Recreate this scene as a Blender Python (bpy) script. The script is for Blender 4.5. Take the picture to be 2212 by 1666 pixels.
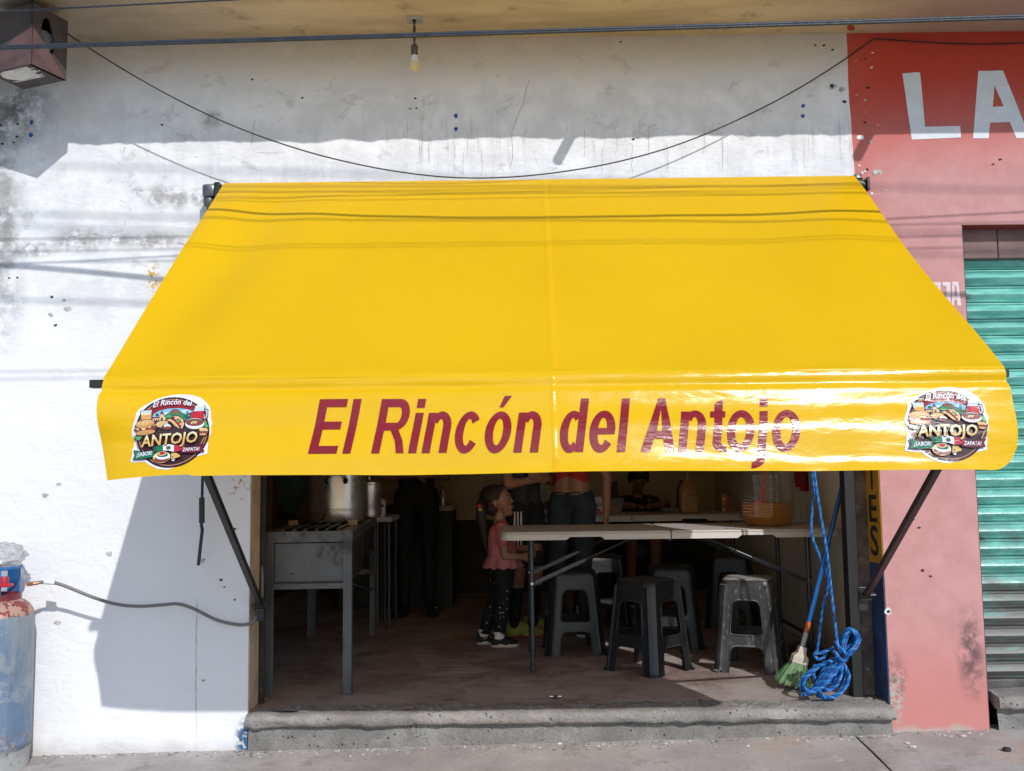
import bpy, bmesh, math, random
from math import sin, cos, pi, radians, sqrt, atan2, exp
from mathutils import Vector, Matrix, noise as mnoise
from mathutils.geometry import tessellate_polygon
import numpy as np

random.seed(7)
scene = bpy.context.scene
for o in list(bpy.data.objects):
    bpy.data.objects.remove(o)
COL = scene.collection

# ------------------------------------------------------------------ camera
FPX = 2100.0            # focal length measured on a 2212 x 1666 copy of the photograph
TILT, ROLL = radians(5.25), radians(0.68)
CAM = Vector((0.0, -4.43, 1.21))
_F = Vector((0, cos(TILT), sin(TILT)))
_U0 = Vector((0, -sin(TILT), cos(TILT)))
_R0 = Vector((1, 0, 0))
_R = _R0 * cos(ROLL) - _U0 * sin(ROLL)
_U = _R0 * sin(ROLL) + _U0 * cos(ROLL)
cd = bpy.data.cameras.new('camera')
cam = bpy.data.objects.new('camera', cd)
COL.objects.link(cam)
cam.matrix_world = Matrix(((_R.x, _U.x, -_F.x, CAM.x), (_R.y, _U.y, -_F.y, CAM.y), (_R.z, _U.z, -_F.z, CAM.z), (0, 0, 0, 1)))
cd.sensor_fit = 'HORIZONTAL'
cd.sensor_width = 36.0
cd.lens = 36.0 * FPX / 2212.0
cd.clip_end = 500
scene.camera = cam

# ------------------------------------------------------------------ sky, sun, exposure
SUN = Vector((0.554, -1.33, 0.956)).normalized()     # towards the sun
world = bpy.data.worlds.new('World')
scene.world = world
world.use_nodes = True
wn = world.node_tree
wn.nodes.clear()
sky = wn.nodes.new('ShaderNodeTexSky')
sky.sky_type = 'NISHITA'
sky.sun_disc = False
sky.sun_elevation = math.asin(SUN.z)
sky.sun_rotation = atan2(SUN.x, SUN.y)
sky.dust_density = 0.4
sky.ozone_density = 2.5
bg = wn.nodes.new('ShaderNodeBackground')
bg.inputs['Strength'].default_value = 0.15
wo = wn.nodes.new('ShaderNodeOutputWorld')
wn.links.new(sky.outputs[0], bg.inputs['Color'])
wn.links.new(bg.outputs[0], wo.inputs['Surface'])
sl = bpy.data.lights.new('sun', 'SUN')
sl.energy = 2.7
sl.angle = radians(0.53)
sl.color = (1.0, 0.975, 0.95)
so = bpy.data.objects.new('sun', sl)
COL.objects.link(so)
so.location = SUN * 20
so.rotation_euler = SUN.to_track_quat('Z', 'Y').to_euler()
vs = scene.view_settings
vs.view_transform = 'Standard'
vs.look = 'None'
vs.gamma = 1.0
vs.exposure = 0.11
vs.use_curve_mapping = False
scene.render.engine = 'CYCLES'
scene.cycles.use_denoising = True
scene.cycles.max_bounces = 7
scene.cycles.diffuse_bounces = 4
scene.cycles.glossy_bounces = 3
scene.cycles.use_adaptive_sampling = True
scene.cycles.adaptive_threshold = 0.025
scene.cycles.transparent_max_bounces = 16
scene.cycles.sample_clamp_indirect = 6.0

# ------------------------------------------------------------------ measuring helpers
def ray(px, py):
    return (_F * FPX + _R * (px - 1106.0) + _U * (833.0 - py)).normalized()
def P(px, py, Y):
    d = ray(px, py); t = (Y - CAM.y) / d.y
    return CAM + d * t
def XZ(px, py, Y=0.0):
    p = P(px, py, Y); return (p.x, p.z)

# ------------------------------------------------------------------ materials
MATS = {}
class NT:
    def __init__(self, name):
        self.m = bpy.data.materials.new(name)
        self.m.use_nodes = True
        self.t = self.m.node_tree
        self.t.nodes.clear()
        self.out = self.t.nodes.new('ShaderNodeOutputMaterial')
        self._oc = None
    def set(self, sock, v):
        if v is None: return
        if isinstance(v, bpy.types.NodeSocket): self.t.links.new(v, sock)
        else:
            if isinstance(v, (tuple, list)) and len(v) == 3 and sock.type == 'RGBA': v = (*v, 1)
            sock.default_value = v
    def oc(self):
        if self._oc is None:
            self._oc = self.t.nodes.new('ShaderNodeTexCoord').outputs['Object']
        return self._oc
    def scaled(self, s, loc=(0, 0, 0)):
        n = self.t.nodes.new('ShaderNodeMapping')
        self.set(n.inputs['Vector'], self.oc())
        n.inputs['Scale'].default_value = s
        n.inputs['Location'].default_value = loc
        return n.outputs[0]
    def noise(self, scale=5, detail=4, vec=None, rough=0.55, dist=0.0):
        n = self.t.nodes.new('ShaderNodeTexNoise')
        self.set(n.inputs['Vector'], vec or self.oc())
        n.inputs['Scale'].default_value = scale
        n.inputs['Detail'].default_value = detail
        n.inputs['Roughness'].default_value = rough
        n.inputs['Distortion'].default_value = dist
        return n.outputs['Fac']
    def voro(self, scale=5, vec=None, feature='F1', rnd=1.0):
        n = self.t.nodes.new('ShaderNodeTexVoronoi')
        n.feature = feature
        self.set(n.inputs['Vector'], vec or self.oc())
        n.inputs['Scale'].default_value = scale
        n.inputs['Randomness'].default_value = rnd
        return n.outputs['Distance']
    def rng(self, v, a, b, c=0.0, d=1.0, smooth=True):
        n = self.t.nodes.new('ShaderNodeMapRange')
        n.interpolation_type = 'SMOOTHSTEP' if smooth else 'LINEAR'
        self.set(n.inputs[0], v)
        for i, x in zip((1, 2, 3, 4), (a, b, c, d)): n.inputs[i].default_value = x
        return n.outputs[0]
    def mth(self, op, a, b=None, c=None):
        n = self.t.nodes.new('ShaderNodeMath')
        n.operation = op
        self.set(n.inputs[0], a)
        if b is not None: self.set(n.inputs[1], b)
        if c is not None: self.set(n.inputs[2], c)
        return n.outputs[0]
    def mul(self, a, b): return self.mth('MULTIPLY', a, b)
    def add(self, a, b): return self.mth('ADD', a, b)
    def mx(self, a, b): return self.mth('MAXIMUM', a, b)
    def mix(self, f, a, b):
        n = self.t.nodes.new('ShaderNodeMix')
        n.data_type = 'RGBA'
        self.set(n.inputs[0], f)
        self.set(n.inputs[6], a)
        self.set(n.inputs[7], b)
        return n.outputs[2]
    def xyz(self):
        n = self.t.nodes.new('ShaderNodeSeparateXYZ')
        self.set(n.inputs[0], self.oc())
        return n.outputs
    def bump(self, h, strength=0.3, dist=0.01, nrm=None):
        n = self.t.nodes.new('ShaderNodeBump')
        n.inputs['Strength'].default_value = strength
        n.inputs['Distance'].default_value = dist
        self.set(n.inputs['Height'], h)
        if nrm: self.set(n.inputs['Normal'], nrm)
        return n.outputs[0]
    def pri(self, col, rough=0.6, metal=0.0, spec=0.5, nrm=None, coat=0.0, trans=0.0, sss=0.0):
        n = self.t.nodes.new('ShaderNodeBsdfPrincipled')
        self.set(n.inputs['Base Color'], col)
        self.set(n.inputs['Roughness'], rough)
        self.set(n.inputs['Metallic'], metal)
        self.set(n.inputs['Specular IOR Level'], spec)
        if coat: n.inputs['Coat Weight'].default_value = coat; n.inputs['Coat Roughness'].default_value = 0.15
        if trans: n.inputs['Transmission Weight'].default_value = trans
        if nrm: self.set(n.inputs['Normal'], nrm)
        return n.outputs[0]
    def blob(self, x, z, cx, cz, rx, rz, soft=0.5):
        """soft ellipse mask in the wall plane"""
        a = self.mth('DIVIDE', self.mth('SUBTRACT', x, cx), rx)
        b = self.mth('DIVIDE', self.mth('SUBTRACT', z, cz), rz)
        r = self.mth('SQRT', self.add(self.mul(a, a), self.mul(b, b)))
        return self.rng(r, 1.0 - soft, 1.0 + soft, 1.0, 0.0)
    def shadermix(self, f, a, b):
        n = self.t.nodes.new('ShaderNodeMixShader')
        self.set(n.inputs[0], f); self.set(n.inputs[1], a); self.set(n.inputs[2], b)
        return n.outputs[0]
    def done(self, sh):
        self.t.links.new(sh, self.out.inputs['Surface'])
        return self.m

def simple(name, col, rough=0.6, metal=0.0, var=0.12, vs=9.0, bump=0.0, bs=40.0, spec=0.5, coat=0.0, dirt=None, dirtamt=0.0):
    if name in MATS: return MATS[name]
    t = NT(name)
    n1 = t.noise(vs, 5)
    dark = tuple(c * (1 - var) for c in col)
    lite = tuple(min(1, c * (1 + var)) for c in col)
    c = t.mix(t.rng(n1, 0.3, 0.7), dark, lite)
    if dirt:
        n2 = t.noise(vs * 0.6 + 1.7, 6, rough=0.7)
        c = t.mix(t.rng(n2, 0.62 - dirtamt, 0.74 - dirtamt), c, dirt)
    nrm = t.bump(t.noise(bs, 4), bump, 0.01) if bump else None
    r = t.rng(n1, 0.2, 0.8, max(0.02, rough - 0.06), min(1, rough + 0.06))
    MATS[name] = t.done(t.pri(c, r, metal, spec, nrm, coat))
    return MATS[name]

def clear(name, tint=(1, 1, 1), gloss=0.25, milky=0.0, rough=0.05):
    if name in MATS: return MATS[name]
    t = NT(name)
    tr = t.t.nodes.new('ShaderNodeBsdfTransparent'); tr.inputs[0].default_value = (*tint, 1)
    gl = t.t.nodes.new('ShaderNodeBsdfGlossy'); gl.inputs['Roughness'].default_value = rough
    lw = t.t.nodes.new('ShaderNodeLayerWeight'); lw.inputs[0].default_value = 0.35
    nb = t.bump(t.noise(14, 3), 0.3, 0.02)
    t.set(gl.inputs['Normal'], nb)
    f = t.rng(lw.outputs['Facing'], 0, 1, gloss * 0.25, min(1, gloss * 3), smooth=False)
    s = t.shadermix(f, tr.outputs[0], gl.outputs[0])
    if milky:
        df = t.t.nodes.new('ShaderNodeBsdfDiffuse'); df.inputs[0].default_value = (0.8, 0.8, 0.78, 1)
        tl = t.t.nodes.new('ShaderNodeBsdfTranslucent'); tl.inputs[0].default_value = (0.8, 0.8, 0.78, 1)
        s = t.shadermix(milky, s, t.shadermix(0.5, df.outputs[0], tl.outputs[0]))
    MATS[name] = t.done(s)
    return MATS[name]

# ------------------------------------------------------------------ scene graph helpers
ORG = {}
def world_org(o):
    return ORG.get(o.name, Vector((0, 0, 0))) if o else Vector((0, 0, 0))
def tag(o, label, cat, group=None):
    o['label'] = label; o['category'] = cat
    if group: o['group'] = group
    return o
def thing(name, label, cat, loc=(0, 0, 0), group=None):
    o = bpy.data.objects.new(name, None)
    COL.objects.link(o)
    o.empty_display_size = 0.1
    o.location = loc
    ORG[o.name] = Vector(loc)
    return tag(o, label, cat, group)
def struct(o):
    o['kind'] = 'structure'; return o
def link_mesh(name, me, parent=None, at=None):
    o = bpy.data.objects.new(name, me)
    COL.objects.link(o)
    if parent:
        base = world_org(parent)
        me.transform(Matrix.Translation(-base))
        o.parent = parent
        ORG[o.name] = base
    elif at is not None:
        me.transform(Matrix.Translation(-Vector(at)))
        o.location = at
        ORG[o.name] = Vector(at)
    else:
        ORG[o.name] = Vector((0, 0, 0))
    return o
def copy_tree(o, parent=None):
    c = o.copy(); COL.objects.link(c)
    c.parent = parent
    ORG[c.name] = world_org(o)
    for ch in o.children: copy_tree(ch, c)
    return c

class MB:
    """collects shapes in world space; build() links them as one mesh object"""
    def __init__(self):
        self.v = []; self.f = []; self.mi = []; self.cur = 0
    def m(self, i): self.cur = i; return self
    def raw(self, vs, fs):
        k = len(self.v)
        self.v += [tuple(p) for p in vs]
        for f in fs:
            self.f.append([i + k for i in f]); self.mi.append(self.cur)
        return self
    def box(self, lo, hi, M=None):
        x0, y0, z0 = lo; x1, y1, z1 = hi
        vs = [Vector(p) for p in ((x0, y0, z0), (x1, y0, z0), (x1, y1, z0), (x0, y1, z0), (x0, y0, z1), (x1, y0, z1), (x1, y1, z1), (x0, y1, z1))]
        if M is not None: vs = [M @ p for p in vs]
        return self.raw(vs, ((0, 3, 2, 1), (4, 5, 6, 7), (0, 1, 5, 4), (1, 2, 6, 5), (2, 3, 7, 6), (3, 0, 4, 7)))
    def bbox(self, lo, hi, b=0.004, M=None):
        """box with bevelled edges"""
        bm = bmesh.new()
        bmesh.ops.create_cube(bm, size=1)
        c = [(a + d) / 2 for a, d in zip(lo, hi)]; s = [abs(d - a) for a, d in zip(lo, hi)]
        for q in bm.verts: q.co = Vector((q.co.x * s[0] + c[0], q.co.y * s[1] + c[1], q.co.z * s[2] + c[2]))
        b = min(b, min(s) * 0.45)
        bmesh.ops.bevel(bm, geom=bm.edges[:], offset=b, segments=2, profile=0.5, affect='EDGES')
        if M is not None: bm.transform(M)
        self.frombm(bm); bm.free(); return self
    def frombm(self, bm):
        bm.verts.index_update()
        return self.raw([q.co for q in bm.verts], [[q.index for q in f.verts] for f in bm.faces])
    def beam(self, p0, p1, w, h, up=(0, 0, 1), bev=0.0):
        p0, p1 = Vector(p0), Vector(p1)
        z = (p1 - p0); L = z.length; z.normalize()
        x = Vector(up).cross(z)
        if x.length < 1e-4: x = Vector((1, 0, 0)).cross(z)
        x.normalize(); y = z.cross(x)
        M = Matrix(((x.x, y.x, z.x, p0.x), (x.y, y.y, z.y, p0.y), (x.z, y.z, z.z, p0.z), (0, 0, 0, 1)))
        if bev: return self.bbox((-w / 2, -h / 2, 0), (w / 2, h / 2, L), bev, M)
        return self.box((-w / 2, -h / 2, 0), (w / 2, h / 2, L), M)
    def tube(self, pts, r, n=10, cap=True, rot=0.0):
        pts = [Vector(p) for p in pts]
        rs = r if isinstance(r, (list, tuple)) else [r] * len(pts)
        k = len(self.v); vs = []; fs = []
        T = (pts[1] - pts[0]).normalized()
        N = T.orthogonal().normalized()
        for i, p in enumerate(pts):
            if i == 0: t = pts[1] - pts[0]
            elif i == len(pts) - 1: t = pts[-1] - pts[-2]
            else: t = pts[i + 1] - pts[i - 1]
            t.normalize()
            N = N - t * N.dot(t)
            if N.length < 1e-6: N = t.orthogonal()
            N.normalize(); B = t.cross(N)
            for j in range(n):
                a = 2 * pi * j / n + rot
                vs.append(p + (N * cos(a) + B * sin(a)) * rs[i])
        for i in range(len(pts) - 1):
            for j in range(n):
                fs.append((i * n + j, i * n + (j + 1) % n, (i + 1) * n + (j + 1) % n, (i + 1) * n + j))
        if cap:
            fs.append(tuple(range(n))[::-1]); fs.append(tuple((len(pts) - 1) * n + j for j in range(n)))
        return self.raw(vs, fs)
    def lathe(self, c, prof, n=28, M=None, sq=1.0):
        """prof: list of (radius, z)"""
        vs = []; fs = []
        for r, z in prof:
            for j in range(n):
                a = 2 * pi * j / n
                p = Vector((r * cos(a), r * sin(a) * sq, z))
                if M is not None: p = M @ p
                vs.append(p + Vector(c))
        for i in range(len(prof) - 1):
            for j in range(n):
                fs.append((i * n + j, i * n + (j + 1) % n, (i + 1) * n + (j + 1) % n, (i + 1) * n + j))
        if prof[0][0] > 1e-4: fs.append(tuple(range(n))[::-1])
        if prof[-1][0] > 1e-4: fs.append(tuple((len(prof) - 1) * n + j for j in range(n)))
        return self.raw(vs, fs)
    def ball(self, c, r, n=12, m=8):
        rx, ry, rz = r if isinstance(r, (tuple, list)) else (r, r, r)
        vs = []; fs = []
        for i in range(m + 1):
            th = pi * i / m
            for j in range(n):
                a = 2 * pi * j / n
                vs.append(Vector(c) + Vector((rx * sin(th) * cos(a), ry * sin(th) * sin(a), -rz * cos(th))))
        for i in range(m):
            for j in range(n):
                fs.append((i * n + j, i * n + (j + 1) % n, (i + 1) * n + (j + 1) % n, (i + 1) * n + j))
        return self.raw(vs, fs)
    def poly(self, loops, fn, back=None):
        """flat polygon with holes in 2-D -> fn(x, y) gives the 3-D point; back: second fn for a thick plate"""
        pl = [[Vector((x, y, 0)) for x, y in L] for L in loops]
        tri = tessellate_polygon(pl)
        flat = [p for L in loops for p in L]
        A = [fn(*p) for p in flat]
        # orient
        fs = []
        for t in tri:
            a, b, c = [flat[i] for i in t]
            s = (b[0] - a[0]) * (c[1] - a[1]) - (b[1] - a[1]) * (c[0] - a[0])
            fs.append(tuple(t) if s > 0 else tuple(t)[::-1])
        self.raw(A, fs)
        if back:
            B = [back(*p) for p in flat]
            self.raw(B, [f[::-1] for f in fs])
            k = 0
            for L in loops:
                n = len(L)
                ar = sum(L[i][0] * L[(i + 1) % n][1] - L[(i + 1) % n][0] * L[i][1] for i in range(n))
                side = []
                for i in range(n):
                    j = (i + 1) % n
                    side.append((i, i + n, j + n, j))
                self.raw(A[k:k + n] + B[k:k + n], side)
                k += n
        return self
    def build(self, name, mats, parent=None, smooth=False, at=None, fix=False):
        me = bpy.data.meshes.new(name)
        me.from_pydata(self.v, [], self.f)
        if not isinstance(mats, (list, tuple)): mats = [mats]
        for m in mats: me.materials.append(m)
        me.polygons.foreach_set('material_index', self.mi)
        if fix:
            bm = bmesh.new(); bm.from_mesh(me)
            bmesh.ops.remove_doubles(bm, verts=bm.verts, dist=1e-5)
            bmesh.ops.recalc_face_normals(bm, faces=bm.faces)
            bm.to_mesh(me); bm.free()
        me.update()
        if smooth:
            me.polygons.foreach_set('use_smooth', [True] * len(me.polygons))
            try: me.set_sharp_from_angle(angle=radians(smooth if smooth is not True else 40))
            except Exception: pass
        return link_mesh(name, me, parent, at)

def frot(x0, x1, n):
    return [x0 + (x1 - x0) * i / (n - 1) for i in range(n)]
def rrect(x0, y0, x1, y1, r, n=4):
    pts = []
    for cx, cy, a0 in ((x1 - r, y0 + r, -pi / 2), (x1 - r, y1 - r, 0), (x0 + r, y1 - r, pi / 2), (x0 + r, y0 + r, pi)):
        for i in range(n + 1):
            a = a0 + pi / 2 * i / n
            pts.append((cx + r * cos(a), cy + r * sin(a)))
    return pts
def smooth_pts(pts, n=8):
    """Catmull-Rom through 3-D points"""
    pts = [Vector(p) for p in pts]
    q = [pts[0] * 2 - pts[1]] + pts + [pts[-1] * 2 - pts[-2]]
    out = []
    for i in range(1, len(q) - 2):
        for k in range(n):
            t = k / n
            a, b, c, d = q[i - 1], q[i], q[i + 1], q[i + 2]
            out.append(0.5 * ((2 * b) + (c - a) * t + (2 * a - 5 * b + 4 * c - d) * t * t + (3 * b - a - 3 * c + d) * t ** 3))
    out.append(pts[-1])
    return out
def text2d(body, size=1.0, shear=0.0, offset=0.0, sx=1.0, res=3, space=1.0):
    """letters as flat triangles: list of (x, y), list of faces; box normalised by caller"""
    cu = bpy.data.curves.new('lettering_outline', 'FONT')
    cu.body = body; cu.size = size; cu.shear = shear; cu.offset = offset; cu.resolution_u = res
    cu.space_character = space
    ob = bpy.data.objects.new('lettering_outline', cu)
    COL.objects.link(ob)
    dg = bpy.context.evaluated_depsgraph_get()
    me = bpy.data.meshes.new_from_object(ob.evaluated_get(dg))
    v = [(p.co.x * sx, p.co.y) for p in me.vertices]
    f = [list(p.vertices) for p in me.polygons]
    bpy.data.objects.remove(ob); bpy.data.curves.remove(cu); bpy.data.meshes.remove(me)
    return v, f
def cut2d(v, f, step):
    """cut a flat mesh along a grid so that it can follow a curved cloth"""
    bm = bmesh.new()
    vv = [bm.verts.new((x, y, 0)) for x, y in v]
    for q in f:
        try: bm.faces.new([vv[i] for i in q])
        except ValueError: pass
    bmesh.ops.remove_doubles(bm, verts=bm.verts, dist=1e-6)
    xs = [p.co.x for p in bm.verts]; ys = [p.co.y for p in bm.verts]
    for ax, a, b in ((Vector((1, 0, 0)), min(xs), max(xs)), (Vector((0, 1, 0)), min(ys), max(ys))):
        t = math.floor(a / step) * step + step
        while t < b:
            bmesh.ops.bisect_plane(bm, geom=bm.verts[:] + bm.edges[:] + bm.faces[:], plane_co=ax * t, plane_no=ax)
            t += step
    bmesh.ops.triangulate(bm, faces=bm.faces)
    for fc in bm.faces:
        if fc.normal.z < 0: fc.normal_flip()
    bm.verts.index_update()
    V = [(p.co.x, p.co.y) for p in bm.verts]; F = [[q.index for q in fc.verts] for fc in bm.faces]
    bm.free()
    return V, F

# ================================================================== materials of the setting
def PZ(px, py, Z):
    d = ray(px, py); t = (Z - CAM.z) / d.z
    return CAM + d * t
FL = 0.175            # shop floor above the pavement
CEIL = 3.272           # underside of the overhanging slab
def wpos(t):
    return t.t.nodes.new('ShaderNodeNewGeometry').outputs['Position']

def mat_white_wall():
    t = NT('white_plaster')
    x, y, z = t.xyz()
    big = t.noise(1.6, 3, rough=0.6)
    mid = t.noise(7, 4, rough=0.62)
    fine = t.noise(60, 3)
    c = t.mix(t.rng(big, 0.3, 0.7), (0.78, 0.79, 0.81), (0.84, 0.84, 0.855))
    # older coat above, fresh coat below, ragged edge between them
    edge = t.add(z, t.mul(t.mth('SUBTRACT', t.noise(2.2, 3), 0.5), 0.55))
    old = t.rng(edge, 1.86, 2.10)
    c = t.mix(t.mul(old, 0.9), c, t.mix(t.rng(mid, 0.35, 0.68), (0.69, 0.69, 0.70), (0.84, 0.84, 0.85)))
    # rain streaks
    st = t.noise(1.0, 4, vec=t.scaled((30, 1, 1.3)), rough=0.7)
    st2 = t.noise(1.0, 3, vec=t.scaled((85, 1, 5.0)), rough=0.75)
    band = t.mul(t.rng(z, 2.25, 2.40), t.rng(z, 2.98, 2.74))
    zone = t.mul(t.rng(t.noise(1.0, 3, vec=t.scaled((1.4, 1, 2.5)), dist=0.5), 0.42, 0.62), t.rng(x, -1.4, -0.3, 0.25, 1.0))
    strk = t.mul(t.mul(t.rng(st, 0.48, 0.66), t.rng(st2, 0.42, 0.64)), t.mul(band, zone))
    c = t.mix(t.mul(strk, 0.75), c, (0.27, 0.26, 0.25))
    brown = t.mul(t.rng(t.noise(1.0, 4, vec=t.scaled((9, 1, 0.8))), 0.58, 0.75), band)
    c = t.mix(t.mul(brown, 0.55), c, (0.52, 0.46, 0.40))
    # bare grey patches where the paint came off
    patch = None
    for cx, cy, rx, rz in ((348, 425, 36, 24), (385, 430, 22, 20), (300, 415, 16, 10), (245, 250, 0, 0), (460, 258, 26, 16),
                           (60, 540, 60, 16), (170, 520, 60, 26), (260, 515, 34, 16), (330, 520, 60, 18), (8, 520, 26, 60),
                           (10, 480, 22, 90), (372, 430, 30, 14), (430, 425, 18, 18)):
        if rx == 0: continue
        px_, pz_ = XZ(cx, cy)
        b = t.blob(x, z, px_, pz_, rx / 474.0, rz / 474.0, 0.55)
        patch = b if patch is None else t.mx(patch, b)
    pm = t.mul(patch, t.rng(t.noise(16, 4, rough=0.72), 0.36, 0.56))
    c = t.mix(t.mul(pm, 0.95), c, (0.38, 0.37, 0.36))
    pl = t.noise(1.0, 5, vec=t.scaled((7, 1, 9)), rough=0.72, dist=0.6)
    peel = t.mul(t.rng(pl, 0.60, 0.635), t.rng(t.add(z, t.mul(t.mth('SUBTRACT', big, 0.5), 0.6)), 1.9, 2.25))
    c = t.mix(t.mul(peel, 0.45), c, (0.50, 0.49, 0.48))
    # soot at the far left and dirt against the slab
    gx, gz = XZ(0, 240)
    soot = t.mul(t.blob(x, z, gx - 0.02, gz + 0.03, 0.22, 0.22, 0.7), t.rng(t.noise(9, 4, rough=0.75), 0.38, 0.60))
    c = t.mix(t.mul(soot, 0.92), c, (0.10, 0.10, 0.105))
    lx, lz = XZ(0, 700)
    lft = t.mul(t.rng(x, -2.20, -2.36), t.mul(t.rng(z, 1.70, 2.0), t.rng(t.noise(6, 4, rough=0.7), 0.40, 0.62)))
    c = t.mix(t.mul(lft, 0.75), c, (0.28, 0.27, 0.26))
    top = t.mul(t.rng(t.add(z, t.mul(t.mth('SUBTRACT', mid, 0.5), 0.25)), 3.0, 3.22), 0.6)
    c = t.mix(top, c, (0.52, 0.43, 0.31))
    # grime along the foot of the wall
    foot = t.rng(t.add(z, t.mul(t.mth('SUBTRACT', mid, 0.5), 0.12)), 0.10, -0.02)
    c = t.mix(t.mul(foot, 0.7), c, (0.47, 0.45, 0.42))
    # old blue coat showing at the corner of the doorway
    bx, bz = XZ(527, 1598)
    blue = t.mul(t.blob(x, z, bx, bz, 0.035, 0.075, 0.5), t.rng(t.noise(30, 4, rough=0.7), 0.42, 0.50))
    c = t.mix(blue, c, (0.05, 0.13, 0.24))
    ox, oz = XZ(520, 1050)
    och = t.mul(t.blob(x, z, ox, oz, 0.05, 0.05, 0.7), t.rng(t.noise(40, 3, rough=0.7), 0.56, 0.60))
    c = t.mix(och, c, (0.52, 0.28, 0.03))
    ox, oz = XZ(330, 600)
    och = t.mul(t.blob(x, z, ox, oz, 0.03, 0.07, 0.6), t.rng(t.noise(34, 3, rough=0.7), 0.50, 0.55))
    c = t.mix(och, c, (0.60, 0.38, 0.08))
    h = t.add(t.mul(mid, 0.7), t.mul(fine, 0.25))
    h = t.add(h, t.mul(t.noise(1.0, 3, vec=t.scaled((18, 1, 70))), 0.30))
    h = t.add(h, t.mul(peel, -0.25))
    h = t.add(h, t.mul(t.noise(1.0, 3, vec=t.scaled((5, 1, 11)), dist=1.0), 1.0))
    nrm = t.bump(h, 0.42, 0.014)
    return t.done(t.pri(c, 0.85, 0, 0.3, nrm))

def mat_pink_wall():
    t = NT('faded_red_paint')
    x, y, z = t.xyz()
    big = t.noise(1.5, 5)
    mid = t.noise(8, 6, rough=0.65)
    zz = t.add(z, t.mul(t.mth('SUBTRACT', big, 0.5), 0.35))
    c = t.mix(t.rng(mid, 0.3, 0.7), (0.50, 0.245, 0.235), (0.57, 0.295, 0.285))
    # the coat kept its red where the slab shelters it from the sun and bleached below
    c = t.mix(t.rng(zz, 2.50, 3.05), c, (0.52, 0.055, 0.028))
    c = t.mix(t.mul(t.rng(x, 1.80, 1.60), t.mul(t.rng(z, 2.2, 2.6), 0.45)), c, (0.55, 0.10, 0.07))
    low = t.rng(zz, 0.62, 0.18)
    c = t.mix(t.mul(low, 0.8), c, (0.55, 0.205, 0.18))
    sx, sz = XZ(2098, 1415)
    s = t.mul(t.blob(x, z, sx, sz, 0.05, 0.17, 0.6), t.rng(t.noise(14, 6, rough=0.7), 0.36, 0.58))
    c = t.mix(t.mul(s, 0.85), c, (0.10, 0.065, 0.07))
    sx, sz = XZ(1935, 1470)
    s = t.mul(t.blob(x, z, sx, sz, 0.04, 0.10, 0.7), t.rng(t.noise(26, 6, rough=0.75), 0.42, 0.58))
    c = t.mix(t.mul(s, 0.85), c, (0.17, 0.11, 0.10))
    sx, sz = XZ(1935, 1510)
    s = t.mul(t.blob(x, z, sx, sz, 0.03, 0.10, 0.6), t.rng(t.noise(38, 6, rough=0.75), 0.46, 0.52))
    c = t.mix(s, c, (0.42, 0.38, 0.33))
    ft = t.rng(t.add(z, t.mul(t.mth('SUBTRACT', t.noise(9, 5), 0.5), 0.10)), 0.085, 0.055)
    c = t.mix(ft, c, (0.45, 0.36, 0.31))
    # chips along the seam with the white shop
    ch = t.mul(t.mul(t.rng(x, 1.74, 1.62), t.rng(z, 2.2, 2.5)), t.rng(t.noise(30, 5, rough=0.7), 0.66, 0.68))
    c = t.mix(ch, c, (0.72, 0.66, 0.64))
    spk = t.rng(t.voro(26), 0.035, 0.025)
    c = t.mix(t.mul(spk, t.rng(mid, 0.52, 0.56)), c, (0.12, 0.05, 0.05))
    nrm = t.bump(t.add(mid, t.mul(t.noise(70, 4), 0.3)), 0.22, 0.01)
    return t.done(t.pri(c, 0.75, 0, 0.35, nrm))

def mat_soffit():
    t = NT('ochre_soffit')
    x, y, z = t.xyz()
    n = t.noise(1.0, 6, vec=t.scaled((1.3, 5, 3)), rough=0.65)
    c = t.mix(t.rng(n, 0.32, 0.68), (0.46, 0.37, 0.25), (0.66, 0.55, 0.39))
    c = t.mix(t.rng(t.noise(6, 6, rough=0.7), 0.55, 0.75), c, (0.31, 0.25, 0.18))
    c = t.mix(t.rng(x, 1.5, 2.1, 0, 0.75), c, (0.44, 0.30, 0.24))
    c = t.mix(t.rng(x, -1.0, -1.9, 0, 0.6), c, (0.30, 0.25, 0.20))
    nrm = t.bump(t.noise(20, 5), 0.25, 0.012)
    return t.done(t.pri(c, 0.9, 0, 0.2, nrm))

def mat_concrete(name, a, b, dirt, sc=5.0, bump=0.5, pits=True):
    t = NT(name)
    p = wpos(t)
    n = t.noise(sc, 7, vec=p, rough=0.65)
    f = t.noise(sc * 14, 5, vec=p, rough=0.7)
    c = t.mix(t.rng(n, 0.3, 0.7), a, b)
    c = t.mix(t.mul(t.rng(f, 0.48, 0.68), 0.5), c, dirt)
    c = t.mix(t.mul(t.rng(t.noise(sc * 0.4 + 0.8, 5, vec=p), 0.52, 0.72), 0.55), c, dirt)
    h = t.add(n, t.mul(f, 0.45))
    if pits:
        v = t.voro(42, vec=p)
        pit = t.mul(t.rng(v, 0.26, 0.10), t.rng(t.noise(13, 4, vec=p), 0.50, 0.60))
        c = t.mix(t.mul(pit, 0.55), c, tuple(q * 0.35 for q in dirt))
        h = t.mth('SUBTRACT', h, t.mul(pit, 0.6))
    return t.done(t.pri(c, 0.9, 0, 0.25, t.bump(h, bump, 0.018)))

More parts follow.
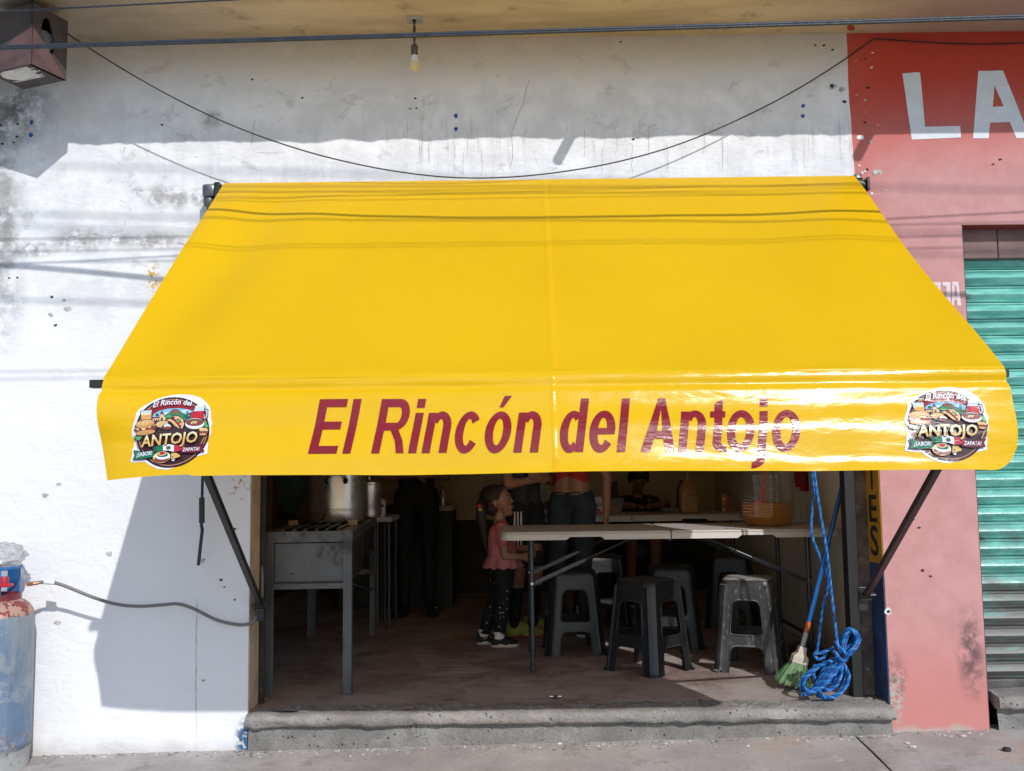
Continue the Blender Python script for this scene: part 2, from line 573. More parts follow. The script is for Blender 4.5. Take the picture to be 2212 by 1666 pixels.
def mat_pavement():
    t = NT('pavement_concrete')
    p = wpos(t)
    n = t.noise(2.6, 7, vec=p, rough=0.62)
    f = t.noise(60, 5, vec=p, rough=0.7)
    c = t.mix(t.rng(n, 0.32, 0.68), (0.38, 0.35, 0.335), (0.52, 0.485, 0.465))
    c = t.mix(t.mul(t.rng(f, 0.50, 0.70), 0.5), c, (0.26, 0.23, 0.21))
    lite = t.mul(t.rng(t.noise(11, 6, vec=p, rough=0.7), 0.60, 0.66), t.rng(t.noise(1.9, 3, vec=p), 0.45, 0.6))
    c = t.mix(t.mul(lite, 0.85), c, (0.70, 0.665, 0.63))
    rust = t.rng(t.noise(1.3, 4, vec=p, dist=0.5), 0.60, 0.72)
    c = t.mix(t.mul(rust, 0.4), c, (0.50, 0.34, 0.25))
    c = t.mix(t.mul(t.rng(t.noise(5.5, 6, vec=p, rough=0.7), 0.54, 0.66), 0.55), c, (0.25, 0.225, 0.21))
    return t.done(t.pri(c, 0.92, 0, 0.2, t.bump(t.add(n, t.mul(f, 0.5)), 0.35, 0.01)))

def mat_floor():
    t = NT('worn_red_cement')
    p = wpos(t)
    sx = t.t.nodes.new('ShaderNodeSeparateXYZ'); t.set(sx.inputs[0], p)
    n = t.noise(3.0, 7, vec=p, rough=0.65, dist=0.6)
    f = t.noise(30, 6, vec=p, rough=0.7)
    c = t.mix(t.rng(n, 0.38, 0.62), (0.25, 0.165, 0.15), (0.44, 0.355, 0.335))
    sm = t.t.nodes.new('ShaderNodeMapping'); t.set(sm.inputs[0], p); sm.inputs['Scale'].default_value = (4, 14, 1)
    c = t.mix(t.mul(t.rng(t.noise(1.0, 6, vec=sm.outputs[0], rough=0.7), 0.52, 0.64), 0.6), c, (0.165, 0.10, 0.095))
    c = t.mix(t.mul(t.rng(f, 0.45, 0.68), 0.5), c, (0.44, 0.38, 0.36))
    # the red coat is worn through to grey along the threshold
    y = t.add(sx.outputs[1], t.mul(t.mth('SUBTRACT', t.noise(4, 6, vec=p), 0.5), 0.5))
    wear = t.mul(t.rng(y, 0.85, 0.20), t.rng(t.noise(9, 6, vec=p, rough=0.7), 0.34, 0.62))
    wr = t.mul(t.rng(sx.outputs[0], 0.9, 1.4), t.rng(y, 0.75, 0.45))
    c = t.mix(t.mul(t.mx(wear, wr), 0.85), c, (0.43, 0.39, 0.36))
    r = t.rng(n, 0.3, 0.7, 0.5, 0.8)
    return t.done(t.pri(c, r, 0, 0.35, t.bump(t.add(n, t.mul(f, 0.4)), 0.3, 0.01)))

def mat_inner(name, a, b):
    t = NT(name)
    n = t.noise(2.0, 6)
    c = t.mix(t.rng(n, 0.3, 0.7), a, b)
    c = t.mix(t.mul(t.rng(t.noise(12, 6, rough=0.7), 0.56, 0.72), 0.5), c, tuple(q * 0.6 for q in a))
    return t.done(t.pri(c, 0.8, 0, 0.3, t.bump(t.noise(30, 4), 0.15, 0.01)))

def mat_slat():
    t = NT('teal_shutter_paint')
    p = wpos(t)
    sx = t.t.nodes.new('ShaderNodeSeparateXYZ'); t.set(sx.inputs[0], p)
    x, y, z = sx.outputs
    mp = t.t.nodes.new('ShaderNodeMapping'); t.set(mp.inputs[0], p); mp.inputs['Scale'].default_value = (5, 1, 34)
    n = t.noise(1.0, 6, vec=mp.outputs[0], rough=0.65)
    c = t.mix(t.rng(n, 0.35, 0.65), (0.10, 0.40, 0.34), (0.22, 0.60, 0.51))
    mp2 = t.t.nodes.new('ShaderNodeMapping'); t.set(mp2.inputs[0], p); mp2.inputs['Scale'].default_value = (2.2, 1, 5)
    m = t.noise(1.0, 7, vec=mp2.outputs[0], rough=0.7)
    zz = t.add(z, t.mul(t.mth('SUBTRACT', m, 0.5), 1.0))
    bare = t.rng(zz, 0.92, 0.55)
    c = t.mix(t.mul(bare, t.rng(n, 0.30, 0.50, 0.55, 1.0)), c, (0.135, 0.125, 0.115))
    mp3 = t.t.nodes.new('ShaderNodeMapping'); t.set(mp3.inputs[0], p); mp3.inputs['Scale'].default_value = (6, 1, 22)
    e = t.add(t.mth('SUBTRACT', x, 2.06), t.mul(t.mth('SUBTRACT', t.noise(1.0, 6, vec=mp3.outputs[0], rough=0.7), 0.5), 0.34))
    edge = t.rng(e, 0.10, 0.05)
    c = t.mix(t.mul(edge, 0.9), c, (0.085, 0.075, 0.065))
    c = t.mix(t.mul(t.rng(t.noise(3.5, 6, vec=p, rough=0.75), 0.46, 0.66), 0.5), c, (0.10, 0.16, 0.14))
    spot = t.rng(t.noise(18, 5, vec=p, rough=0.75), 0.66, 0.70)
    c = t.mix(t.mul(spot, 0.6), c, (0.10, 0.12, 0.11))
    return t.done(t.pri(c, t.rng(bare, 0, 1, 0.28, 0.5), t.mul(bare, 0.15), 0.6, t.bump(t.noise(24, 4, vec=p), 0.15, 0.01)))

M_white = mat_white_wall()
M_pink = mat_pink_wall()
M_soffit = mat_soffit()
M_step = mat_concrete('step_concrete', (0.28, 0.26, 0.24), (0.42, 0.39, 0.365), (0.18, 0.165, 0.15), 7, 1.0)
M_riser = mat_concrete('riser_concrete', (0.20, 0.19, 0.175), (0.33, 0.315, 0.295), (0.12, 0.115, 0.105), 7, 1.0)
M_pave = mat_pavement()
M_joint = simple('joint_dirt', (0.10, 0.085, 0.07), 0.95, var=0.3)
M_road = mat_concrete('road_concrete', (0.34, 0.33, 0.31), (0.42, 0.41, 0.39), (0.27, 0.26, 0.25), 3, 0.4, False)
M_floor = mat_floor()
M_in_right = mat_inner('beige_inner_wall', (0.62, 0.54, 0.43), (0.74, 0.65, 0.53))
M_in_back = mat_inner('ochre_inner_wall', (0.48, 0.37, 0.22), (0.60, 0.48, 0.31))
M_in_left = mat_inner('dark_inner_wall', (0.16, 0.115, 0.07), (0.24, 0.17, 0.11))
M_slat = mat_slat()
M_iron = simple('black_iron', (0.028, 0.027, 0.028), 0.5, 0.2, 0.25, 20, 0.15, 60, dirt=(0.09, 0.075, 0.065), dirtamt=0.04)
M_rust = simple('rusty_guide', (0.085, 0.068, 0.058), 0.75, 0.1, 0.35, 12, 0.4, 50, dirt=(0.19, 0.165, 0.15), dirtamt=0.08)
M_yel = simple('ochre_yellow_paint', (0.50, 0.27, 0.015), 0.7, 0, 0.18, 9, 0.3, 40, dirt=(0.30, 0.17, 0.03), dirtamt=0.02)
M_nvy = simple('navy_paint', (0.028, 0.060, 0.15), 0.65, 0, 0.25, 9, 0.35, 40, dirt=(0.10, 0.12, 0.16), dirtamt=0.03)
M_blk = simple('black_lettering', (0.022, 0.020, 0.018), 0.7, var=0.3)
M_letter = simple('white_lettering', (0.70, 0.73, 0.75), 0.75, 0, 0.06, 12, 0.15, 40, dirt=(0.55, 0.56, 0.56), dirtamt=0.0)
M_hole = simple('dark_hole', (0.035, 0.032, 0.03), 0.95, var=0.3)
M_chip = simple('bare_plaster', (0.46, 0.44, 0.42), 0.95, var=0.35, vs=60, bump=0.6, bs=90)
M_plug = simple('blue_wall_plug', (0.012, 0.07, 0.25), 0.5, var=0.2)
M_crack = simple('crack_dark', (0.33, 0.32, 0.31), 0.95, var=0.4, vs=40)

# ================================================================== ground
def gnd(x): return 0.030 + 0.0152 * max(-4.0, min(4.0, x))     # the pavement rises a little to the right
road = MB().raw([(-150, -150, -0.13), (150, -150, -0.13), (150, 0.3, -0.13), (-150, 0.3, -0.13)], [(0, 1, 2, 3)]).build('road', M_road)
struct(road)
pv = MB().raw([(-14, -1.9, gnd(-14) - 0.02), (-4, -1.9, gnd(-4) - 0.02), (4, -1.9, gnd(4) - 0.02), (14, -1.9, gnd(14) - 0.02), (-14, 0.10, gnd(-14) - 0.012), (-4, 0.10, gnd(-4) - 0.012), (4, 0.10, gnd(4) - 0.012), (14, 0.10, gnd(14) - 0.012)], [(0, 1, 5, 4), (1, 2, 6, 5), (2, 3, 7, 6)])
pavement = struct(pv.build('pavement', M_joint))
ja = PZ(1850, 1588, gnd(1.6)); jb = PZ(1936, 1668, gnd(1.7))
dj = (jb - ja); k = (-1.9 - ja.y) / dj.y
jx0 = ja.x - dj.x / dj.y * (ja.y - 0.08); jx1 = ja.x + dj.x * k
def slab(x0a, x0b, x1a, x1b, seed):
    mb = MB(); nx = 60; ny = 14; vs = []
    for j in range(ny + 1):
        v = j / ny; Y = 0.08 + (-1.98) * v ** 1.0
        for i in range(nx + 1):
            u = i / nx
            wob = 0.006 * mnoise.noise((Y * 9, seed, 0))
            X = (x0a + (x0b - x0a) * v) * (1 - u) + (x1a + (x1b - x1a) * v) * u + wob
            Z = gnd(X) + 0.0025 * mnoise.noise((X * 3, Y * 3, seed)) - 0.006 * v
            if i in (0, nx): Z -= 0.007
            vs.append((X, Y, Z))
    fs = [(j * (nx + 1) + i, j * (nx + 1) + i + nx + 1, j * (nx + 1) + i + nx + 2, j * (nx + 1) + i + 1) for j in range(ny) for i in range(nx)]
    mb.raw(vs, fs)
    base = len(mb.v); ring = []
    # kerb face towards the road
    k0 = [(ny * (nx + 1)) + i for i in range(nx + 1)]
    low = [(mb.v[a][0], mb.v[a][1], -0.14) for a in k0]
    top = [mb.v[a] for a in k0]
    mb.raw(top + low, [(i, i + nx + 1, i + nx + 2, i + 1) for i in range(nx)])
    return mb.build('paving_slab', M_pave, pavement, smooth=True)
slab(-14, -14, -3.6, -3.55, 1)
slab(-3.59, -3.54, jx0 - 0.006, jx1 - 0.006, 2)
slab(jx0 + 0.006, jx1 + 0.006, 5.2, 5.6, 3)
slab(5.21, 5.61, 14, 14, 4)

# ================================================================== the shop building
shop = thing('shop_building', 'white plastered shop front with dirty patches around the wide open doorway', 'building')
OX0 = XZ(538, 1300)[0]; OX1 = XZ(1913, 1300)[0]; OTOP = 2.27
bnd = [XZ(*q) for q in ((1850, 430), (1847, 380), (1843, 330), (1840, 290), (1838, 255), (1834, 215), (1832, 170), (1831, 130), (1830, 100))]
bnd.append((bnd[-1][0], CEIL + 0.02))
white = [(-6, -0.4), (OX0, -0.4), (OX0, OTOP), (bnd[0][0], OTOP)] + bnd + [(-6, CEIL + 0.02)]
mb = MB().poly([white], lambda x, z: (x, 0, z), lambda x, z: (x, 0.16, z))
mb.build('facade_wall', M_white, shop)
# overhanging slab with a ragged lower edge
mb = MB()
N = 700
xs = frot(-6, 7, N)
ey = [-0.688 + (0.018 * mnoise.noise((x * 2.2, 1, 0)) + 0.012 * mnoise.noise((x * 7, 1, 3)) + 0.010 * mnoise.noise((x * 23, 2, 0))) * (1 if x < 1.9 else 0.2) for x in xs]
ez = [CEIL + (0.006 * mnoise.noise((x * 7, 3, 0)) + 0.006 * mnoise.noise((x * 30, 5, 0))) * (1 if x < 1.9 else 0.2) for x in xs]
vs = []
for i, x in enumerate(xs): vs += [(x, 0.6, CEIL), (x, -0.5, CEIL), (x, ey[i], ez[i]), (x, ey[i] - 0.004, CEIL + 0.16), (x, 0.6, CEIL + 0.16)]
fs = []
for i in range(N - 1):
    for k in range(5):
        a = i * 5 + k; b = i * 5 + (k + 1) % 5
        fs.append((a, b, b + 5, a + 5))
mb.raw(vs, fs).build('overhang_slab', M_soffit, shop)
# rooms behind the wall
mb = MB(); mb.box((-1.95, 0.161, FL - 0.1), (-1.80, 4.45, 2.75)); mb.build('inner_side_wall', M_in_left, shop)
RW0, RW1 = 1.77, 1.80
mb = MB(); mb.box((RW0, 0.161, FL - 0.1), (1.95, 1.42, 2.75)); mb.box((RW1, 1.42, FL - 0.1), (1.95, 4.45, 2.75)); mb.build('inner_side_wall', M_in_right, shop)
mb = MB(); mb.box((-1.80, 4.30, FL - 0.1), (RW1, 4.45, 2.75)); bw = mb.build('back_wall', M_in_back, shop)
mb = MB(); mb.box((-1.799, 4.292, FL - 0.05), (RW1 - 0.001, 4.2995, FL + 0.64)); mb.build('shade_band', simple('shade_band_brown', (0.040, 0.030, 0.022), 0.7, 0, 0.3, 4), bw)  # added dark band: shade low on the back wall, put into colour
mb = MB(); mb.box((-1.95, 0.161, 2.75), (1.95, 4.45, 2.9)); mb.build('inner_ceiling', M_in_right, shop)
floor = MB()
nx, ny = 40, 50
vs = [(-1.9 + 3.8 * i / nx, 0.02 + 4.4 * j / ny, FL - 0.002 + 0.002 * mnoise.noise((i * .4, j * .5, 0))) for j in range(ny + 1) for i in range(nx + 1)]
floor.raw(vs, [(j * (nx + 1) + i, j * (nx + 1) + i + 1, (j + 1) * (nx + 1) + i + 1, (j + 1) * (nx + 1) + i) for j in range(ny) for i in range(nx)])
floor = struct(floor.build('shop_floor', M_floor, smooth=True))
# door step: rounded nosing over a set-back riser
def step_mesh(x0, x1, top, drop, parent, seed=0):
    HN = 0.58; prof0 = [(0.10, top + 0.002), (0.03, top + 0.003), (-0.02, top + 0.002), (-0.046, top - 0.004), (-0.060, top - 0.014), (-0.067, top - 0.030), (-0.068, top - 0.050), (-0.066, top - 0.070), (-0.058, top - 0.088), (-0.042, top - 0.100), (-0.016, top - 0.106), (-0.006, top - 0.110)]
    prof = [(y if y > 0 else y * 0.82, top + (z - top) * HN) for y, z in prof0]
    n = int((x1 - x0) / 0.016); m = len(prof); vs = []
    for i in range(n + 1):
        x = x0 + (x1 - x0) * i / n
        for j, (y, z) in enumerate(prof):
            k = 0.0042 * mnoise.noise((x * 17, y * 45 + seed, z * 45)) + 0.0040 * mnoise.noise((x * 4, j * .6, seed)) - 0.014 * max(0.0, mnoise.noise((x * 10, z * 26, seed + 3)) - 0.22)
            ee = min(i, n - i)
            kk = 0.012 * max(0, 1 - ee / 5.0) * (0.5 + mnoise.noise((seed, j * .7, 2)))
            vs.append((x, y + k + kk * 0.6, z + k - kk * 0.5))
    fs = [(i * m + j, i * m + j + 1, (i + 1) * m + j + 1, (i + 1) * m + j) for i in range(n) for j in range(m - 1)]
    fs += [tuple(range(m))[::-1], tuple(n * m + j for j in range(m))]
    o = MB().raw(vs, fs).build('door_step', M_step, parent, smooth=60)
    rp = [(-0.008, top - 0.060), (-0.012, top - 0.085), (-0.020, top - 0.12), (-0.024, -0.02), (-0.03, -0.10)]
    m = len(rp); vs = []
    n2 = n
    for i in range(n2 + 1):
        x = x0 + 0.006 + (x1 - x0 - 0.012) * i / n2
        for j, (y, z) in enumerate(rp):
            k = 0.008 * mnoise.noise((x * 9, j * 1.3, 5 + seed)) + 0.006 * mnoise.noise((x * 27, j * 2.2, 9 + seed))
            vs.append((x, y + k, z))
    MB().raw(vs, [(i * m + j, i * m + j + 1, (i + 1) * m + j + 1, (i + 1) * m + j) for i in range(n2) for j in range(m - 1)]).build('riser', M_riser, o, smooth=30)
    return o
step = step_mesh(OX0 + 0.002, OX1 + 0.006, FL, 0.1, shop)
# stones bedded along the threshold
mb = MB(); random.seed(3)
for i in range(330):
    r = random.random()
    x = 1.69 - (r ** 1.7) * 2.75
    y = random.gauss(0.045, 0.028) + (0.03 if x > 1.2 else 0)
    if not -0.03 < y < 0.16: continue
    s = random.uniform(0.006, 0.017)
    mb.ball((x, y, FL + 0.001), (s * random.uniform(1, 1.7), s * random.uniform(0.6, 1.0), s * random.uniform(0.25, 0.55)), 7, 4)
pb = mb.build('bedded_pebbles', M_riser, step, smooth=True)
pb['kind'] = 'stuff'
# grit swept against the foot of the wall and the step
mb = MB(); random.seed(17)
for i in range(420):
    x = random.uniform(-2.4, 2.1)
    y0 = -0.035 if OX0 < x < OX1 else 0.0
    y = y0 - abs(random.gauss(0, 0.045)) - 0.004
    s_ = random.uniform(0.0015, 0.0055) * (1.6 if random.random() < 0.06 else 1)
    mb.m(0 if random.random() < 0.6 else 1).ball((x, y, gnd(x) - 0.001 + s_ * 0.3), (s_ * random.uniform(1, 1.8), s_, s_ * 0.6), 6, 4)
gr = mb.build('grit', [M_riser, simple('pale_grit', (0.62, 0.60, 0.57), 0.9)], smooth=True)
gr['kind'] = 'stuff'; gr['label'] = 'fine grit and plaster crumbs along the foot of the wall and step'; gr['category'] = 'grit'
# reveals of the doorway
mb = MB(); mb.box((OX0 + 0.001, 0.004, FL), (OX0 + 0.004, 0.159, OTOP))
mb.build('reveal_lining', simple('ochre_reveal', (0.52, 0.40, 0.27), 0.8, 0, 0.2, 7, 0.3, 40, dirt=(0.62, 0.55, 0.45), dirtamt=0.05), shop)
zs = XZ(1900, 1222)[1]
mb = MB(); mb.box((OX1 - 0.004, 0.004, zs), (OX1 - 0.001, 0.17, OTOP)); mb.build('yellow_reveal', M_yel, shop)
mb = MB(); mb.box((OX1 - 0.005, 0.003, FL), (OX1 - 0.001, 0.17, zs + 0.004)); mb.build('blue_reveal', M_nvy, shop)
# painted letters down the yellow reveal (they face the doorway)
for ch, (ya, yb) in (('T', (948, 1058)), ('E', (1070, 1130)), ('S', (1137, 1205))):
    v, f = text2d(ch, 1.0, 0.0, 0.012)
    x0 = min(a for a, b in v); x1 = max(a for a, b in v); y0 = min(b for a, b in v); y1 = max(b for a, b in v)
    za = XZ(1890, ya)[1]; zb = XZ(1890, yb)[1]
    mb = MB()
    mb.raw([(OX1 - 0.0065, 0.135 - (a - x0) / (x1 - x0) * 0.095, zb + (b - y0) / (y1 - y0) * (za - zb)) for a, b in v], f)
    mb.build('letter', M_blk, shop)
# guide posts of the shop's own shutter, set behind the reveals
mb = MB(); gx0 = 1.575
mb.bbox((gx0 + 0.028, 0.165, FL), (OX1 + 0.02, 0.30, OTOP), 0.006)
mb.build('door_post', simple('rough_post', (0.13, 0.105, 0.09), 0.9, 0, 0.4, 9, 0.8, 25, dirt=(0.24, 0.215, 0.195), dirtamt=0.08), shop)
mb = MB(); mb.box((gx0 - 0.022, 0.150, FL), (gx0 + 0.024, 0.158, OTOP)); mb.box((gx0 - 0.022, 0.158, FL), (gx0 - 0.016, 0.22, OTOP)); mb.box((gx0 + 0.018, 0.158, FL), (gx0 + 0.024, 0.22, OTOP))
mb.build('shutter_guide', simple('guide_black', (0.012, 0.011, 0.011), 0.6), shop)
mb = MB(); mb.box((OX0 + 0.006, 0.163, FL), (OX0 + 0.030, 0.171, OTOP)); mb.box((OX0 + 0.006, 0.171, FL), (OX0 + 0.011, 0.23, OTOP))
mb.build('shutter_guide', M_iron, shop)
# drain spouts at the edge of the slab
for x in (0.595, 1.995):
    mb = MB(); mb.tube([(x, -0.55, CEIL + 0.05), (x, -0.885, CEIL + 0.035)], 0.024, 14)
    mb.build('drain_spout', simple('grey_pipe', (0.3, 0.3, 0.3), 0.5), shop, smooth=True)
# plugs, holes, chips and cracks of the old plaster
def wall_disc(px, py, r, mat, name, parent, seed, squash=1.0, n=11, off=0.0022):
    x, z = XZ(px, py)
    mb = MB(); pts = []
    for i in range(n):
        a = 2 * pi * i / n
        rr = r / 474.0 * (0.75 + 0.5 * mnoise.noise((cos(a) * 1.3 + seed, sin(a) * 1.3, seed * 3.1)) + 0.15 * random.random())
        pts.append((x + rr * cos(a), z + rr * sin(a) * squash))
    mb.poly([pts], lambda a, b: (a, -off, b), lambda a, b: (a, 0.002, b))
    return mb.build(name, mat, parent)
random.seed(11)
for i, (px, py) in enumerate(((985, 251), (985, 279), (1735, 229), (1735, 251), (68, 265), (67, 292))):
    wall_disc(px, py, 5.5, M_plug, 'wall_plug', shop, i)
holes = [(545, 172, 3), (653, 212, 3), (897, 213, 3.2), (899, 234, 2.6), (886, 235, 2.4), (350, 270, 3), (1341, 91, 3), (1780, 98, 3.5), (1798, 108, 3), (1761, 98, 3),
         (1824, 220, 5), (38, 268, 3.5), (37, 296, 3.5), (30, 308, 3), (5, 311, 3.5), (1, 270, 4), (112, 642, 4), (120, 703, 4), (20, 601, 3), (38, 600, 3),
         (1003, 360, 0), (545, 398, 4), (1368, 301, 3), (477, 1253, 4), (630, 1240, 3), (485, 1268, 2.5), (507, 1296, 2.5), (556, 1297, 2)]
for i, (px, py, r) in enumerate(holes):
    if r: wall_disc(px, py, r, M_hole, 'drill_hole', shop, i + 20, 0.85)
for i, (px, py, r) in enumerate(((1798, 187, 11), (1818, 194, 9), (147, 668, 9), (110, 680, 7), (437, 1211, 8), (138, 648, 6), (38, 566, 0), (99, 1070, 8), (128, 1046, 7), (440, 1470, 4), (236, 1196, 9), (125, 1345, 8))):
    if r: wall_disc(px, py, r, M_chip, 'plaster_chip', shop, i + 60, 0.7)
wall_disc(1797, 187, 5, M_hole, 'drill_hole', shop, 91, off=0.004)
def crack(pts, w, parent, seed):
    P3 = []
    for i in range(len(pts) - 1):
        for k in range(6):
            t = k / 6
            x = pts[i][0] * (1 - t) + pts[i + 1][0] * t + 3.0 * mnoise.noise((i + t * 2, seed, 0)); y = pts[i][1] * (1 - t) + pts[i + 1][1] * t
            P3.append(XZ(x, y))
    mb = MB(); vs = []; n = len(P3)
    for i, (x, z) in enumerate(P3):
        a = P3[max(0, i - 1)]; b = P3[min(n - 1, i + 1)]
        d = Vector((b[0] - a[0], b[1] - a[1])); d.normalize()
        ww = w / 474.0 * 0.5 * (0.4 + 0.8 * abs(mnoise.noise((i * .5, seed, 1)))) * (1 if 0 < i < n - 1 else 0.2)
        vs += [(x - d.y * ww, -0.0018, z + d.x * ww), (x + d.y * ww, -0.0018, z - d.x * ww)]
    mb.raw(vs, [(2 * i, 2 * i + 1, 2 * i + 3, 2 * i + 2) for i in range(n - 1)])
    return mb.build('crack', M_crack, parent)
crack([(1142, 172), (1136, 200), (1130, 225), (1118, 250), (1110, 275), (1104, 290), (1108, 330), (1102, 372)], 2.0, shop, 1)
crack([(552, 255), (545, 285), (545, 325)], 1.6, shop, 2)
crack([(382, 525), (410, 530), (420, 545)], 2.5, shop, 3)
crack([(120, 520), (190, 505), (290, 515), (370, 530)], 1.0, shop, 4)
crack([(425, 1290), (424, 1400), (424, 1500), (426, 1625)], 1.8, shop, 5)
for i, x0 in enumerate((880, 905, 1000, 1010, 1040, 1262, 1300, 1330, 1365, 1400, 1440, 1520, 1560)):
    y0 = 255 + (i * 37) % 80
    crack([(x0, y0), (x0 + 1, y0 + 35), (x0, y0 + 50 + (i * 53) % 50)], 1.2, shop, 10 + i)

# ================================================================== the neighbouring building
neigh = thing('neighbour_building', 'faded red painted shop front with white letters and green roller shutter', 'building')
SX = XZ(2107, 1025)[0]; STOP = XZ(2080, 486)[1]; SR = 5.0
pink = [(OX1, -0.4), (SX, -0.4), (SX, STOP), (SR, STOP + 0.0), (SR, -0.4), (7.5, -0.4), (7.5, CEIL + 0.02)] + [(x + 0.0002, z) for x, z in bnd[::-1]] + [(bnd[0][0] + 0.0002, OTOP), (OX1, OTOP)]
mb = MB().poly([pink], lambda x, z: (x, 0, z), lambda x, z: (x, 0.16, z))
mb.build('facade_wall', M_pink, neigh)
mb = MB(); mb.box((SX, 0.161, -0.3), (SX + 0.0, 0.161, STOP)); mb = MB()
mb.box((SX - 0.25, 0.161, -0.3), (SX - 0.02, 0.5, CEIL)); mb.box((SX - 0.02, 0.33, -0.3), (SR + 0.2, 0.4, CEIL)); mb.build('inner_wall', M_in_left, neigh)
M_lint = simple('brown_lintel', (0.20, 0.125, 0.115), 0.8, 0, 0.2, 6, 0.3, 30, dirt=(0.33, 0.24, 0.20), dirtamt=0.02)
sh_top = XZ(2100, 562, 0.12)[1]
mb = MB(); xm = XZ(2152, 530, 0.10)[0]
mb.bbox((SX - 0.02, 0.085, sh_top), (xm - 0.002, 0.16, STOP + 0.1), 0.004); mb.bbox((xm + 0.002, 0.085, sh_top), (SR, 0.16, STOP + 0.1), 0.004)
mb.build('lintel', M_lint, neigh)
mb = MB(); mb.box((SX + 0.004, 0.006, STOP - 0.0018), (SR - 0.004, 0.082, STOP - 0.0008)); mb.build('lintel_edge', simple('dark_red_paint', (0.30, 0.030, 0.018), 0.7), neigh)
mb = MB(); mb.box((SX + 0.001, 0.003, -0.05), (SX + 0.004, 0.125, STOP - 0.004)); mb.build('reveal_lining', simple('dark_reveal', (0.10, 0.045, 0.05), 0.8), neigh)
shut = thing('roller_shutter', 'x', 'x'); del shut['label'], shut['category']
bpy.data.objects.remove(shut)
sb_z = XZ(2150, 1492, 0.13)[1]
mb = MB(); mb.bbox((SX - 0.01, 0.128, sb_z - 0.02), (SR, 0.155, sb_z + 0.05), 0.004)
shutter = mb.build('roller_shutter', simple('shutter_rail', (0.12, 0.11, 0.10), 0.6, 0.3, 0.3, 12, 0.2, 40), neigh)
pitch = 0.0795
prof = [(0.018, 0.0), (0.008, 0.0008), (0.006, 0.004), (0.003, 0.0065), (0.008, 0.0085), (0.004, 0.013), (-0.004, 0.022), (-0.011, 0.030), (-0.014, 0.035), (-0.012, 0.041), (-0.004, 0.053), (0.003, 0.0635), (0.0015, 0.0655), (-0.003, 0.0670), (-0.003, 0.0725), (0.010, 0.0755), (0.018, 0.0785)]
n = int((sh_top - sb_z - 0.05) / pitch) + 2
mb0 = MB(); m = len(prof)
vs = []
for i, x in enumerate((SX - 0.015, SR)):
    vs += [(x, 0.138 + y, z) for y, z in prof]
mb0.raw(vs, [(j, j + m, j + m + 1, j + 1) for j in range(m - 1)])
me = None
for i in range(n):
    z0 = sb_z + 0.052 + i * pitch
    if me is None:
        o = mb0.build('slat', M_slat, shutter, smooth=35); me = o.data
    else:
        o = bpy.data.objects.new('slat', me); COL.objects.link(o); o.parent = shutter
    o.location = (0, 0.0012 * random.uniform(-1, 1), z0)
nstep = step_mesh(XZ(2148, 1520)[0], SR, XZ(2180, 1497, 0)[1], 0.1, neigh, 7)
# painted words
def paint(poly_px, conv, mat, name, parent, off=0.0016):
    loops = [[XZ(*conv(*q)) for q in L] for L in poly_px]
    mb = MB(); pl = []
    for L in loops:
        d = []
        for i in range(len(L)):
            a = L[i]; b = L[(i + 1) % len(L)]
            for k in range(5):
                t = k / 5
                w = 0.0016 * mnoise.noise((a[0] * 9 + t * 3, a[1] * 9, i))
                d.append((a[0] * (1 - t) + b[0] * t + w, a[1] * (1 - t) + b[1] * t + w))
        pl.append(d)
    mb.poly(pl, lambda x, z: (x, -off, z))
    return mb.build(name, mat, parent)
c3 = lambda a, b: ((3060 + a / 2.1686) * 0.54216, (b / 2.1686) * 0.54216)
paint([[(1160, 635), (1240, 1208), (1665, 1190), (1660, 1090), (1357, 1096), (1312, 626)]], c3, M_letter, 'letter', neigh)
paint([[(1815, 615), (1770, 1197), (1905, 1197), (1918, 1061), (2088, 1055), (2145, 1196), (2262, 1192), (2030, 612)],
       [(1955, 740), (2035, 920), (1942, 925)]], c3, M_letter, 'letter', neigh)
c5 = lambda a, b: ((3060 + a / 2.1686) * 0.54216, (650 + b / 2.1686) * 0.54216)
M_l2 = simple('thin_white_lettering', (0.72, 0.60, 0.62), 0.75, 0, 0.08, 20)
paint([[(1400, 1060), (1400, 1190), (1490, 1190), (1490, 1030), (1420, 1030)], [(1425, 1065), (1465, 1060), (1465, 1160), (1425, 1160)]], c5, M_l2, 'letter', neigh)
paint([[(1505, 1030), (1575, 1028), (1577, 1215), (1548, 1235), (1505, 1235), (1505, 1200), (1540, 1195), (1538, 1062), (1507, 1060)]], c5, M_l2, 'letter', neigh)
paint([[(1592, 1025), (1643, 1025), (1668, 1232), (1636, 1234), (1630, 1182), (1608, 1182), (1607, 1232), (1586, 1232)], [(1610, 1060), (1626, 1060), (1629, 1150), (1609, 1150)]], c5, M_l2, 'letter', neigh)
# red brush mark on the soffit beside the seam
rm = PZ(1838, 60, CEIL); mb = MB()
mb.poly([[(rm.x + 0.020 * cos(a) + 0.012 * sin(a), rm.y + 0.030 * sin(a)) for a in frot(0, 2 * pi * 0.95, 12)]], lambda x, y: (x, -0.0 + y, CEIL - 0.0015))
mb.build('paint_smear', simple('red_smear', (0.45, 0.06, 0.03), 0.8), neigh)
for i, (px, py, r) in enumerate(((1470 * .25, 0, 0), (1919, 1321, 7),)):
    if r:
        wall_disc(px, py, r * 1.2, M_letter, 'plaster_chip', neigh, 120 + i); wall_disc(px, py, r * .6, M_hole, 'drill_hole', neigh, 130 + i, off=0.004)
random.seed(21)
for i in range(26):
    px = 1842 + abs(random.gauss(0, 24)); py = random.uniform(110, 520)
    wall_disc(px + (py - 100) * 0.03, py, random.uniform(1.6, 4.2), random.choice((M_letter, M_letter, M_chip, M_hole)), 'plaster_chip', neigh, 200 + i, random.uniform(0.4, 1.3), 9)
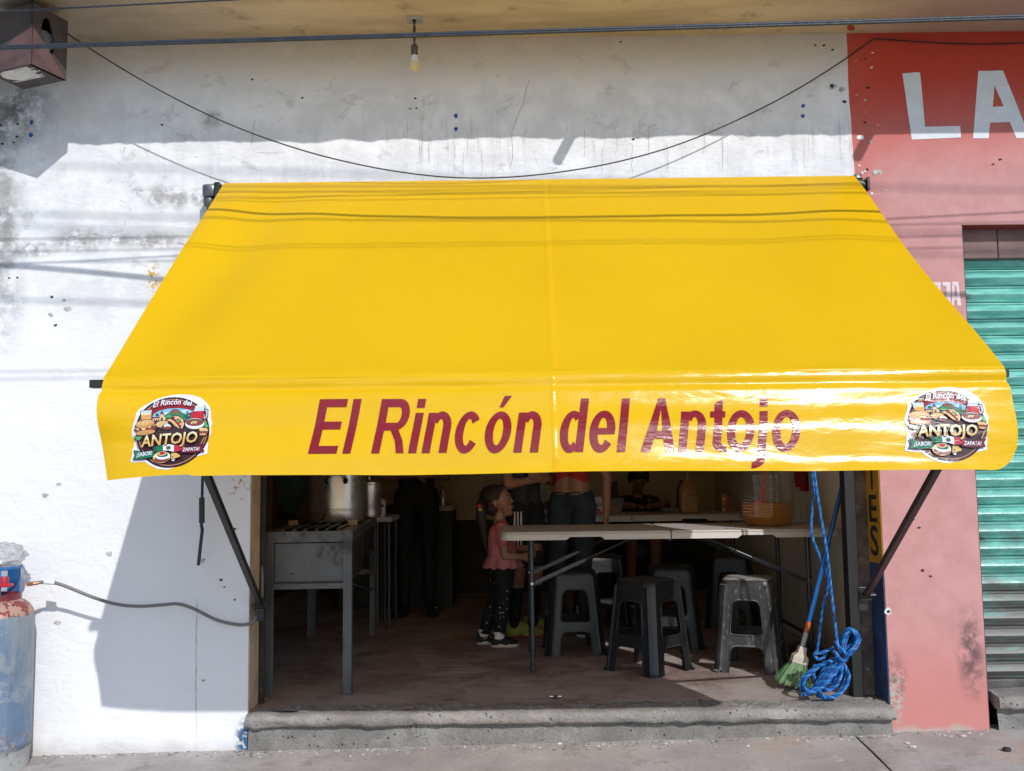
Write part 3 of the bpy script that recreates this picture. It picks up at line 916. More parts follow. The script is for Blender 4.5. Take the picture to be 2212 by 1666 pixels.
for i, (px, py, r) in enumerate(((1858, 298, 9), (1868, 265, 4), (1874, 190, 5), (1895, 372, 12), (2145, 355, 4), (2160, 345, 4), (1985, 1140, 4), (1993, 1232, 5), (2010, 1245, 4))):
    wall_disc(px, py, r, M_letter if i in (0,) else (M_chip if r > 8 else M_hole), 'plaster_chip', neigh, 140 + i, 0.7)

# ================================================================== awning
def mat_vinyl(name, wrinkle, r0, r1):
    t = NT(name)
    n = t.noise(1.2, 3)
    c = t.mix(t.rng(n, 0.3, 0.7), (0.92, 0.545, 0.003), (0.96, 0.575, 0.004))
    s = t.rng(t.noise(7, 5, rough=0.75), 0.72, 0.80)
    c = t.mix(t.mul(s, 0.18), c, (0.45, 0.27, 0.03))
    wr = t.noise(1.0, 3, vec=t.scaled((2.4, 6, 8)), rough=0.5, dist=0.8)
    cr = t.noise(1.0, 3, vec=t.scaled((7, 10, 17)), rough=0.55, dist=1.2)
    nrm = t.bump(t.add(wr, t.mul(cr, 0.30)), wrinkle, 0.016)
    p = t.pri(c, t.rng(t.noise(12, 3), 0.3, 0.7, r0, r1), 0, 0.30 if wrinkle < 0.1 else 0.5, nrm)
    tl = t.t.nodes.new('ShaderNodeBsdfTranslucent'); tl.inputs[0].default_value = (0.90, 0.45, 0.02, 1)
    return t.done(t.shadermix(0.25, p, tl.outputs[0]))
M_vinyl = mat_vinyl('yellow_vinyl', 0.05, 0.32, 0.40)
M_vinyl_f = mat_vinyl('yellow_vinyl_front', 0.34, 0.17, 0.25)
M_red_l = None
AX0, AX1 = -1.298, 1.566
BC = Vector((0, -1.33, 1.515)); BR = 0.030
S0 = Vector((0, -0.118, 2.545)); SD = Vector((0, -0.78, -0.626)).normalized(); SN = Vector((0, -0.64, 0.768)).normalized()
E0 = BC + SN * BR
KA = radians(17.5)
VN = Vector((0, -cos(KA), sin(KA))); VD = Vector((0, -sin(KA), -cos(KA)))
V0 = BC + VN * BR
VL = 0.322
def canopy_pt(x, v, off=0.0):
    p = S0.lerp(E0, v)
    e = sin(pi * min(1, max(0, v)))
    dl = x - AX0; dr = AX1 - x
    d = -0.012 * e
    d += (0.017 * sin(15 * dl + 3 * v) * exp(-dl / 0.34) + 0.013 * sin(9 * dr - 5 * v + 1) * exp(-dr / 0.5)) * (0.35 + 0.65 * e) * (1 if v < 0.9 else (1 - v) * 10)
    d += 0.006 * mnoise.noise((x * 1.7, v * 1.6, 0)) * e + 0.0022 * mnoise.noise((x * 6, v * 2.0, 7)) * e
    d += 0.0035 * mnoise.noise((x * 5.0, v * 1.4, 4)) * (v ** 3) * (1 if v < 0.95 else (1 - v) * 20)
    p = p + SN * (d * min(1.0, v * 7) + off)
    return Vector((x, p.y, p.z))
def valance_len(x):
    r = 0.085
    a = AX1 - r
    L = VL + 0.006 * sin(1.3 * x + 0.4) - 0.004 * (x < -1.0)
    if x > a:
        L -= (r - sqrt(max(0, r * r - (x - a) ** 2))) * 0.95
    return L
def valance_pt(x, t, off=0.0):
    p = V0 + VD * t
    s = t / VL
    d = 0.0
    d -= 0.013 * exp(-((t - 0.034) / 0.014) ** 2) * (0.75 + 0.6 * mnoise.noise((x * 2.3, 0, 2)))
    d += 0.0042 * sin(34 * t + 1.2 * sin(1.7 * x + 0.5) + 0.6 * x) * (0.5 + s)
    d += 0.0035 * mnoise.noise((x * 2.6, t * 16, 3)) + 0.003 * mnoise.noise((x * 7, t * 9, 8)) * s
    d += 0.012 * s * sin(2.1 * x + 0.7) + 0.007 * s * s * sin(5.3 * x)
    dl = x - AX0
    d += -0.045 * s * exp(-dl / 0.16) + 0.018 * exp(-dl / 0.12) * sin(6 * s)
    dr = AX1 - x
    d += -0.03 * s * s * exp(-dr / 0.12)
    q = p + VN * (d + off)
    xx = x + 0.038 * s ** 1.6 * exp(-dl / 0.22) - 0.012 * sin(pi * s) * exp(-dl / 0.1) + 0.012 * sin(pi * s) * exp(-dr / 0.15) - 0.02 * s * s * exp(-dr / 0.25)
    return Vector((xx, q.y, q.z))
def proj(p):
    d = Vector(p) - CAM; w = d.dot(_F)
    return 1106 + FPX * d.dot(_R) / w, 833 - FPX * d.dot(_U) / w
def pv(px, py):
    """point of the photograph -> (x, t) on the hanging front of the awning"""
    x, t = P(px, py, V0.y - 0.05).x, 0.15
    for _ in range(12):
        qx, qy = proj(valance_pt(x, t))
        x += (px - qx) / 690.0; t += (py - qy) / 655.0
    return x, t

awn = thing('awning', 'bright yellow vinyl awning with red lettering and two food badges over the doorway', 'awning', (0, 0, 0))
nu, nv = 200, 70
mb = MB(); vs = []
us = frot(AX0, AX1, nu)
for j in range(nv + 1):
    v = j / nv
    for x in us: vs.append(canopy_pt(x, v))
# cloth turning over the front bar
a0 = atan2(SN.z, SN.y); a1 = atan2(VN.z, VN.y)
for k in range(1, 7):
    a = a0 + (a1 - a0) * k / 6
    for x in us:
        rr = BR + 0.003 * mnoise.noise((x * 3, k * .3, 5))
        vs.append(Vector((x, BC.y + rr * cos(a), BC.z + rr * sin(a))) if k < 6 else valance_pt(x, 0.0))
rows = nv + 7
fs = [(j * nu + i, (j + 1) * nu + i, (j + 1) * nu + i + 1, j * nu + i + 1) for j in range(rows - 1) for i in range(nu - 1)]
canopy = mb.raw(vs, fs).build('canopy', M_vinyl, awn, smooth=80)
mb = MB(); vs = []; nt = 56
us2 = frot(AX0, AX1 - 0.0005, 300)
for j in range(nt + 1):
    for x in us2: vs.append(valance_pt(x, valance_len(x) * j / nt))
n2 = len(us2)
mb.raw(vs, [(j * n2 + i, (j + 1) * n2 + i, (j + 1) * n2 + i + 1, j * n2 + i + 1) for j in range(nt) for i in range(n2 - 1)])
valance = mb.build('valance', M_vinyl_f, awn, smooth=80)
# welded seam down the middle
sx0 = XZ(1176, 400, -0.12)[0]; sx1 = pv(1199, 900)[0]
M_seam = simple('seam_vinyl', (0.80, 0.47, 0.012), 0.35, 0, 0.05, 3)
mb = MB(); vs = []
ns = 60
for j in range(ns + 1):
    v = 0.004 + 0.99 * j / ns
    xc = sx0 + (sx1 - sx0) * min(1, v) * 0.93
    for dx, o_ in ((-0.013, 0.0003), (-0.011, 0.0008), (0.0125, 0.0009), (0.013, 0.0003)): vs.append(canopy_pt(xc + dx, v, o_))
mb.raw(vs, [(j * 4 + i, (j + 1) * 4 + i, (j + 1) * 4 + i + 1, j * 4 + i + 1) for j in range(ns) for i in range(3)])
mb.build('seam', M_vinyl, canopy, smooth=60)
mb = MB(); vs = []
for j in range(ns + 1):
    t = 0.004 + (valance_len(sx1) - 0.006) * j / ns
    for dx, o_ in ((-0.013, 0.0003), (-0.011, 0.0010), (0.0125, 0.0011), (0.013, 0.0003)): vs.append(valance_pt(sx1 + dx, t, o_))
mb.raw(vs, [(j * 4 + i, (j + 1) * 4 + i, (j + 1) * 4 + i + 1, j * 4 + i + 1) for j in range(ns) for i in range(3)])
mb.build('seam', M_vinyl_f, valance, smooth=60)

# big red name on the front, one letter at a time
def mat_print(name, col, rough=0.25):
    if name in MATS: return MATS[name]
    t = NT(name)
    c = t.mix(t.rng(t.noise(14, 4), 0.3, 0.7), tuple(q * 0.93 for q in col), tuple(min(1, q * 1.06) for q in col))
    wr = t.noise(1.0, 4, vec=t.scaled((3.2, 9, 16)), rough=0.55, dist=0.8)
    cr = t.noise(1.0, 4, vec=t.scaled((9, 14, 30)), rough=0.6, dist=1.2)
    nrm = t.bump(t.add(wr, t.mul(cr, 0.35)), 0.28, 0.016)
    MATS[name] = t.done(t.pri(c, rough, 0, 0.5, nrm))
    return MATS[name]
M_red_l = mat_print('red_print', (0.235, 0.009, 0.014), 0.22)
CAPH = None
def ring(cx, cy, ox, oy, ix, iy, d0=0, d1=360, n=30):
    o = [(cx + ox * cos(radians(a)), cy + oy * sin(radians(a))) for a in frot(d0, d1, n)]
    i = [(cx + ix * cos(radians(a)), cy + iy * sin(radians(a))) for a in frot(d0, d1, n)]
    return [(o[k], o[k + 1], i[k + 1], i[k]) for k in range(n - 1)]
def rect(x0, y0, x1, y1): return [((x0, y0), (x1, y0), (x1, y1), (x0, y1))]
SW = 0.142
def glyph(ch, w):
    """quads of a heavy grotesque letter, cap height 1, width w"""
    s = SW; xh = 0.755; ov = 0.012
    if ch == 'E': return rect(0, 0, s + 0.01, 1) + rect(s + 0.01, 0, w, 0.145) + rect(s + 0.01, 0.455, w * 0.93, 0.60) + rect(s + 0.01, 0.855, w * 1.0, 1)
    if ch == 'l': return rect(0, 0, s, 1)
    if ch == 'i': return rect(0, 0, s, xh - 0.01) + rect(0, 0.835, s, 1)
    if ch == 'R':
        q = rect(0, 0, s, 1) + rect(s, 0.855, w * 0.60, 1) + rect(s, 0.425, w * 0.60, 0.57)
        q += ring(w * 0.60, 0.7125, w * 0.36, 0.2875, w * 0.36 - s, 0.1425, -90, 90, 16)
        return q + [((w * 0.46, 0.425), (w * 0.70, 0.435), (w * 0.90, 0.22), (w * 0.66, 0.22)), ((w * 0.66, 0.22), (w * 0.90, 0.22), (w * 1.0, 0), (w * 0.76, 0))]
    if ch == 'n':
        rx = (w - 0.04) / 2
        return rect(0, 0, s, xh - 0.01) + rect(w - s, 0, w, 0.46) + ring(w - rx, 0.46, rx, xh - 0.46 + ov, rx - s, xh - 0.46 - 0.125, 0, 150, 20)
    if ch == 'c': return ring(w / 2, xh / 2, w / 2, xh / 2 + ov, w / 2 - s, xh / 2 - 0.125, 38, 325, 34)
    if ch in 'oó':
        q = ring(w / 2, xh / 2, w / 2, xh / 2 + ov, w / 2 - s, xh / 2 - 0.125, 0, 360, 40)
        if ch == 'ó': q += [((w * 0.40, 0.84), (w * 0.56, 0.84), (w * 0.83, 1.05), (w * 0.54, 1.05))]
        return q
    if ch == 'd': return rect(w - s, 0, w, 1) + ring((w - 0.03) / 2, xh / 2, (w - 0.03) / 2, xh / 2 + ov, (w - 0.03) / 2 - s, xh / 2 - 0.125, 48, 312, 30)
    if ch == 'e': return ring(w / 2, xh / 2, w / 2, xh / 2 + ov, w / 2 - s, xh / 2 - 0.125, 2, 322, 36) + rect(s * 0.8, 0.315, w - 0.004, 0.43)
    if ch == 'A':
        f = 0.115
        def L(y): return w * 0.395 * y
        return [((0, 0), (s + 0.02, 0), (L(0.23) + s + 0.02, 0.23), (L(0.23), 0.23)), ((w - s - 0.02, 0), (w, 0), (w - L(0.23), 0.23), (w - L(0.23) - s - 0.02, 0.23)),
                ((L(0.23), 0.23), (w - L(0.23), 0.23), (w - L(0.37), 0.37), (L(0.37), 0.37)),
                ((L(0.37), 0.37), (L(0.37) + s + 0.02, 0.37), (w * 0.5, 0.82), (L(0.82), 0.82)), ((w - L(0.37) - s - 0.02, 0.37), (w - L(0.37), 0.37), (w - L(0.82), 0.82), (w * 0.5, 0.82)),
                ((L(0.82), 0.82), (w - L(0.82), 0.82), (w - L(1.0), 1.0), (L(1.0), 1.0))]
    if ch == 't':
        a = w * 0.28
        return [((a, 0.17), (a + s, 0.17), (a + s, 0.62), (a, 0.62)), ((0, 0.62), (w, 0.62), (w, xh - 0.01), (0, xh - 0.01)), ((a, xh - 0.01), (a + s, xh - 0.01), (a + s, 1.0), (a, 0.90))] + ring(a + s + 0.07, 0.17, s + 0.07, 0.18, 0.07, 0.06, 180, 285, 10)
    if ch == 'j':
        return rect(0, -0.12, s, xh - 0.01) + rect(0, 0.835, s, 1) + ring(-0.09, -0.12, 0.09 + s, 0.20, 0.09, 0.075, -92, 0, 12)
    return []
z1 = lambda z: (1160 + z / 2.0868) * 0.54216
z2 = lambda z: (2160 + z / 2.011) * 0.54216
LET = [('E', z1(140), z1(378)), ('l', z1(425), z1(487)), ('R', z1(665), z1(935)), ('i', z1(972), z1(1030)), ('n', z1(1090), z1(1288)), ('c', z1(1342), z1(1538)), ('ó', z1(1592), z1(1798)), ('n', z1(1852), z1(2047)),
       ('d', z2(128), z2(322)), ('e', z2(366), z2(562)), ('l', z2(597), z2(655)), ('A', z2(786), z2(1062)), ('n', z2(1095), z2(1290)), ('t', z2(1326), z2(1448)), ('o', z2(1474), z2(1684)), ('j', z2(1726), z2(1785)), ('o', z2(1838), z2(2052))]
for ch, pa, pb_ in LET:
    u = (pa - 667) / (1725 - 667)
    base_py = 981 - 6 * u; top_py = 863 - 2.5 * u
    (xa, tb_), (xb, _) = pv(pa, base_py), pv(pb_, base_py)
    tt = pv((pa + pb_) / 2, top_py)[1]
    H = tb_ - tt
    w = (xb - xa) / H
    if ch in 'coóedn':
        xa -= 0.012 * H; w += 0.024
    if ch in 'lij': SWs = SW
    qs = glyph(ch, w)
    V = []; F = []
    for q in qs:
        k = len(V); V += [(xa + (x + 0.150 * y) * H, tb_ - y * H) for x, y in q]; F.append([k, k + 1, k + 2, k + 3])
    V, F = cut2d(V, F, 0.018)
    V3 = [valance_pt(x, t, 0.0022) for x, t in V]
    F = [f if (V3[f[1]] - V3[f[0]]).cross(V3[f[2]] - V3[f[0]]).dot(VN) > 0 else f[::-1] for f in F]
    mb = MB(); mb.raw(V3, F)
    mb.build('letter', M_red_l, valance, smooth=80)

# ------------------------------------------------ the round food badge, drawn in layers
BC_ = {'white': (0.80, 0.80, 0.84), 'brown': (0.055, 0.018, 0.020), 'tan': (0.50, 0.24, 0.12), 'red': (0.27, 0.020, 0.025), 'sky': (0.22, 0.50, 0.72),
       'cloud': (0.62, 0.75, 0.82), 'green': (0.05, 0.20, 0.09), 'dgreen': (0.02, 0.10, 0.05), 'mount': (0.26, 0.11, 0.05), 'cream': (0.78, 0.58, 0.30),
       'bread': (0.62, 0.30, 0.11), 'breadl': (0.74, 0.46, 0.20), 'meat': (0.24, 0.045, 0.03), 'gold': (0.66, 0.42, 0.12), 'golds': (0.80, 0.68, 0.36),
       'juice': (0.72, 0.36, 0.10), 'jam': (0.50, 0.018, 0.018), 'glass': (0.55, 0.60, 0.64), 'line': (0.03, 0.012, 0.014), 'flagg': (0.01, 0.19, 0.08),
       'flagr': (0.52, 0.025, 0.05), 'wine': (0.20, 0.012, 0.035), 'leaf': (0.10, 0.34, 0.10), 'grey': (0.10, 0.09, 0.09)}
BN = list(BC_)
def ell(cx, cy, rx, ry, n=28, a0=0, a1=2 * pi, rot=0.0):
    out = []
    for i in range(n):
        a = a0 + (a1 - a0) * i / (n if abs(a1 - a0 - 2 * pi) < 1e-6 else n - 1)
        x, y = rx * cos(a), ry * sin(a)
        out.append((cx + x * cos(rot) - y * sin(rot), cy + x * sin(rot) + y * cos(rot)))
    return out
ART = []
def art(col, *loops): ART.append((col, [list(L) for L in loops]))
outline = [(1040, 95), (1200, 110), (1380, 170), (1500, 270), (1580, 380), (1605, 480), (1600, 560), (1635, 680), (1605, 760), (1622, 850), (1590, 930), (1550, 1010), (1588, 1060), (1580, 1170), (1592, 1262), (1450, 1300), (1330, 1330), (1200, 1420), (1050, 1500), (850, 1552), (650, 1525), (480, 1440), (380, 1370), (180, 1365), (90, 1350), (85, 1310), (120, 1180), (115, 1120), (150, 1040), (165, 960), (130, 880), (115, 790), (150, 680), (200, 560), (215, 470), (280, 380), (400, 300), (560, 200), (760, 130), (900, 100)]
art('white', outline)
art('line', ell(890, 838, 700, 682, 48)); art('brown', ell(890, 838, 682, 664, 48)); art('tan', ell(890, 838, 655, 640, 48)); art('brown', ell(890, 838, 640, 625, 48))
art('red', ell(890, 838, 618, 605, 30, pi * 1.17, pi * 1.80) + ell(890, 900, 470, 510, 20, pi * 1.80, pi * 1.17))
art('sky', [(500, 590), (540, 490), (640, 430), (800, 390), (980, 385), (1150, 405), (1280, 450), (1300, 600)])
art('cloud', [(560, 520), (700, 470), (820, 455), (900, 430), (820, 490), (700, 510)]); art('cloud', [(1050, 440), (1150, 420), (1230, 440), (1150, 470), (1080, 470)])
art('line', [(740, 530), (830, 460), (900, 402), (980, 402), (1060, 470), (1230, 560), (1240, 620), (740, 620)])
art('green', [(752, 535), (835, 468), (905, 412), (975, 412), (1055, 478), (1222, 565), (1230, 620), (752, 620)])
art('mount', [(835, 480), (905, 414), (975, 414), (1050, 480), (1000, 500), (970, 450), (930, 520), (890, 460)])
art('dgreen', [(1095, 530), (1110, 510), (1125, 520), (1130, 545), (1145, 545), (1145, 450), (1165, 432), (1188, 450), (1188, 555), (1200, 555), (1205, 520), (1222, 512), (1225, 570), (1190, 590), (1188, 620), (1145, 620), (1145, 575), (1105, 565)])
art('leaf', [(1152, 460), (1166, 445), (1180, 460), (1180, 610), (1152, 610)])
art('line', [(515, 620), (515, 545), (655, 545), (655, 500), (695, 425), (735, 500), (735, 530), (775, 545), (775, 615)])
art('cream', [(525, 615), (525, 575), (660, 570), (665, 500), (695, 470), (725, 500), (728, 540), (765, 548), (765, 610)])
art('red', [(522, 575), (530, 550), (655, 548), (660, 570)]); art('red', [(665, 500), (695, 440), (726, 500)])
for q in (555, 600, 640): art('line', rrect(q - 12, 585, q + 10, 620, 8, 2))
art('line', rrect(680, 560, 715, 612, 14, 3)); art('dgreen', ell(610, 510, 34, 26, 10))
art('line', [(288, 425), (515, 405), (515, 600), (310, 600)]); art('glass', [(300, 432), (505, 415), (500, 590), (320, 590)]); art('juice', [(308, 490), (502, 478), (498, 590), (322, 590)]); art('golds', ell(400, 490, 92, 22, 14)); art('tan', [(440, 440), (470, 365), (482, 368), (455, 445)])
art('line', [(1300, 345), (1490, 340), (1505, 385), (1490, 400), (1560, 420), (1560, 560), (1530, 610), (1490, 610), (1225, 610), (1225, 560), (1290, 400)])
art('glass', [(1310, 355), (1480, 350), (1492, 380), (1478, 410), (1500, 600), (1235, 600), (1245, 540), (1300, 410)]); art('jam', [(1280, 455), (1475, 450), (1488, 600), (1240, 600), (1245, 545)]); art('red', [(1300, 470), (1340, 468), (1335, 590), (1270, 590)]); art('flagr', [(1390, 470), (1440, 470), (1445, 520), (1395, 520)])
art('glass', [(1500, 425), (1545, 432), (1548, 545), (1510, 595), (1500, 590), (1522, 540), (1520, 460), (1498, 452)]); art('white', ell(1395, 358, 88, 18, 14))
art('line', ell(400, 740, 215, 150, 24)); art('bread', ell(385, 668, 182, 68, 24, rot=-0.12)); art('breadl', ell(375, 650, 140, 42, 18, rot=-0.12))
for q in (300, 375, 450): art('bread', [(q, 620), (q + 14, 616), (q + 40, 680), (q + 28, 684)])
art('meat', [(170, 760), (250, 735), (420, 745), (580, 690), (595, 740), (560, 790), (400, 815), (220, 820), (175, 790)]); art('cream', [(185, 735), (260, 745), (265, 785), (225, 765)]); art('cream', [(300, 745), (410, 740), (360, 790)]); art('cream', [(430, 735), (510, 715), (480, 750)]); art('cream', [(530, 700), (578, 682), (565, 710)])
art('bread', ell(385, 822, 190, 42, 20, rot=-0.08))
art('line', [(570, 690), (620, 630), (720, 610), (820, 630), (885, 720), (890, 780), (800, 792), (700, 780), (600, 740)]); art('breadl', [(582, 690), (630, 640), (720, 622), (800, 635), (830, 665), (740, 690), (690, 745), (620, 730)]); art('meat', [(700, 750), (780, 725), (880, 740), (880, 775), (760, 785)]); art('white', [(740, 700), (800, 675), (870, 710), (870, 735), (800, 725), (745, 740)])
art('line', [(770, 600), (850, 570), (900, 530), (1010, 540), (1100, 600), (1130, 680), (1100, 780), (1050, 790), (960, 740), (880, 660)]); art('breadl', [(785, 610), (860, 590), (940, 640), (1010, 720), (1040, 775), (960, 730), (880, 650)]); art('cream', [(900, 545), (1010, 552), (1095, 610), (1120, 690), (1090, 770), (1060, 770), (1090, 680), (1050, 600), (960, 570)]); art('jam', [(900, 560), (960, 575), (1050, 610), (1085, 690), (1065, 760), (1010, 690), (940, 610)])
art('leaf', ell(1010, 630, 34, 34, 8)); art('golds', ell(965, 590, 22, 14, 8)); art('golds', ell(1060, 690, 20, 18, 8)); art('leaf', [(770, 550), (830, 512), (890, 540), (890, 570), (800, 575)])
art('line', ell(1320, 690, 190, 108, 26)); art('white', ell(1318, 690, 178, 98, 26)); art('line', ell(1318, 668, 165, 66, 24)); art('meat', ell(1318, 672, 155, 58, 24)); art('cream', [(1240, 670), (1300, 640), (1370, 650), (1340, 690), (1290, 680), (1260, 695)]); art('leaf', [(1280, 655), (1340, 640), (1330, 670), (1290, 672)])
art('leaf', [(1490, 660), (1540, 650), (1545, 700), (1585, 750), (1540, 770), (1500, 740)]); art('line', ell(1490, 845, 100, 75, 18)); art('breadl', ell(1488, 805, 85, 38, 16, rot=0.1)); art('meat', ell(1490, 855, 85, 28, 14)); art('bread', ell(1482, 890, 70, 22, 14))
art('line', [(165, 880), (320, 885), (330, 920), (270, 970), (180, 960)]); art('leaf', [(178, 890), (310, 895), (312, 925), (262, 965), (195, 940)])
art('tan', [(200, 985), (215, 980), (262, 1130), (248, 1135)]); art('tan', [(1505, 940), (1520, 945), (1465, 1085), (1450, 1080)])
art('line', [(150, 1140), (350, 1185), (585, 1165), (580, 1315), (330, 1335), (135, 1325), (185, 1235)]); art('flagg', [(165, 1158), (350, 1200), (572, 1180), (568, 1300), (330, 1320), (165, 1312), (205, 1235)])
art('line', [(1110, 1140), (1330, 1130), (1550, 1072), (1510, 1160), (1545, 1235), (1330, 1265), (1095, 1255)]); art('wine', [(1122, 1152), (1330, 1142), (1530, 1090), (1492, 1160), (1525, 1222), (1330, 1250), (1108, 1242)])
art('dgreen', [(540, 1125), (620, 1090), (640, 1200), (590, 1215)]); art('flagg', [(620, 1095), (745, 1075), (752, 1190), (640, 1205)]); art('white', [(745, 1075), (850, 1070), (955, 1090), (965, 1225), (860, 1195), (752, 1190)]); art('flagr', [(955, 1090), (1060, 1095), (1165, 1078), (1150, 1135), (1090, 1215), (965, 1225)]); art('grey', ell(853, 1142, 46, 40, 16))
art('cream', ell(735, 1320, 172, 112, 24)); art('meat', ell(735, 1358, 150, 66, 22)); art('white', ell(760, 1300, 145, 66, 22)); art('leaf', ell(745, 1262, 108, 58, 20)); art('dgreen', ell(760, 1290, 100, 30, 16)); art('golds', ell(740, 1250, 80, 42, 16)); art('jam', ell(740, 1246, 62, 34, 16))
art('line', [(915, 1240), (1020, 1240), (1100, 1290), (1110, 1335), (1000, 1370), (915, 1385)]); art('gold', [(925, 1252), (1015, 1250), (1088, 1295), (1095, 1325), (1000, 1355), (925, 1372)]); art('line', ell(958, 1325, 12, 14, 8)); art('white', [(930, 1395), (1000, 1365), (985, 1410)])
ART_TXT = [('El Rincón del', 'white', (540, 385), (1255, 365), 120, 0.16, 0.014, 48), ('ANTOJO', 'line', (298, 1110), (1398, 1052), 225, 0.10, 0.05, 0), ('ANTOJO', 'gold', (308, 1100), (1388, 1042), 212, 0.10, 0.02, 0), ('¡SABOR!', 'white', (232, 1285), (542, 1262), 78, 0.08, 0.02, 0), ('ZAPATA!', 'white', (1130, 1225), (1450, 1215), 70, 0.08, 0.02, 0)]
def badge(cx, ct, scale, rot, name):
    mb = MB(); layer = 0
    def place(zx, zy):
        a = (zx - 860) * 1.643e-4 * scale; b = (zy - 825) * 1.643e-4 * scale
        return cx + a * cos(rot) + b * sin(rot), ct + b * cos(rot) - a * sin(rot)
    for col, loops in ART:
        layer += 1
        mb.m(BN.index(col))
        pl = [[(x, y) for x, y in L] for L in loops]
        tri = tessellate_polygon([[Vector((x, y, 0)) for x, y in L] for L in pl])
        flat = [q for L in pl for q in L]
        v, f = flat, [list(q) for q in tri]
        w = max(q[0] for q in flat) - min(q[0] for q in flat)
        if w > 140: v, f = cut2d(flat, f, 110)
        f = [q for q in f]
        o = 0.0016 + 0.0001 * layer
        V = [valance_pt(*place(x, y), o) for x, y in v]
        ok = []
        for q in f:
            a, b, c = V[q[0]], V[q[1]], V[q[2]]
            ok.append(q if (b - a).cross(c - a).dot(VN) > 0 else q[::-1])
        mb.raw(V, ok)
    for body, col, p0, p1, h, shear, offs, arc in ART_TXT:
        layer += 2
        mb.m(BN.index(col))
        v, f = text2d(body, 1.0, shear, offs, 1.0, 2)
        xa = min(q[0] for q in v); xb = max(q[0] for q in v); ya = 0.0
        yb = max(q[1] for q in v) if arc == 0 else 0.74
        def tr(x, y):
            u = (x - xa) / (xb - xa)
            bx = p0[0] + (p1[0] - p0[0]) * u; by = p0[1] + (p1[1] - p0[1]) * u - arc * 4 * u * (1 - u)
            return bx, by - (y - ya) / (yb - ya) * h
        v = [tr(*q) for q in v]
        if body == 'ANTOJO': v, f = cut2d(v, f, 60)
        o = 0.0016 + 0.0001 * layer
        V = [valance_pt(*place(x, y), o) for x, y in v]
        ok = []; hi = []
        for q in f:
            a, b, c = V[q[0]], V[q[1]], V[q[2]]
            q2 = q if (b - a).cross(c - a).dot(VN) > 0 else q[::-1]
            my = sum(v[i][1] for i in q) / len(q); mx_ = sum(v[i][0] for i in q) / len(q)
            if col == 'gold' and my < 945 - (mx_ - 860) * 0.05: hi.append(q2)
            else: ok.append(q2)
        mb.raw(V, ok)
        if hi: mb.m(BN.index('golds')); mb.raw(V, hi)
    return mb.build(name, [mat_print('badge_' + b, BC_[b], 0.22) for b in BN], valance, smooth=80)
bl = pv((500 + 860 / 4.76) * 0.54216, (1550 + 825 / 4.76) * 0.54216)
br = pv((3580 + 900 / 4.76) * 0.54216, (1510 + 855 / 4.76) * 0.54216)
badge(bl[0], bl[1], 1.03, 0.0, 'badge')
badge(br[0], br[1], 1.05, -0.05, 'badge')

# metalwork
M_tube = simple('black_tube', (0.020, 0.019, 0.020), 0.42, 0.1, 0.2, 30, dirt=(0.06, 0.05, 0.045), dirtamt=0.02)
M_cast = simple('grey_cast_metal', (0.16, 0.165, 0.17), 0.38, 0.7, 0.2, 40)
mb = MB(); mb.tube([(AX0 - 0.03, -0.11, 2.500), (AX1 + 0.03, -0.11, 2.500)], 0.038, 20); mb.build('roller_tube', M_tube, awn, smooth=True)
bz0 = P(197, 826, BC.y); bz1 = P(2175, 803, BC.y)
mb = MB(); mb.beam((bz0.x, BC.y, BC.z), (bz1.x, BC.y, BC.z), 0.034, 0.026, (0, 0, 1), 0.003); mb.build('front_bar', M_tube, awn)
lb = P(562, 1306, -0.03); rb = P(1872, 1284, -0.03)
for q, tx in ((lb, P(372, 815, -1.31).x), (rb, P(2130, 805, -1.31).x)):
    s = 1 if q.x > 0 else -1
    mb = MB(); mb.beam(q, (tx, BC.y + 0.02, BC.z - 0.02), 0.026, 0.026, (1, 0, 0), 0.003)
    arm = mb.build('arm', M_tube if s < 0 else simple('brown_black_tube', (0.055, 0.035, 0.032), 0.4, 0.1, 0.2, 30), awn)
    mid = Vector(q).lerp(Vector((tx, BC.y, BC.z)), 0.42)
    mb = MB(); mb.tube([mid + Vector((0.012, 0, 0)), mid + Vector((0.026, 0, -0.002))], 0.005, 8); mb.build('bolt', M_cast, arm)
    mb = MB(); bx = q.x
    mb.bbox((bx - 0.03, -0.012, q.z - 0.075), (bx + 0.012, 0.0, q.z + 0.03), 0.003)
    mb.beam((bx - 0.03, -0.02, q.z + 0.006), (bx + 0.035, -0.02, q.z + 0.006), 0.022, 0.006)
    mb.beam((bx - 0.03, -0.03, q.z - 0.022), (bx + 0.02, -0.03, q.z - 0.022), 0.022, 0.006)
    mb.tube([(bx - 0.035, -0.032, q.z - 0.004), (bx + 0.04, -0.032, q.z - 0.004)], 0.006, 8)
    mb.build('arm_bracket', M_tube, awn)
# gearbox, its wall bracket and the hanging crank on the left
g = P(462, 415, -0.09)
mb = MB()
mb.bbox((g.x - 0.045, -0.125, g.z - 0.03), (g.x + 0.012, -0.03, g.z + 0.03), 0.012)
mb.bbox((g.x - 0.005, -0.115, g.z + 0.000), (g.x + 0.032, -0.05, g.z + 0.036), 0.009)
mb.lathe((g.x - 0.02, -0.085, g.z - 0.075), [(0.012, 0), (0.026, 0.012), (0.030, 0.035), (0.024, 0.06), (0.0, 0.07)], 14)
mb.bbox((g.x + 0.005, -0.09, g.z - 0.07), (g.x + 0.035, -0.0, g.z - 0.03), 0.006)
mb.build('gearbox', M_cast, awn, smooth=40)
mb = MB(); mb.tube([(g.x - 0.01, -0.11, g.z - 0.004), (AX0 - 0.01, -0.11, 2.500)], 0.013, 10); mb.bbox((AX0 - 0.035, -0.15, 2.472), (AX0 - 0.01, -0.07, 2.542), 0.004); mb.bbox((g.x - 0.035, -0.012, g.z - 0.09), (g.x + 0.04, 0.0, g.z + 0.04), 0.003)
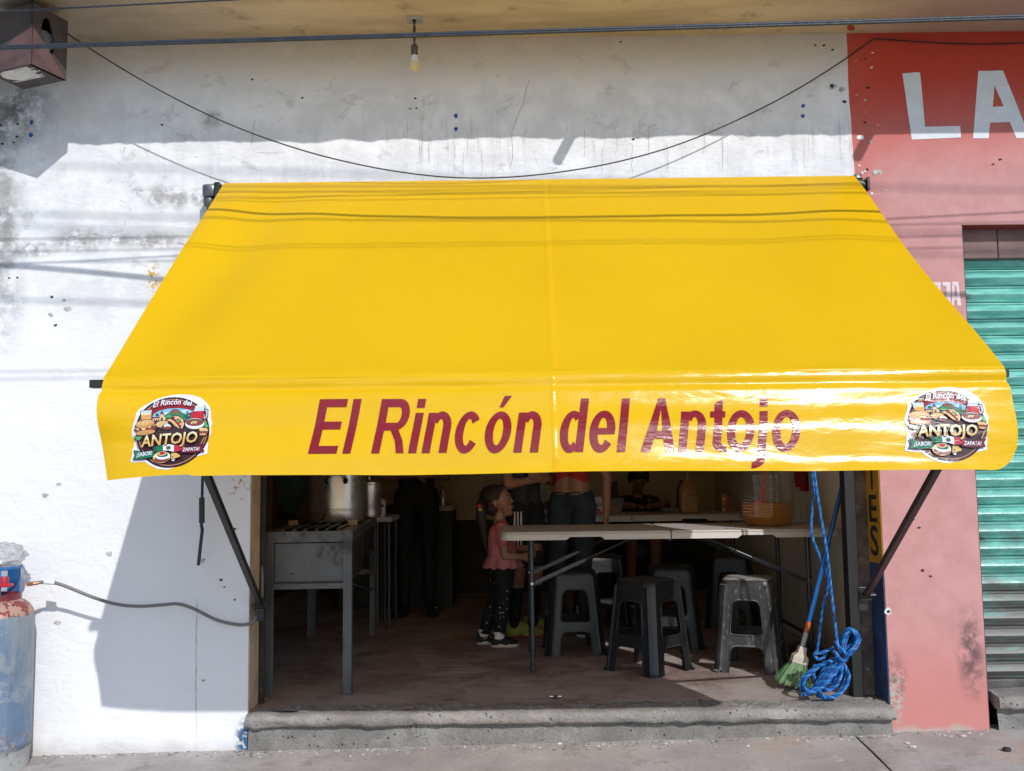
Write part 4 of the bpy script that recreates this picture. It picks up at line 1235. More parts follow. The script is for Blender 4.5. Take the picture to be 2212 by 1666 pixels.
mb.build('wall_bracket', M_tube, awn)
mb = MB()
ring = [(g.x - 0.02 + 0.018 * sin(a), -0.085, g.z - 0.115 + 0.024 * cos(a)) for a in frot(0, 2 * pi, 17)]
mb.tube([(g.x - 0.02, -0.085, g.z - 0.07), (g.x - 0.02, -0.085, g.z - 0.094)], 0.012, 10); mb.tube(ring, 0.006, 8)
mb.build('crank_eye', M_tube, awn, smooth=True)
c0 = P(436, 1075, -0.10); c1 = P(436, 1130, -0.10); c2 = P(430, 1221, -0.10)
mb = MB(); mb.tube([(g.x - 0.02, -0.085, g.z - 0.14), (c0.x + 0.001, -0.10, c0.z)], 0.0065, 8); mb.tube([(c1.x, -0.10, c1.z), (c1.x - 0.002, -0.10, c1.z - 0.008), (c1.x + 0.004, -0.105, c1.z - 0.03), (c2.x, -0.11, c2.z)], 0.0075, 8)
crank = mb.build('crank_rod', M_tube, awn, smooth=True)
mb = MB(); mb.tube([(c0.x, -0.10, c0.z), (c1.x, -0.10, c1.z)], 0.0125, 12); mb.build('grip', M_tube, crank, smooth=True)
r_ = P(1866, 382, -0.06)
mb = MB(); mb.bbox((r_.x - 0.028, -0.02, r_.z - 0.045), (r_.x + 0.004, -0.001, r_.z + 0.026), 0.003); mb.beam((r_.x - 0.012, -0.01, 2.500), (r_.x - 0.012, -0.15, 2.500), 0.01, 0.06)
mb.tube([(AX1 - 0.01, -0.11, 2.500), (AX1 + 0.055, -0.11, 2.500)], 0.026, 16)
mb.build('wall_bracket', M_tube, awn, smooth=30)
mb = MB(); mb.tube([(r_.x - 0.012, -0.021, r_.z + 0.008), (r_.x - 0.012, -0.026, r_.z + 0.008)], 0.008, 10); mb.build('bolt', simple('zinc', (0.7, 0.7, 0.7), 0.3, 0.9), awn)

# ================================================================== cables
M_cable = simple('black_cable', (0.030, 0.034, 0.042), 0.45, 0, 0.2, 40, 0.3, 120)
def cable(pts, r, label, group='cables strung along the street', mat=None, n=10, name='overhead_cable'):
    mb = MB(); mb.tube(pts, r, n)
    return tag(mb.build(name, mat or M_cable, smooth=True, at=pts[0]), label, 'cable', group)
def span(y, za, zb, sag=0.06, xa=-9, xb=9, n=60):
    """za, zb: heights at x = -1.73 and x = 1.73"""
    out = []
    for i in range(n + 1):
        x = xa + (xb - xa) * i / n
        z = za + (zb - za) * (x + 1.73) / 3.46 + sag * (x / 9) ** 2
        out.append((x, y, z))
    return out
def main_y(x):
    u = min(1, max(0, (x + 2.6) / 3.2)); u = u * u * (3 - 2 * u)
    return -0.86 - 0.25 * u + (0.02 * (x + 2.6) if x < -2.6 else 0)
pts = []
for x in frot(-9, 9, 120):
    y = main_y(x); d = y - CAM.y
    px = 1106 + 2100 * x / d
    py = 101 + (36 - 101) * px / 2212
    pts.append((x, y, P(px, py, y).z if abs(x) < 2.2 else None))
zl_ = [q for q in pts if q[2] is not None]
sa = (zl_[-1][2] - zl_[0][2]) / (zl_[-1][0] - zl_[0][0])
pts = [(x, y, z if z is not None else (zl_[0][2] + sa * (x - zl_[0][0]) if x < 0 else zl_[-1][2] + sa * (x - zl_[-1][0]))) for x, y, z in pts]
cable(pts, 0.0068, 'thick black overhead cable crossing the whole picture, upper strand', n=12)
cable([(x, y - 0.004, z - 0.0092) for x, y, z in pts], 0.0050, 'thick black overhead cable crossing the whole picture, lower strand', n=12)
ta = P(0, 25, -1.0); tb = P(492, 0, -1.0); sl_ = (tb.z - ta.z) / (tb.x - ta.x)
cable([(x, -1.0, ta.z + sl_ * (x - ta.x)) for x in frot(-6, 8, 30)], 0.0036, 'thin dark wire cutting the upper left corner above the loudspeaker')
ORD = ('lowest', 'second lowest', 'middle', 'second highest', 'highest', 'topmost')
for i, (y, z, r, dz) in enumerate(((-1.78, 2.985, 0.0026, -0.02), (-1.80, 2.965, 0.0026, -0.02), (-1.20, 3.075, 0.0030, -0.02), (-1.25, 3.165, 0.0026, -0.02), (-1.28, 3.245, 0.0034, -0.02))):
    cable(span(y, z, z + dz + 0.035, 0.04), r, 'thin street cable out of view, drawing the ' + ORD[i] + ' faint shadow line on the awning')
for i, (zw, dzw, r) in enumerate(((0.83 + 1.21, -0.14, 0.007), (1.18 + 1.21, -0.16, 0.0055), (1.235 + 1.21, -0.12, 0.0065), (1.47 + 1.21, -0.14, 0.006))):
    y = -3.0 - 0.25 * i; z = zw + 0.719 * -y
    # shadow sought at height zw on the wall at x = -2.3; dzw is its fall per 3.46 m
    xs_ = -2.3 + 0.4165 * -y
    za = z - dzw / 3.46 * (xs_ + 1.73)
    cable(span(y, za, za + dzw, 0.05), r, 'street cable out of view, throwing the ' + ORD[i] + ' soft shadow band on the white wall')
# slack wire from the loudspeaker to the corner of the red wall
bxc = P(141, 70, -0.307); mid = P(1050, 384, -0.16); end = P(1888, 84, -0.012)
A = np.array([[q.x ** 2, q.x, 1] for q in (bxc, mid, end)]); co = np.linalg.solve(A, np.array([bxc.z, mid.z, end.z]))
pts = []
for i in range(61):
    x = bxc.x + (end.x - bxc.x) * i / 60
    u = i / 60
    pts.append((x, -0.307 * (1 - u) - 0.012 * u, co[0] * x * x + co[1] * x + co[2] + 0.004 * mnoise.noise((x * 2, 0, 0))))
e2 = P(2212, 92, -0.010)
e3 = P(2050, 93, -0.010)
pts += [tuple(q) for q in smooth_pts([pts[-1], P(1930, 86, -0.010), e3, e2, (e2.x + 1.0, -0.01, e2.z + 0.05)], 6)][1:]
cable(pts, 0.0031, 'slack thin black wire sagging from the loudspeaker to the red wall', None, simple('thin_wire', (0.02, 0.018, 0.018), 0.5), 8, 'slack_wire')

# ================================================================== bare bulb under the slab
bp = PZ(895, 42, CEIL)
bulb = thing('hanging_bulb', 'unlit bulb hanging on a twisted cord from a square plate under the slab', 'lamp', (bp.x, bp.y, CEIL))
mb = MB(); mb.bbox((bp.x - 0.036, bp.y - 0.036, CEIL - 0.004), (bp.x + 0.036, bp.y + 0.036, CEIL + 0.001), 0.0015); mb.build('ceiling_plate', simple('grey_plate', (0.33, 0.34, 0.32), 0.7, 0, 0.2), bulb)
mb = MB(); mb.tube([(bp.x, bp.y, CEIL - 0.0045), (bp.x, bp.y, CEIL - 0.0055)], 0.011, 14); mb.build('plate_hole', M_hole, bulb)
zb = XZ(897, 96, bp.y)[1]
for s in (0, pi):
    pts = [(bp.x + 0.0032 * cos(s + 9 * u), bp.y + 0.0032 * sin(s + 9 * u), CEIL - 0.004 + (zb - CEIL) * u) for u in frot(0, 1, 26)]
    MB().tube(pts, 0.003, 6).build('cord', simple('brown_cord', (0.05, 0.025, 0.02), 0.6), bulb, smooth=True)
MB().lathe((bp.x, bp.y, zb), [(0.003, 0.004), (0.010, 0.0), (0.0155, -0.010), (0.017, -0.014), (0.017, -0.018), (0.015, -0.021), (0.0155, -0.044), (0.014, -0.052), (0.0, -0.053)], 18).build('socket', simple('bakelite', (0.085, 0.065, 0.06), 0.4), bulb, smooth=35)
MB().lathe((bp.x, bp.y, zb), [(0.0125, -0.050), (0.0135, -0.056), (0.015, -0.068), (0.021, -0.084), (0.023, -0.088)], 20).build('bulb_base', simple('bulb_white', (0.75, 0.75, 0.72), 0.4), bulb, smooth=35)
MB().lathe((bp.x, bp.y, zb), [(0.023, -0.0882), (0.0245, -0.097), (0.023, -0.108), (0.017, -0.118), (0.008, -0.1235), (0.0, -0.1245)], 20).build('bulb_globe', simple('bulb_cream', (0.72, 0.60, 0.30), 0.35), bulb, smooth=True)

# ================================================================== loudspeaker cabinet hung under the slab
zl = 2.957
F_ = PZ(68, 139, zl); R_ = PZ(143, 174, zl)
Fx = Vector((F_.x, F_.y, 0)); Rx = Vector((R_.x, R_.y, 0)); e1 = (Rx - Fx); n1 = Vector((e1.y, -e1.x, 0)).normalized()
if n1.x > 0: n1 = -n1
dep = 0.25
Bk = Rx + n1 * dep; Lf = Fx + n1 * dep
ctr = (Fx + Bk) / 2
spk = thing('loudspeaker', 'dark wooden loudspeaker cabinet with peeling underside hung in the upper left corner', 'loudspeaker', (ctr.x, ctr.y, zl))
def mat_cab():
    t = NT('cabinet_paint')
    p = wpos(t)
    sx = t.t.nodes.new('ShaderNodeSeparateXYZ'); t.set(sx.inputs[0], p)
    n = t.noise(8, 5, vec=p)
    c = t.mix(t.rng(n, 0.3, 0.7), (0.055, 0.045, 0.047), (0.085, 0.068, 0.068))
    return t.done(t.pri(c, 0.65, 0, 0.35, t.bump(t.noise(40, 4, vec=p), 0.2, 0.01)))
M_cab = mat_cab()
ztop = CEIL - 0.045
mb = MB(); q = [Fx, Rx, Bk, Lf]
vs = [(a.x, a.y, zl) for a in q] + [(a.x, a.y, ztop) for a in q]
# right-front face gets a ragged oval hole with a driver behind it
u1 = e1.normalized()
W = e1.length
def face_pt(a, b, d=0.0): # a along the front edge, b height, d inward
    o = Fx + u1 * a + n1 * d
    return (o.x, o.y, zl + b)
hole = [(W * 0.22, 0.145), (W * 0.26, 0.105), (W * 0.40, 0.085), (W * 0.56, 0.085), (W * 0.64, 0.10), (W * 0.60, 0.16), (W * 0.56, 0.20), (W * 0.48, 0.235), (W * 0.36, 0.235), (W * 0.27, 0.215)]
mb.poly([[(0, 0), (W, 0), (W, ztop - zl), (0, ztop - zl)], hole], lambda a, b: face_pt(a, b), lambda a, b: face_pt(a, b, 0.012))
def qd(i, j):
    a, b = q[i], q[j]
    mb.raw([(a.x, a.y, zl), (b.x, b.y, zl), (b.x, b.y, ztop), (a.x, a.y, ztop)], [(0, 1, 2, 3)])
qd(1, 2); qd(2, 3); qd(3, 0)
mb.raw([(a.x, a.y, zl) for a in q], [(3, 2, 1, 0)]); mb.raw([(a.x, a.y, ztop) for a in q], [(0, 1, 2, 3)])
cab = mb.build('cabinet', M_cab, spk)
cc = Fx + u1 * (W * 0.43) + n1 * 0.02
rot = Matrix.Translation((cc.x, cc.y, zl + 0.140)) @ (-n1).to_track_quat('Z', 'Y').to_matrix().to_4x4()
MB().lathe((0, 0, 0), [(0.045, 0.004), (0.043, 0.008), (0.036, -0.012), (0.020, -0.018), (0.019, -0.006), (0.0, -0.002)], 24, rot).build('driver', simple('driver_cone', (0.16, 0.175, 0.19), 0.35, 0.2), spk, smooth=35)
M_cpink = simple('cabinet_pink', (0.125, 0.070, 0.070), 0.7, 0, 0.15, 14)
M_cwhite = simple('cabinet_white', (0.70, 0.68, 0.62), 0.8, 0, 0.15, 30, 0.4, 60)
mb = MB()
mb.poly([[(0.002, 0.001), (W - 0.002, 0.001), (W * 0.60, 0.065), (W * 0.40, 0.115), (W * 0.2, 0.150), (0.002, 0.178)]], lambda a, b: face_pt(a, b, -0.0012))
lw = dep
def left_pt(a, b, d=0.0):
    o = Fx + n1 * a - u1 * d
    return (o.x, o.y, zl + b)
mb2 = MB(); mb2.poly([[(0.002, 0.178), (0.03, 0.165), (0.09, 0.142), (0.15, 0.10), (0.2, 0.09), (dep, 0.06), (dep, 0.002), (0.002, 0.002)]], lambda a, b: left_pt(a, b, 0.0012))
mb.raw(mb2.v, [f[::-1] for f in mb2.f])
mb.build('pink_paint', M_cpink, spk)
mb = MB(); random.seed(5)
def bot(a, b): # a along front edge, b towards the wall
    o = Fx + u1 * a + n1 * b
    return (o.x, o.y, zl - 0.0012)
for i in range(17):
    a = W * (0.04 + 0.055 * i * 0.62); b0 = 0.012 + 0.03 * random.random() + (0.02 if i > 8 else 0); b1 = b0 + 0.10 + 0.08 * random.random()
    w = W * 0.03
    mb.poly([[(a, b0), (a + w, b0 + 0.008), (a + w * 0.9, b1), (a + w * 0.1, b1 - 0.012)]], lambda x, y: bot(x, y))
blob_ = [(W * 0.30 + W * 0.26 * cos(a) * (1 + 0.15 * mnoise.noise((cos(a) * 3, sin(a) * 3, 1))), dep * 0.58 + dep * 0.30 * sin(a) * (1 + 0.15 * mnoise.noise((cos(a) * 3, sin(a) * 3, 4)))) for a in frot(0, 2 * pi * 0.97, 30)]
mb.poly([blob_], lambda x, y: (bot(x, y)[0], bot(x, y)[1], zl - 0.0018))
mb.build('peeled_patch', M_cwhite, spk)
mb = MB()
for a in (Fx.lerp(Bk, 0.25), Fx.lerp(Bk, 0.75)): mb.tube([(a.x, a.y, ztop - 0.001), (a.x, a.y, CEIL)], 0.008, 8)
mb.build('hanger', M_iron, spk)

# ================================================================== gas cylinder, its bag and its hose
gx, gy = -2.235, -0.175
gz = gnd(gx) + 0.001
gas = thing('gas_cylinder', 'tall dented blue grey gas cylinder with worn red and blue collar beside the wall', 'gas cylinder', (gx, gy, gz))
def mat_tank():
    t = NT('tank_paint')
    x, y, z = t.xyz()
    n = t.noise(7, 7, rough=0.7)
    v = t.noise(1.0, 6, vec=t.scaled((9, 9, 1.6)), rough=0.65)
    c = t.mix(t.rng(v, 0.40, 0.62), (0.27, 0.31, 0.345), (0.125, 0.20, 0.31))
    c = t.mix(t.mul(t.rng(n, 0.52, 0.60), 0.6), c, (0.33, 0.355, 0.375))
    gr = t.noise(1.0, 6, vec=t.scaled((30, 30, 7)), rough=0.75)
    c = t.mix(t.mul(t.rng(gr, 0.57, 0.66), 0.5), c, (0.15, 0.165, 0.18))
    up = t.rng(t.add(z, t.mul(t.mth('SUBTRACT', n, 0.5), 0.10)), 0.658, 0.668)
    c = t.mix(up, c, t.mix(t.rng(t.noise(17, 7, rough=0.72), 0.48, 0.52), (0.25, 0.04, 0.05), (0.47, 0.31, 0.24)))
    fl = t.rng(t.noise(52, 6, rough=0.75), 0.665, 0.685)
    c = t.mix(fl, c, (0.74, 0.74, 0.74))
    sc2 = t.rng(t.noise(1.0, 5, vec=t.scaled((20, 20, 60)), rough=0.7), 0.70, 0.715)
    c = t.mix(sc2, c, (0.68, 0.68, 0.68))
    ru = t.mul(t.rng(z, 0.20, 0.11), t.rng(t.noise(20, 7, rough=0.78), 0.50, 0.55))
    c = t.mix(ru, c, (0.20, 0.11, 0.07))
    return t.done(t.pri(c, 0.5, 0.15, 0.5, t.bump(t.add(n, t.mul(t.noise(40, 4), 0.3)), 0.3, 0.012)))
M_tank = mat_tank()
R = 0.155
MB().lathe((gx, gy, gz), [(0.0, 0.07), (0.10, 0.065), (0.148, 0.085), (R, 0.105), (R + 0.001, 0.11), (R, 0.115), (R, 0.40), (R - 0.001, 0.405), (R, 0.41), (R, 0.645), (0.150, 0.675), (0.135, 0.705), (0.112, 0.725), (0.06, 0.742), (0.0, 0.748)], 48).build('tank_body', M_tank, gas, smooth=35)
mb = MB()
nring = 64; vs = []
for i in range(nring):
    a = 2 * pi * i / nring
    dr = 0.004 * sin(5 * a)
    for rr, z in ((0.143, 0.0), (0.148, 0.0), (0.150 + dr, 0.09 + 0.008 * mnoise.noise((cos(a) * 3, sin(a) * 3, 0))), (0.145 + dr, 0.09)):
        vs.append((gx + rr * cos(a), gy + rr * sin(a), gz + z))
mb.raw(vs, [(i * 4 + k, ((i + 1) % nring) * 4 + k, ((i + 1) % nring) * 4 + (k + 1) % 4, i * 4 + (k + 1) % 4) for i in range(nring) for k in range(4)])
mb.build('foot_ring', simple('foot_ring_grey', (0.34, 0.35, 0.35), 0.6, 0.2, 0.2, 10, 0.3, 40, dirt=(0.14, 0.10, 0.08), dirtamt=0.05), gas, smooth=35)
# collar: three uprights and a rolled rim, open between them
M_colb = simple('collar_blue', (0.02, 0.16, 0.42), 0.5, 0, 0.25, 14, 0.2, 50, dirt=(0.25, 0.03, 0.05), dirtamt=0.07)
M_colr = simple('collar_wine', (0.20, 0.03, 0.045), 0.55, 0, 0.3, 14, 0.2, 50, dirt=(0.42, 0.30, 0.26), dirtamt=0.03)
rc = 0.094
def arcplate(mb, a0, a1, z0, z1, th=0.004, n=16):
    vs = []
    for i in range(n + 1):
        a = a0 + (a1 - a0) * i / n
        for r, z in ((rc, z0), (rc, z1), (rc - th, z1), (rc - th, z0)): vs.append((gx + r * cos(a), gy + r * sin(a), gz + z))
    mb.raw(vs, [(i * 4 + k, (i + 1) * 4 + k, (i + 1) * 4 + (k + 1) % 4, i * 4 + (k + 1) % 4) for i in range(n) for k in range(4)])
    mb.raw([vs[k] for k in range(4)], [(0, 1, 2, 3)]); mb.raw([vs[n * 4 + k] for k in range(4)], [(3, 2, 1, 0)])
mb = MB(); arcplate(mb, 0, 2 * pi, 0.715, 0.757, n=48); mb.build('collar_base', M_colr, gas, smooth=35)
mb = MB(); arcplate(mb, radians(-98), radians(-52), 0.757, 0.868); arcplate(mb, radians(40), radians(90), 0.757, 0.868); arcplate(mb, radians(150), radians(200), 0.757, 0.868)
mb.build('collar_plate', M_colb, gas, smooth=35)
mb = MB(); mb.tube([(gx + (rc - 0.001) * cos(a), gy + (rc - 0.001) * sin(a), gz + 0.875 + 0.003 * sin(3 * a)) for a in frot(0, 2 * pi, 41)], 0.0075, 8); mb.build('collar_rim', M_colb, gas, smooth=True)
vx = Vector((gx + 0.052, gy - 0.075, gz + 0.80))
mb = MB(); mb.tube([(gx, gy, gz + 0.74), (gx, gy, gz + 0.815)], 0.014, 12); mb.tube([(gx, gy, gz + 0.80), tuple(vx)], 0.012, 10); mb.build('valve', simple('brass', (0.42, 0.28, 0.10), 0.35, 0.8, 0.15, 30), gas, smooth=True)
mb = MB(); mb.lathe(vx + Vector((0.02, 0, 0.0)), [(0.0, -0.005), (0.034, -0.003), (0.037, 0.004), (0.032, 0.010), (0.016, 0.012), (0.017, 0.036), (0.015, 0.040), (0.0, 0.041)], 20)
mb.build('regulator', simple('regulator_red', (0.45, 0.02, 0.04), 0.35, 0, 0.1), gas, smooth=35)
gas.scale = (1, 1, 0.962)
# crumpled clear bag on the collar
mb = MB(); bm = bmesh.new(); bmesh.ops.create_icosphere(bm, subdivisions=5, radius=1)
for v in bm.verts:
    p = v.co.copy()
    k = 1 + 0.30 * mnoise.noise(p * 2.1 + Vector((3, 0, 0))) + 0.16 * abs(mnoise.noise(p * 5.0)) + 0.10 * mnoise.noise(p * 11)
    p *= k
    v.co = Vector((gx + 0.012 + p.x * 0.100, gy - 0.01 + p.y * 0.085, gz + 0.890 + p.z * 0.052))
mb.frombm(bm); bm.free()
tag(mb.build('plastic_bag', clear('clear_film', (0.93, 0.94, 0.95), 0.45, 0.22, 0.12), smooth=180, at=(gx, gy, gz + 0.845)), 'crumpled clear plastic bag stuffed on top of the gas cylinder collar', 'bag')
# braided hose
hp = [P(62, 1262, -0.22), P(80, 1259, -0.20), P(110, 1258, -0.19), P(140, 1266, -0.18), P(200, 1290, -0.16), P(250, 1305, -0.14), P(300, 1310, -0.12), P(350, 1307, -0.10), P(385, 1305, -0.085), P(420, 1316, -0.07), P(470, 1340, -0.05), P(520, 1350, -0.035), P(548, 1343, -0.03), P(557, 1322, 0.02), P(566, 1290, 0.14), P(566, 1200, 0.18), P(566, 1160, 0.24)]
hp = smooth_pts([tuple(q) for q in hp], 9)
def mat_braid():
    t = NT('braided_hose')
    w = t.t.nodes.new('ShaderNodeTexWave'); w.inputs['Scale'].default_value = 110; w.bands_direction = 'DIAGONAL'
    t.set(w.inputs['Vector'], t.oc())
    c = t.mix(t.rng(w.outputs['Fac'], 0.55, 0.75), (0.12, 0.12, 0.125), (0.26, 0.26, 0.26))
    return t.done(t.pri(c, 0.5, 0.2, 0.5))
hose = thing('gas_hose', 'grey braided gas hose sagging along the white wall into the doorway', 'hose', tuple(hp[0]))
mb = MB(); mb.tube(hp, 0.0072, 10); mb.build('hose_tube', mat_braid(), hose, smooth=True)
mb = MB(); mb.tube([P(58, 1262, -0.225), P(70, 1261, -0.21)], 0.010, 6); mb.tube([P(70, 1261, -0.21), P(84, 1259, -0.197)], 0.0085, 10); mb.build('fitting', simple('copper_fitting', (0.42, 0.22, 0.12), 0.35, 0.8), hose)
a, b = P(96, 1257, -0.192), P(119, 1259, -0.187)
mb = MB(); mb.tube([a, b], 0.0105, 12)
mb.raw([tuple(a + Vector((0, -0.006, 0.0))), tuple(b + Vector((0, -0.006, 0.0))), tuple(b + Vector((0.002, -0.008, 0.034))), tuple(a + Vector((0.001, -0.004, 0.036)))], [(0, 1, 2, 3)])
mb.raw([tuple(a + Vector((0, -0.0045, 0.0))), tuple(b + Vector((0, -0.0045, 0.0))), tuple(b + Vector((0.002, -0.0065, 0.034))), tuple(a + Vector((0.001, -0.0025, 0.036)))], [(3, 2, 1, 0)])
mb.build('paper_tag', simple('white_tape', (0.78, 0.78, 0.78), 0.6), hose, smooth=30)

# ================================================================== stools
def mat_stool(name, base, scuff, dust):
    t = NT(name)
    n = t.noise(10, 5)
    c = t.mix(t.rng(n, 0.3, 0.7), tuple(q * 0.85 for q in base), tuple(q * 1.2 for q in base))
    sc_ = t.noise(1.0, 5, vec=t.scaled((60, 60, 18)), rough=0.75)
    c = t.mix(t.mul(t.rng(sc_, 0.58, 0.70), scuff), c, (0.34, 0.33, 0.32))
    c = t.mix(t.mul(t.rng(t.noise(5, 5), 0.45, 0.8), scuff * 0.6), c, (0.17, 0.165, 0.16))
    g = t.t.nodes.new('ShaderNodeNewGeometry'); sx = t.t.nodes.new('ShaderNodeSeparateXYZ'); t.set(sx.inputs[0], g.outputs['Normal'])
    d = t.mul(t.rng(sx.outputs[2], 0.55, 0.95), t.rng(t.noise(22, 5, rough=0.7), 0.30, 0.65, 0.45, 1.0))
    c = t.mix(t.mul(d, dust), c, (0.40, 0.385, 0.37))
    return t.done(t.pri(c, t.rng(d, 0, 1, 0.38, 0.75), 0, 0.5, t.bump(t.noise(60, 3), 0.08, 0.005)))
M_stool = mat_stool('black_stool_plastic', (0.013, 0.0135, 0.015), 0.07, 0.08)
M_stool_d = mat_stool('dusty_stool_plastic', (0.030, 0.030, 0.031), 0.8, 0.95)
SH = 0.475
def make_stool():
    root = bpy.data.objects.new('plastic_stool', None); COL.objects.link(root)
    ORG[root.name] = Vector((0, 0, 0))
    a, b = 0.132, 0.172          # half widths at seat and floor
    ch = 0.040
    def hw(z): return b + (a - b) * (z / SH)
    mb = MB()
    # seat: rounded, slightly domed slab with a small hole
    def sq(h, r, z, n=6):
        return [(x, y, z) for x, y in rrect(-h, -h, h, h, r, n)]
    loops = [sq(a + 0.001, 0.052, SH - 0.035), sq(a - 0.001, 0.052, SH - 0.016), sq(a - 0.006, 0.050, SH - 0.005), sq(a - 0.016, 0.045, SH), sq(a - 0.05, 0.04, SH + 0.0025)]
    vs = [p for L in loops for p in L]; n = len(loops[0])
    fs = [(i * n + j, i * n + (j + 1) % n, (i + 1) * n + (j + 1) % n, (i + 1) * n + j) for i in range(len(loops) - 1) for j in range(n)]
    k = len(vs)
    vs += [(0.012 * cos(2 * pi * j / n - pi / 4), 0.012 * sin(2 * pi * j / n - pi / 4), SH + 0.003) for j in range(n)]
    fs += [((len(loops) - 1) * n + j, (len(loops) - 1) * n + (j + 1) % n, k + (j + 1) % n, k + j) for j in range(n)]
    k2 = len(vs)
    vs += [(0.012 * cos(2 * pi * j / n - pi / 4), 0.012 * sin(2 * pi * j / n - pi / 4), SH - 0.02) for j in range(n)]
    fs += [(k + j, k + (j + 1) % n, k2 + (j + 1) % n, k2 + j) for j in range(n)]
    vs += sq(a - 0.006, 0.048, SH - 0.035); k3 = k2 + n
    fs += [(k3 + j, k3 + (j + 1) % n, k2 + (j + 1) % n, k2 + j) for j in range(n)] + [(j, (j + 1) % n, k3 + (j + 1) % n, k3 + j) for j in range(n)]
    mb.raw(vs, fs).build('seat', M_stool, root, smooth=50)
    for q in range(4):
        R4 = Matrix.Rotation(pi / 2 * q, 4, 'Z')
        # side frame: window above, arch below
        def line(z, w): return hw(z) - w
        zt = SH - 0.030
        outer = [(-line(0, ch), 0.0)]
        # left foot strip, arch, right foot strip
        sf = 0.036
        za = 0.135
        xl = lambda z: -line(z, ch + sf); 
        arch = [(xl(0), 0.0), (xl(za - 0.03), za - 0.03), (xl(za) + 0.010, za - 0.008), (xl(za) + 0.030, za), (-xl(za) - 0.030, za), (-xl(za) - 0.010, za - 0.008), (-xl(za - 0.03), za - 0.03), (-xl(0), 0.0)]
        out = [(-line(0, ch), 0.0)] + arch + [(line(0, ch), 0.0), (line(zt, ch), zt), (-line(zt, ch), zt)]
        z0, z1 = 0.190, 0.368
        hs = ch + 0.030
        win = [(-line(z0, hs) + 0.018, z0), (line(z0, hs) - 0.018, z0), (line(z0, hs) - 0.005, z0 + 0.006), (line(z0 + 0.02, hs), z0 + 0.02), (line(z1 - 0.03, hs), z1 - 0.03), (line(z1, hs) - 0.010, z1 - 0.008), (line(z1, hs) - 0.028, z1), (-line(z1, hs) + 0.028, z1), (-line(z1, hs) + 0.010, z1 - 0.008), (-line(z1 - 0.03, hs), z1 - 0.03), (-line(z0 + 0.02, hs), z0 + 0.02), (-line(z0, hs) + 0.005, z0 + 0.006)]
        mb = MB()
        mb.poly([out, win], lambda x, z: tuple(R4 @ Vector((x, -hw(z), z))), lambda x, z: tuple(R4 @ Vector((x, -hw(z) + 0.007, z))))
        # raised lip round the window and the arch
        def lip(loop, closed=True):
            pts = [R4 @ Vector((x, -hw(z) - 0.001, z)) for x, z in loop]
            if closed: pts.append(pts[0])
            mb.tube(pts, 0.0042, 6, cap=not closed)
        lip(win); lip(arch, False)
        mb.build('side_frame', M_stool, root, smooth=30)
        # corner leg: chamfered post with a flared foot
        mb = MB()
        prof = []
        for z, fl in ((0.0, 0.010), (0.006, 0.010), (0.012, 0.003), (0.03, 0.0), (0.2, 0.0), (0.36, 0.0), (zt, 0.0)):
            h = hw(z) + fl; c = ch
            prof.append([(h - c, -h, z), (h - c * 0.72, -h - 0.003, z), (h - c * 0.30, -h + c * 0.22, z), (h - c * 0.22, -h + c * 0.30, z), (h + 0.003, -h + c * 0.72, z), (h, -h + c, z), (h - 0.007, -h + c, z), (h - 0.010, -h + c * 0.6, z), (h - c * 0.6, -h + 0.010, z), (h - c, -h + 0.007, z)])
        m_ = len(prof[0]); vs = [tuple(R4 @ Vector(p)) for L in prof for p in L]
        fs = [(i * m_ + j, i * m_ + (j + 1) % m_, (i + 1) * m_ + (j + 1) % m_, (i + 1) * m_ + j) for i in range(len(prof) - 1) for j in range(m_)]
        fs += [tuple(range(m_))[::-1], tuple((len(prof) - 1) * m_ + j for j in range(m_))]
        mb.raw(vs, fs).build('leg', M_stool, root, smooth=40)
    return root
stool0 = make_stool()
STOOLS = [(0.71, 0.85, 44, 'black plastic stool standing cornerwise under the table, nearest the camera'),
          (1.255, 0.86, -20, 'dusty scuffed grey stool in the sunlight beside the broom'),
          (0.345, 1.42, 2, 'black plastic stool standing left of the cornerwise one, behind the table leg'),
          (0.955, 1.58, -6, 'black plastic stool behind the cornerwise one, touched by a sunlit patch'),
          (0.60, 2.42, 10, 'dark plastic stool half hidden behind the left stool under the table'),
          (1.48, 2.30, -15, 'dark plastic stool in the shade behind the dusty sunlit stool'),
          (1.03, 3.66, 5, 'plastic stool the child behind the back table sits on')]
for i, (x, y, r, lab) in enumerate(STOOLS):
    o = stool0 if i == 0 else copy_tree(stool0)
    o.location = (x, y, FL); o.rotation_euler = (0, 0, radians(r))
    tag(o, lab, 'stool', 'plastic stools')
    if i == 1:
        for chd in o.children:
            chd.data = chd.data.copy(); chd.data.materials[0] = M_stool_d

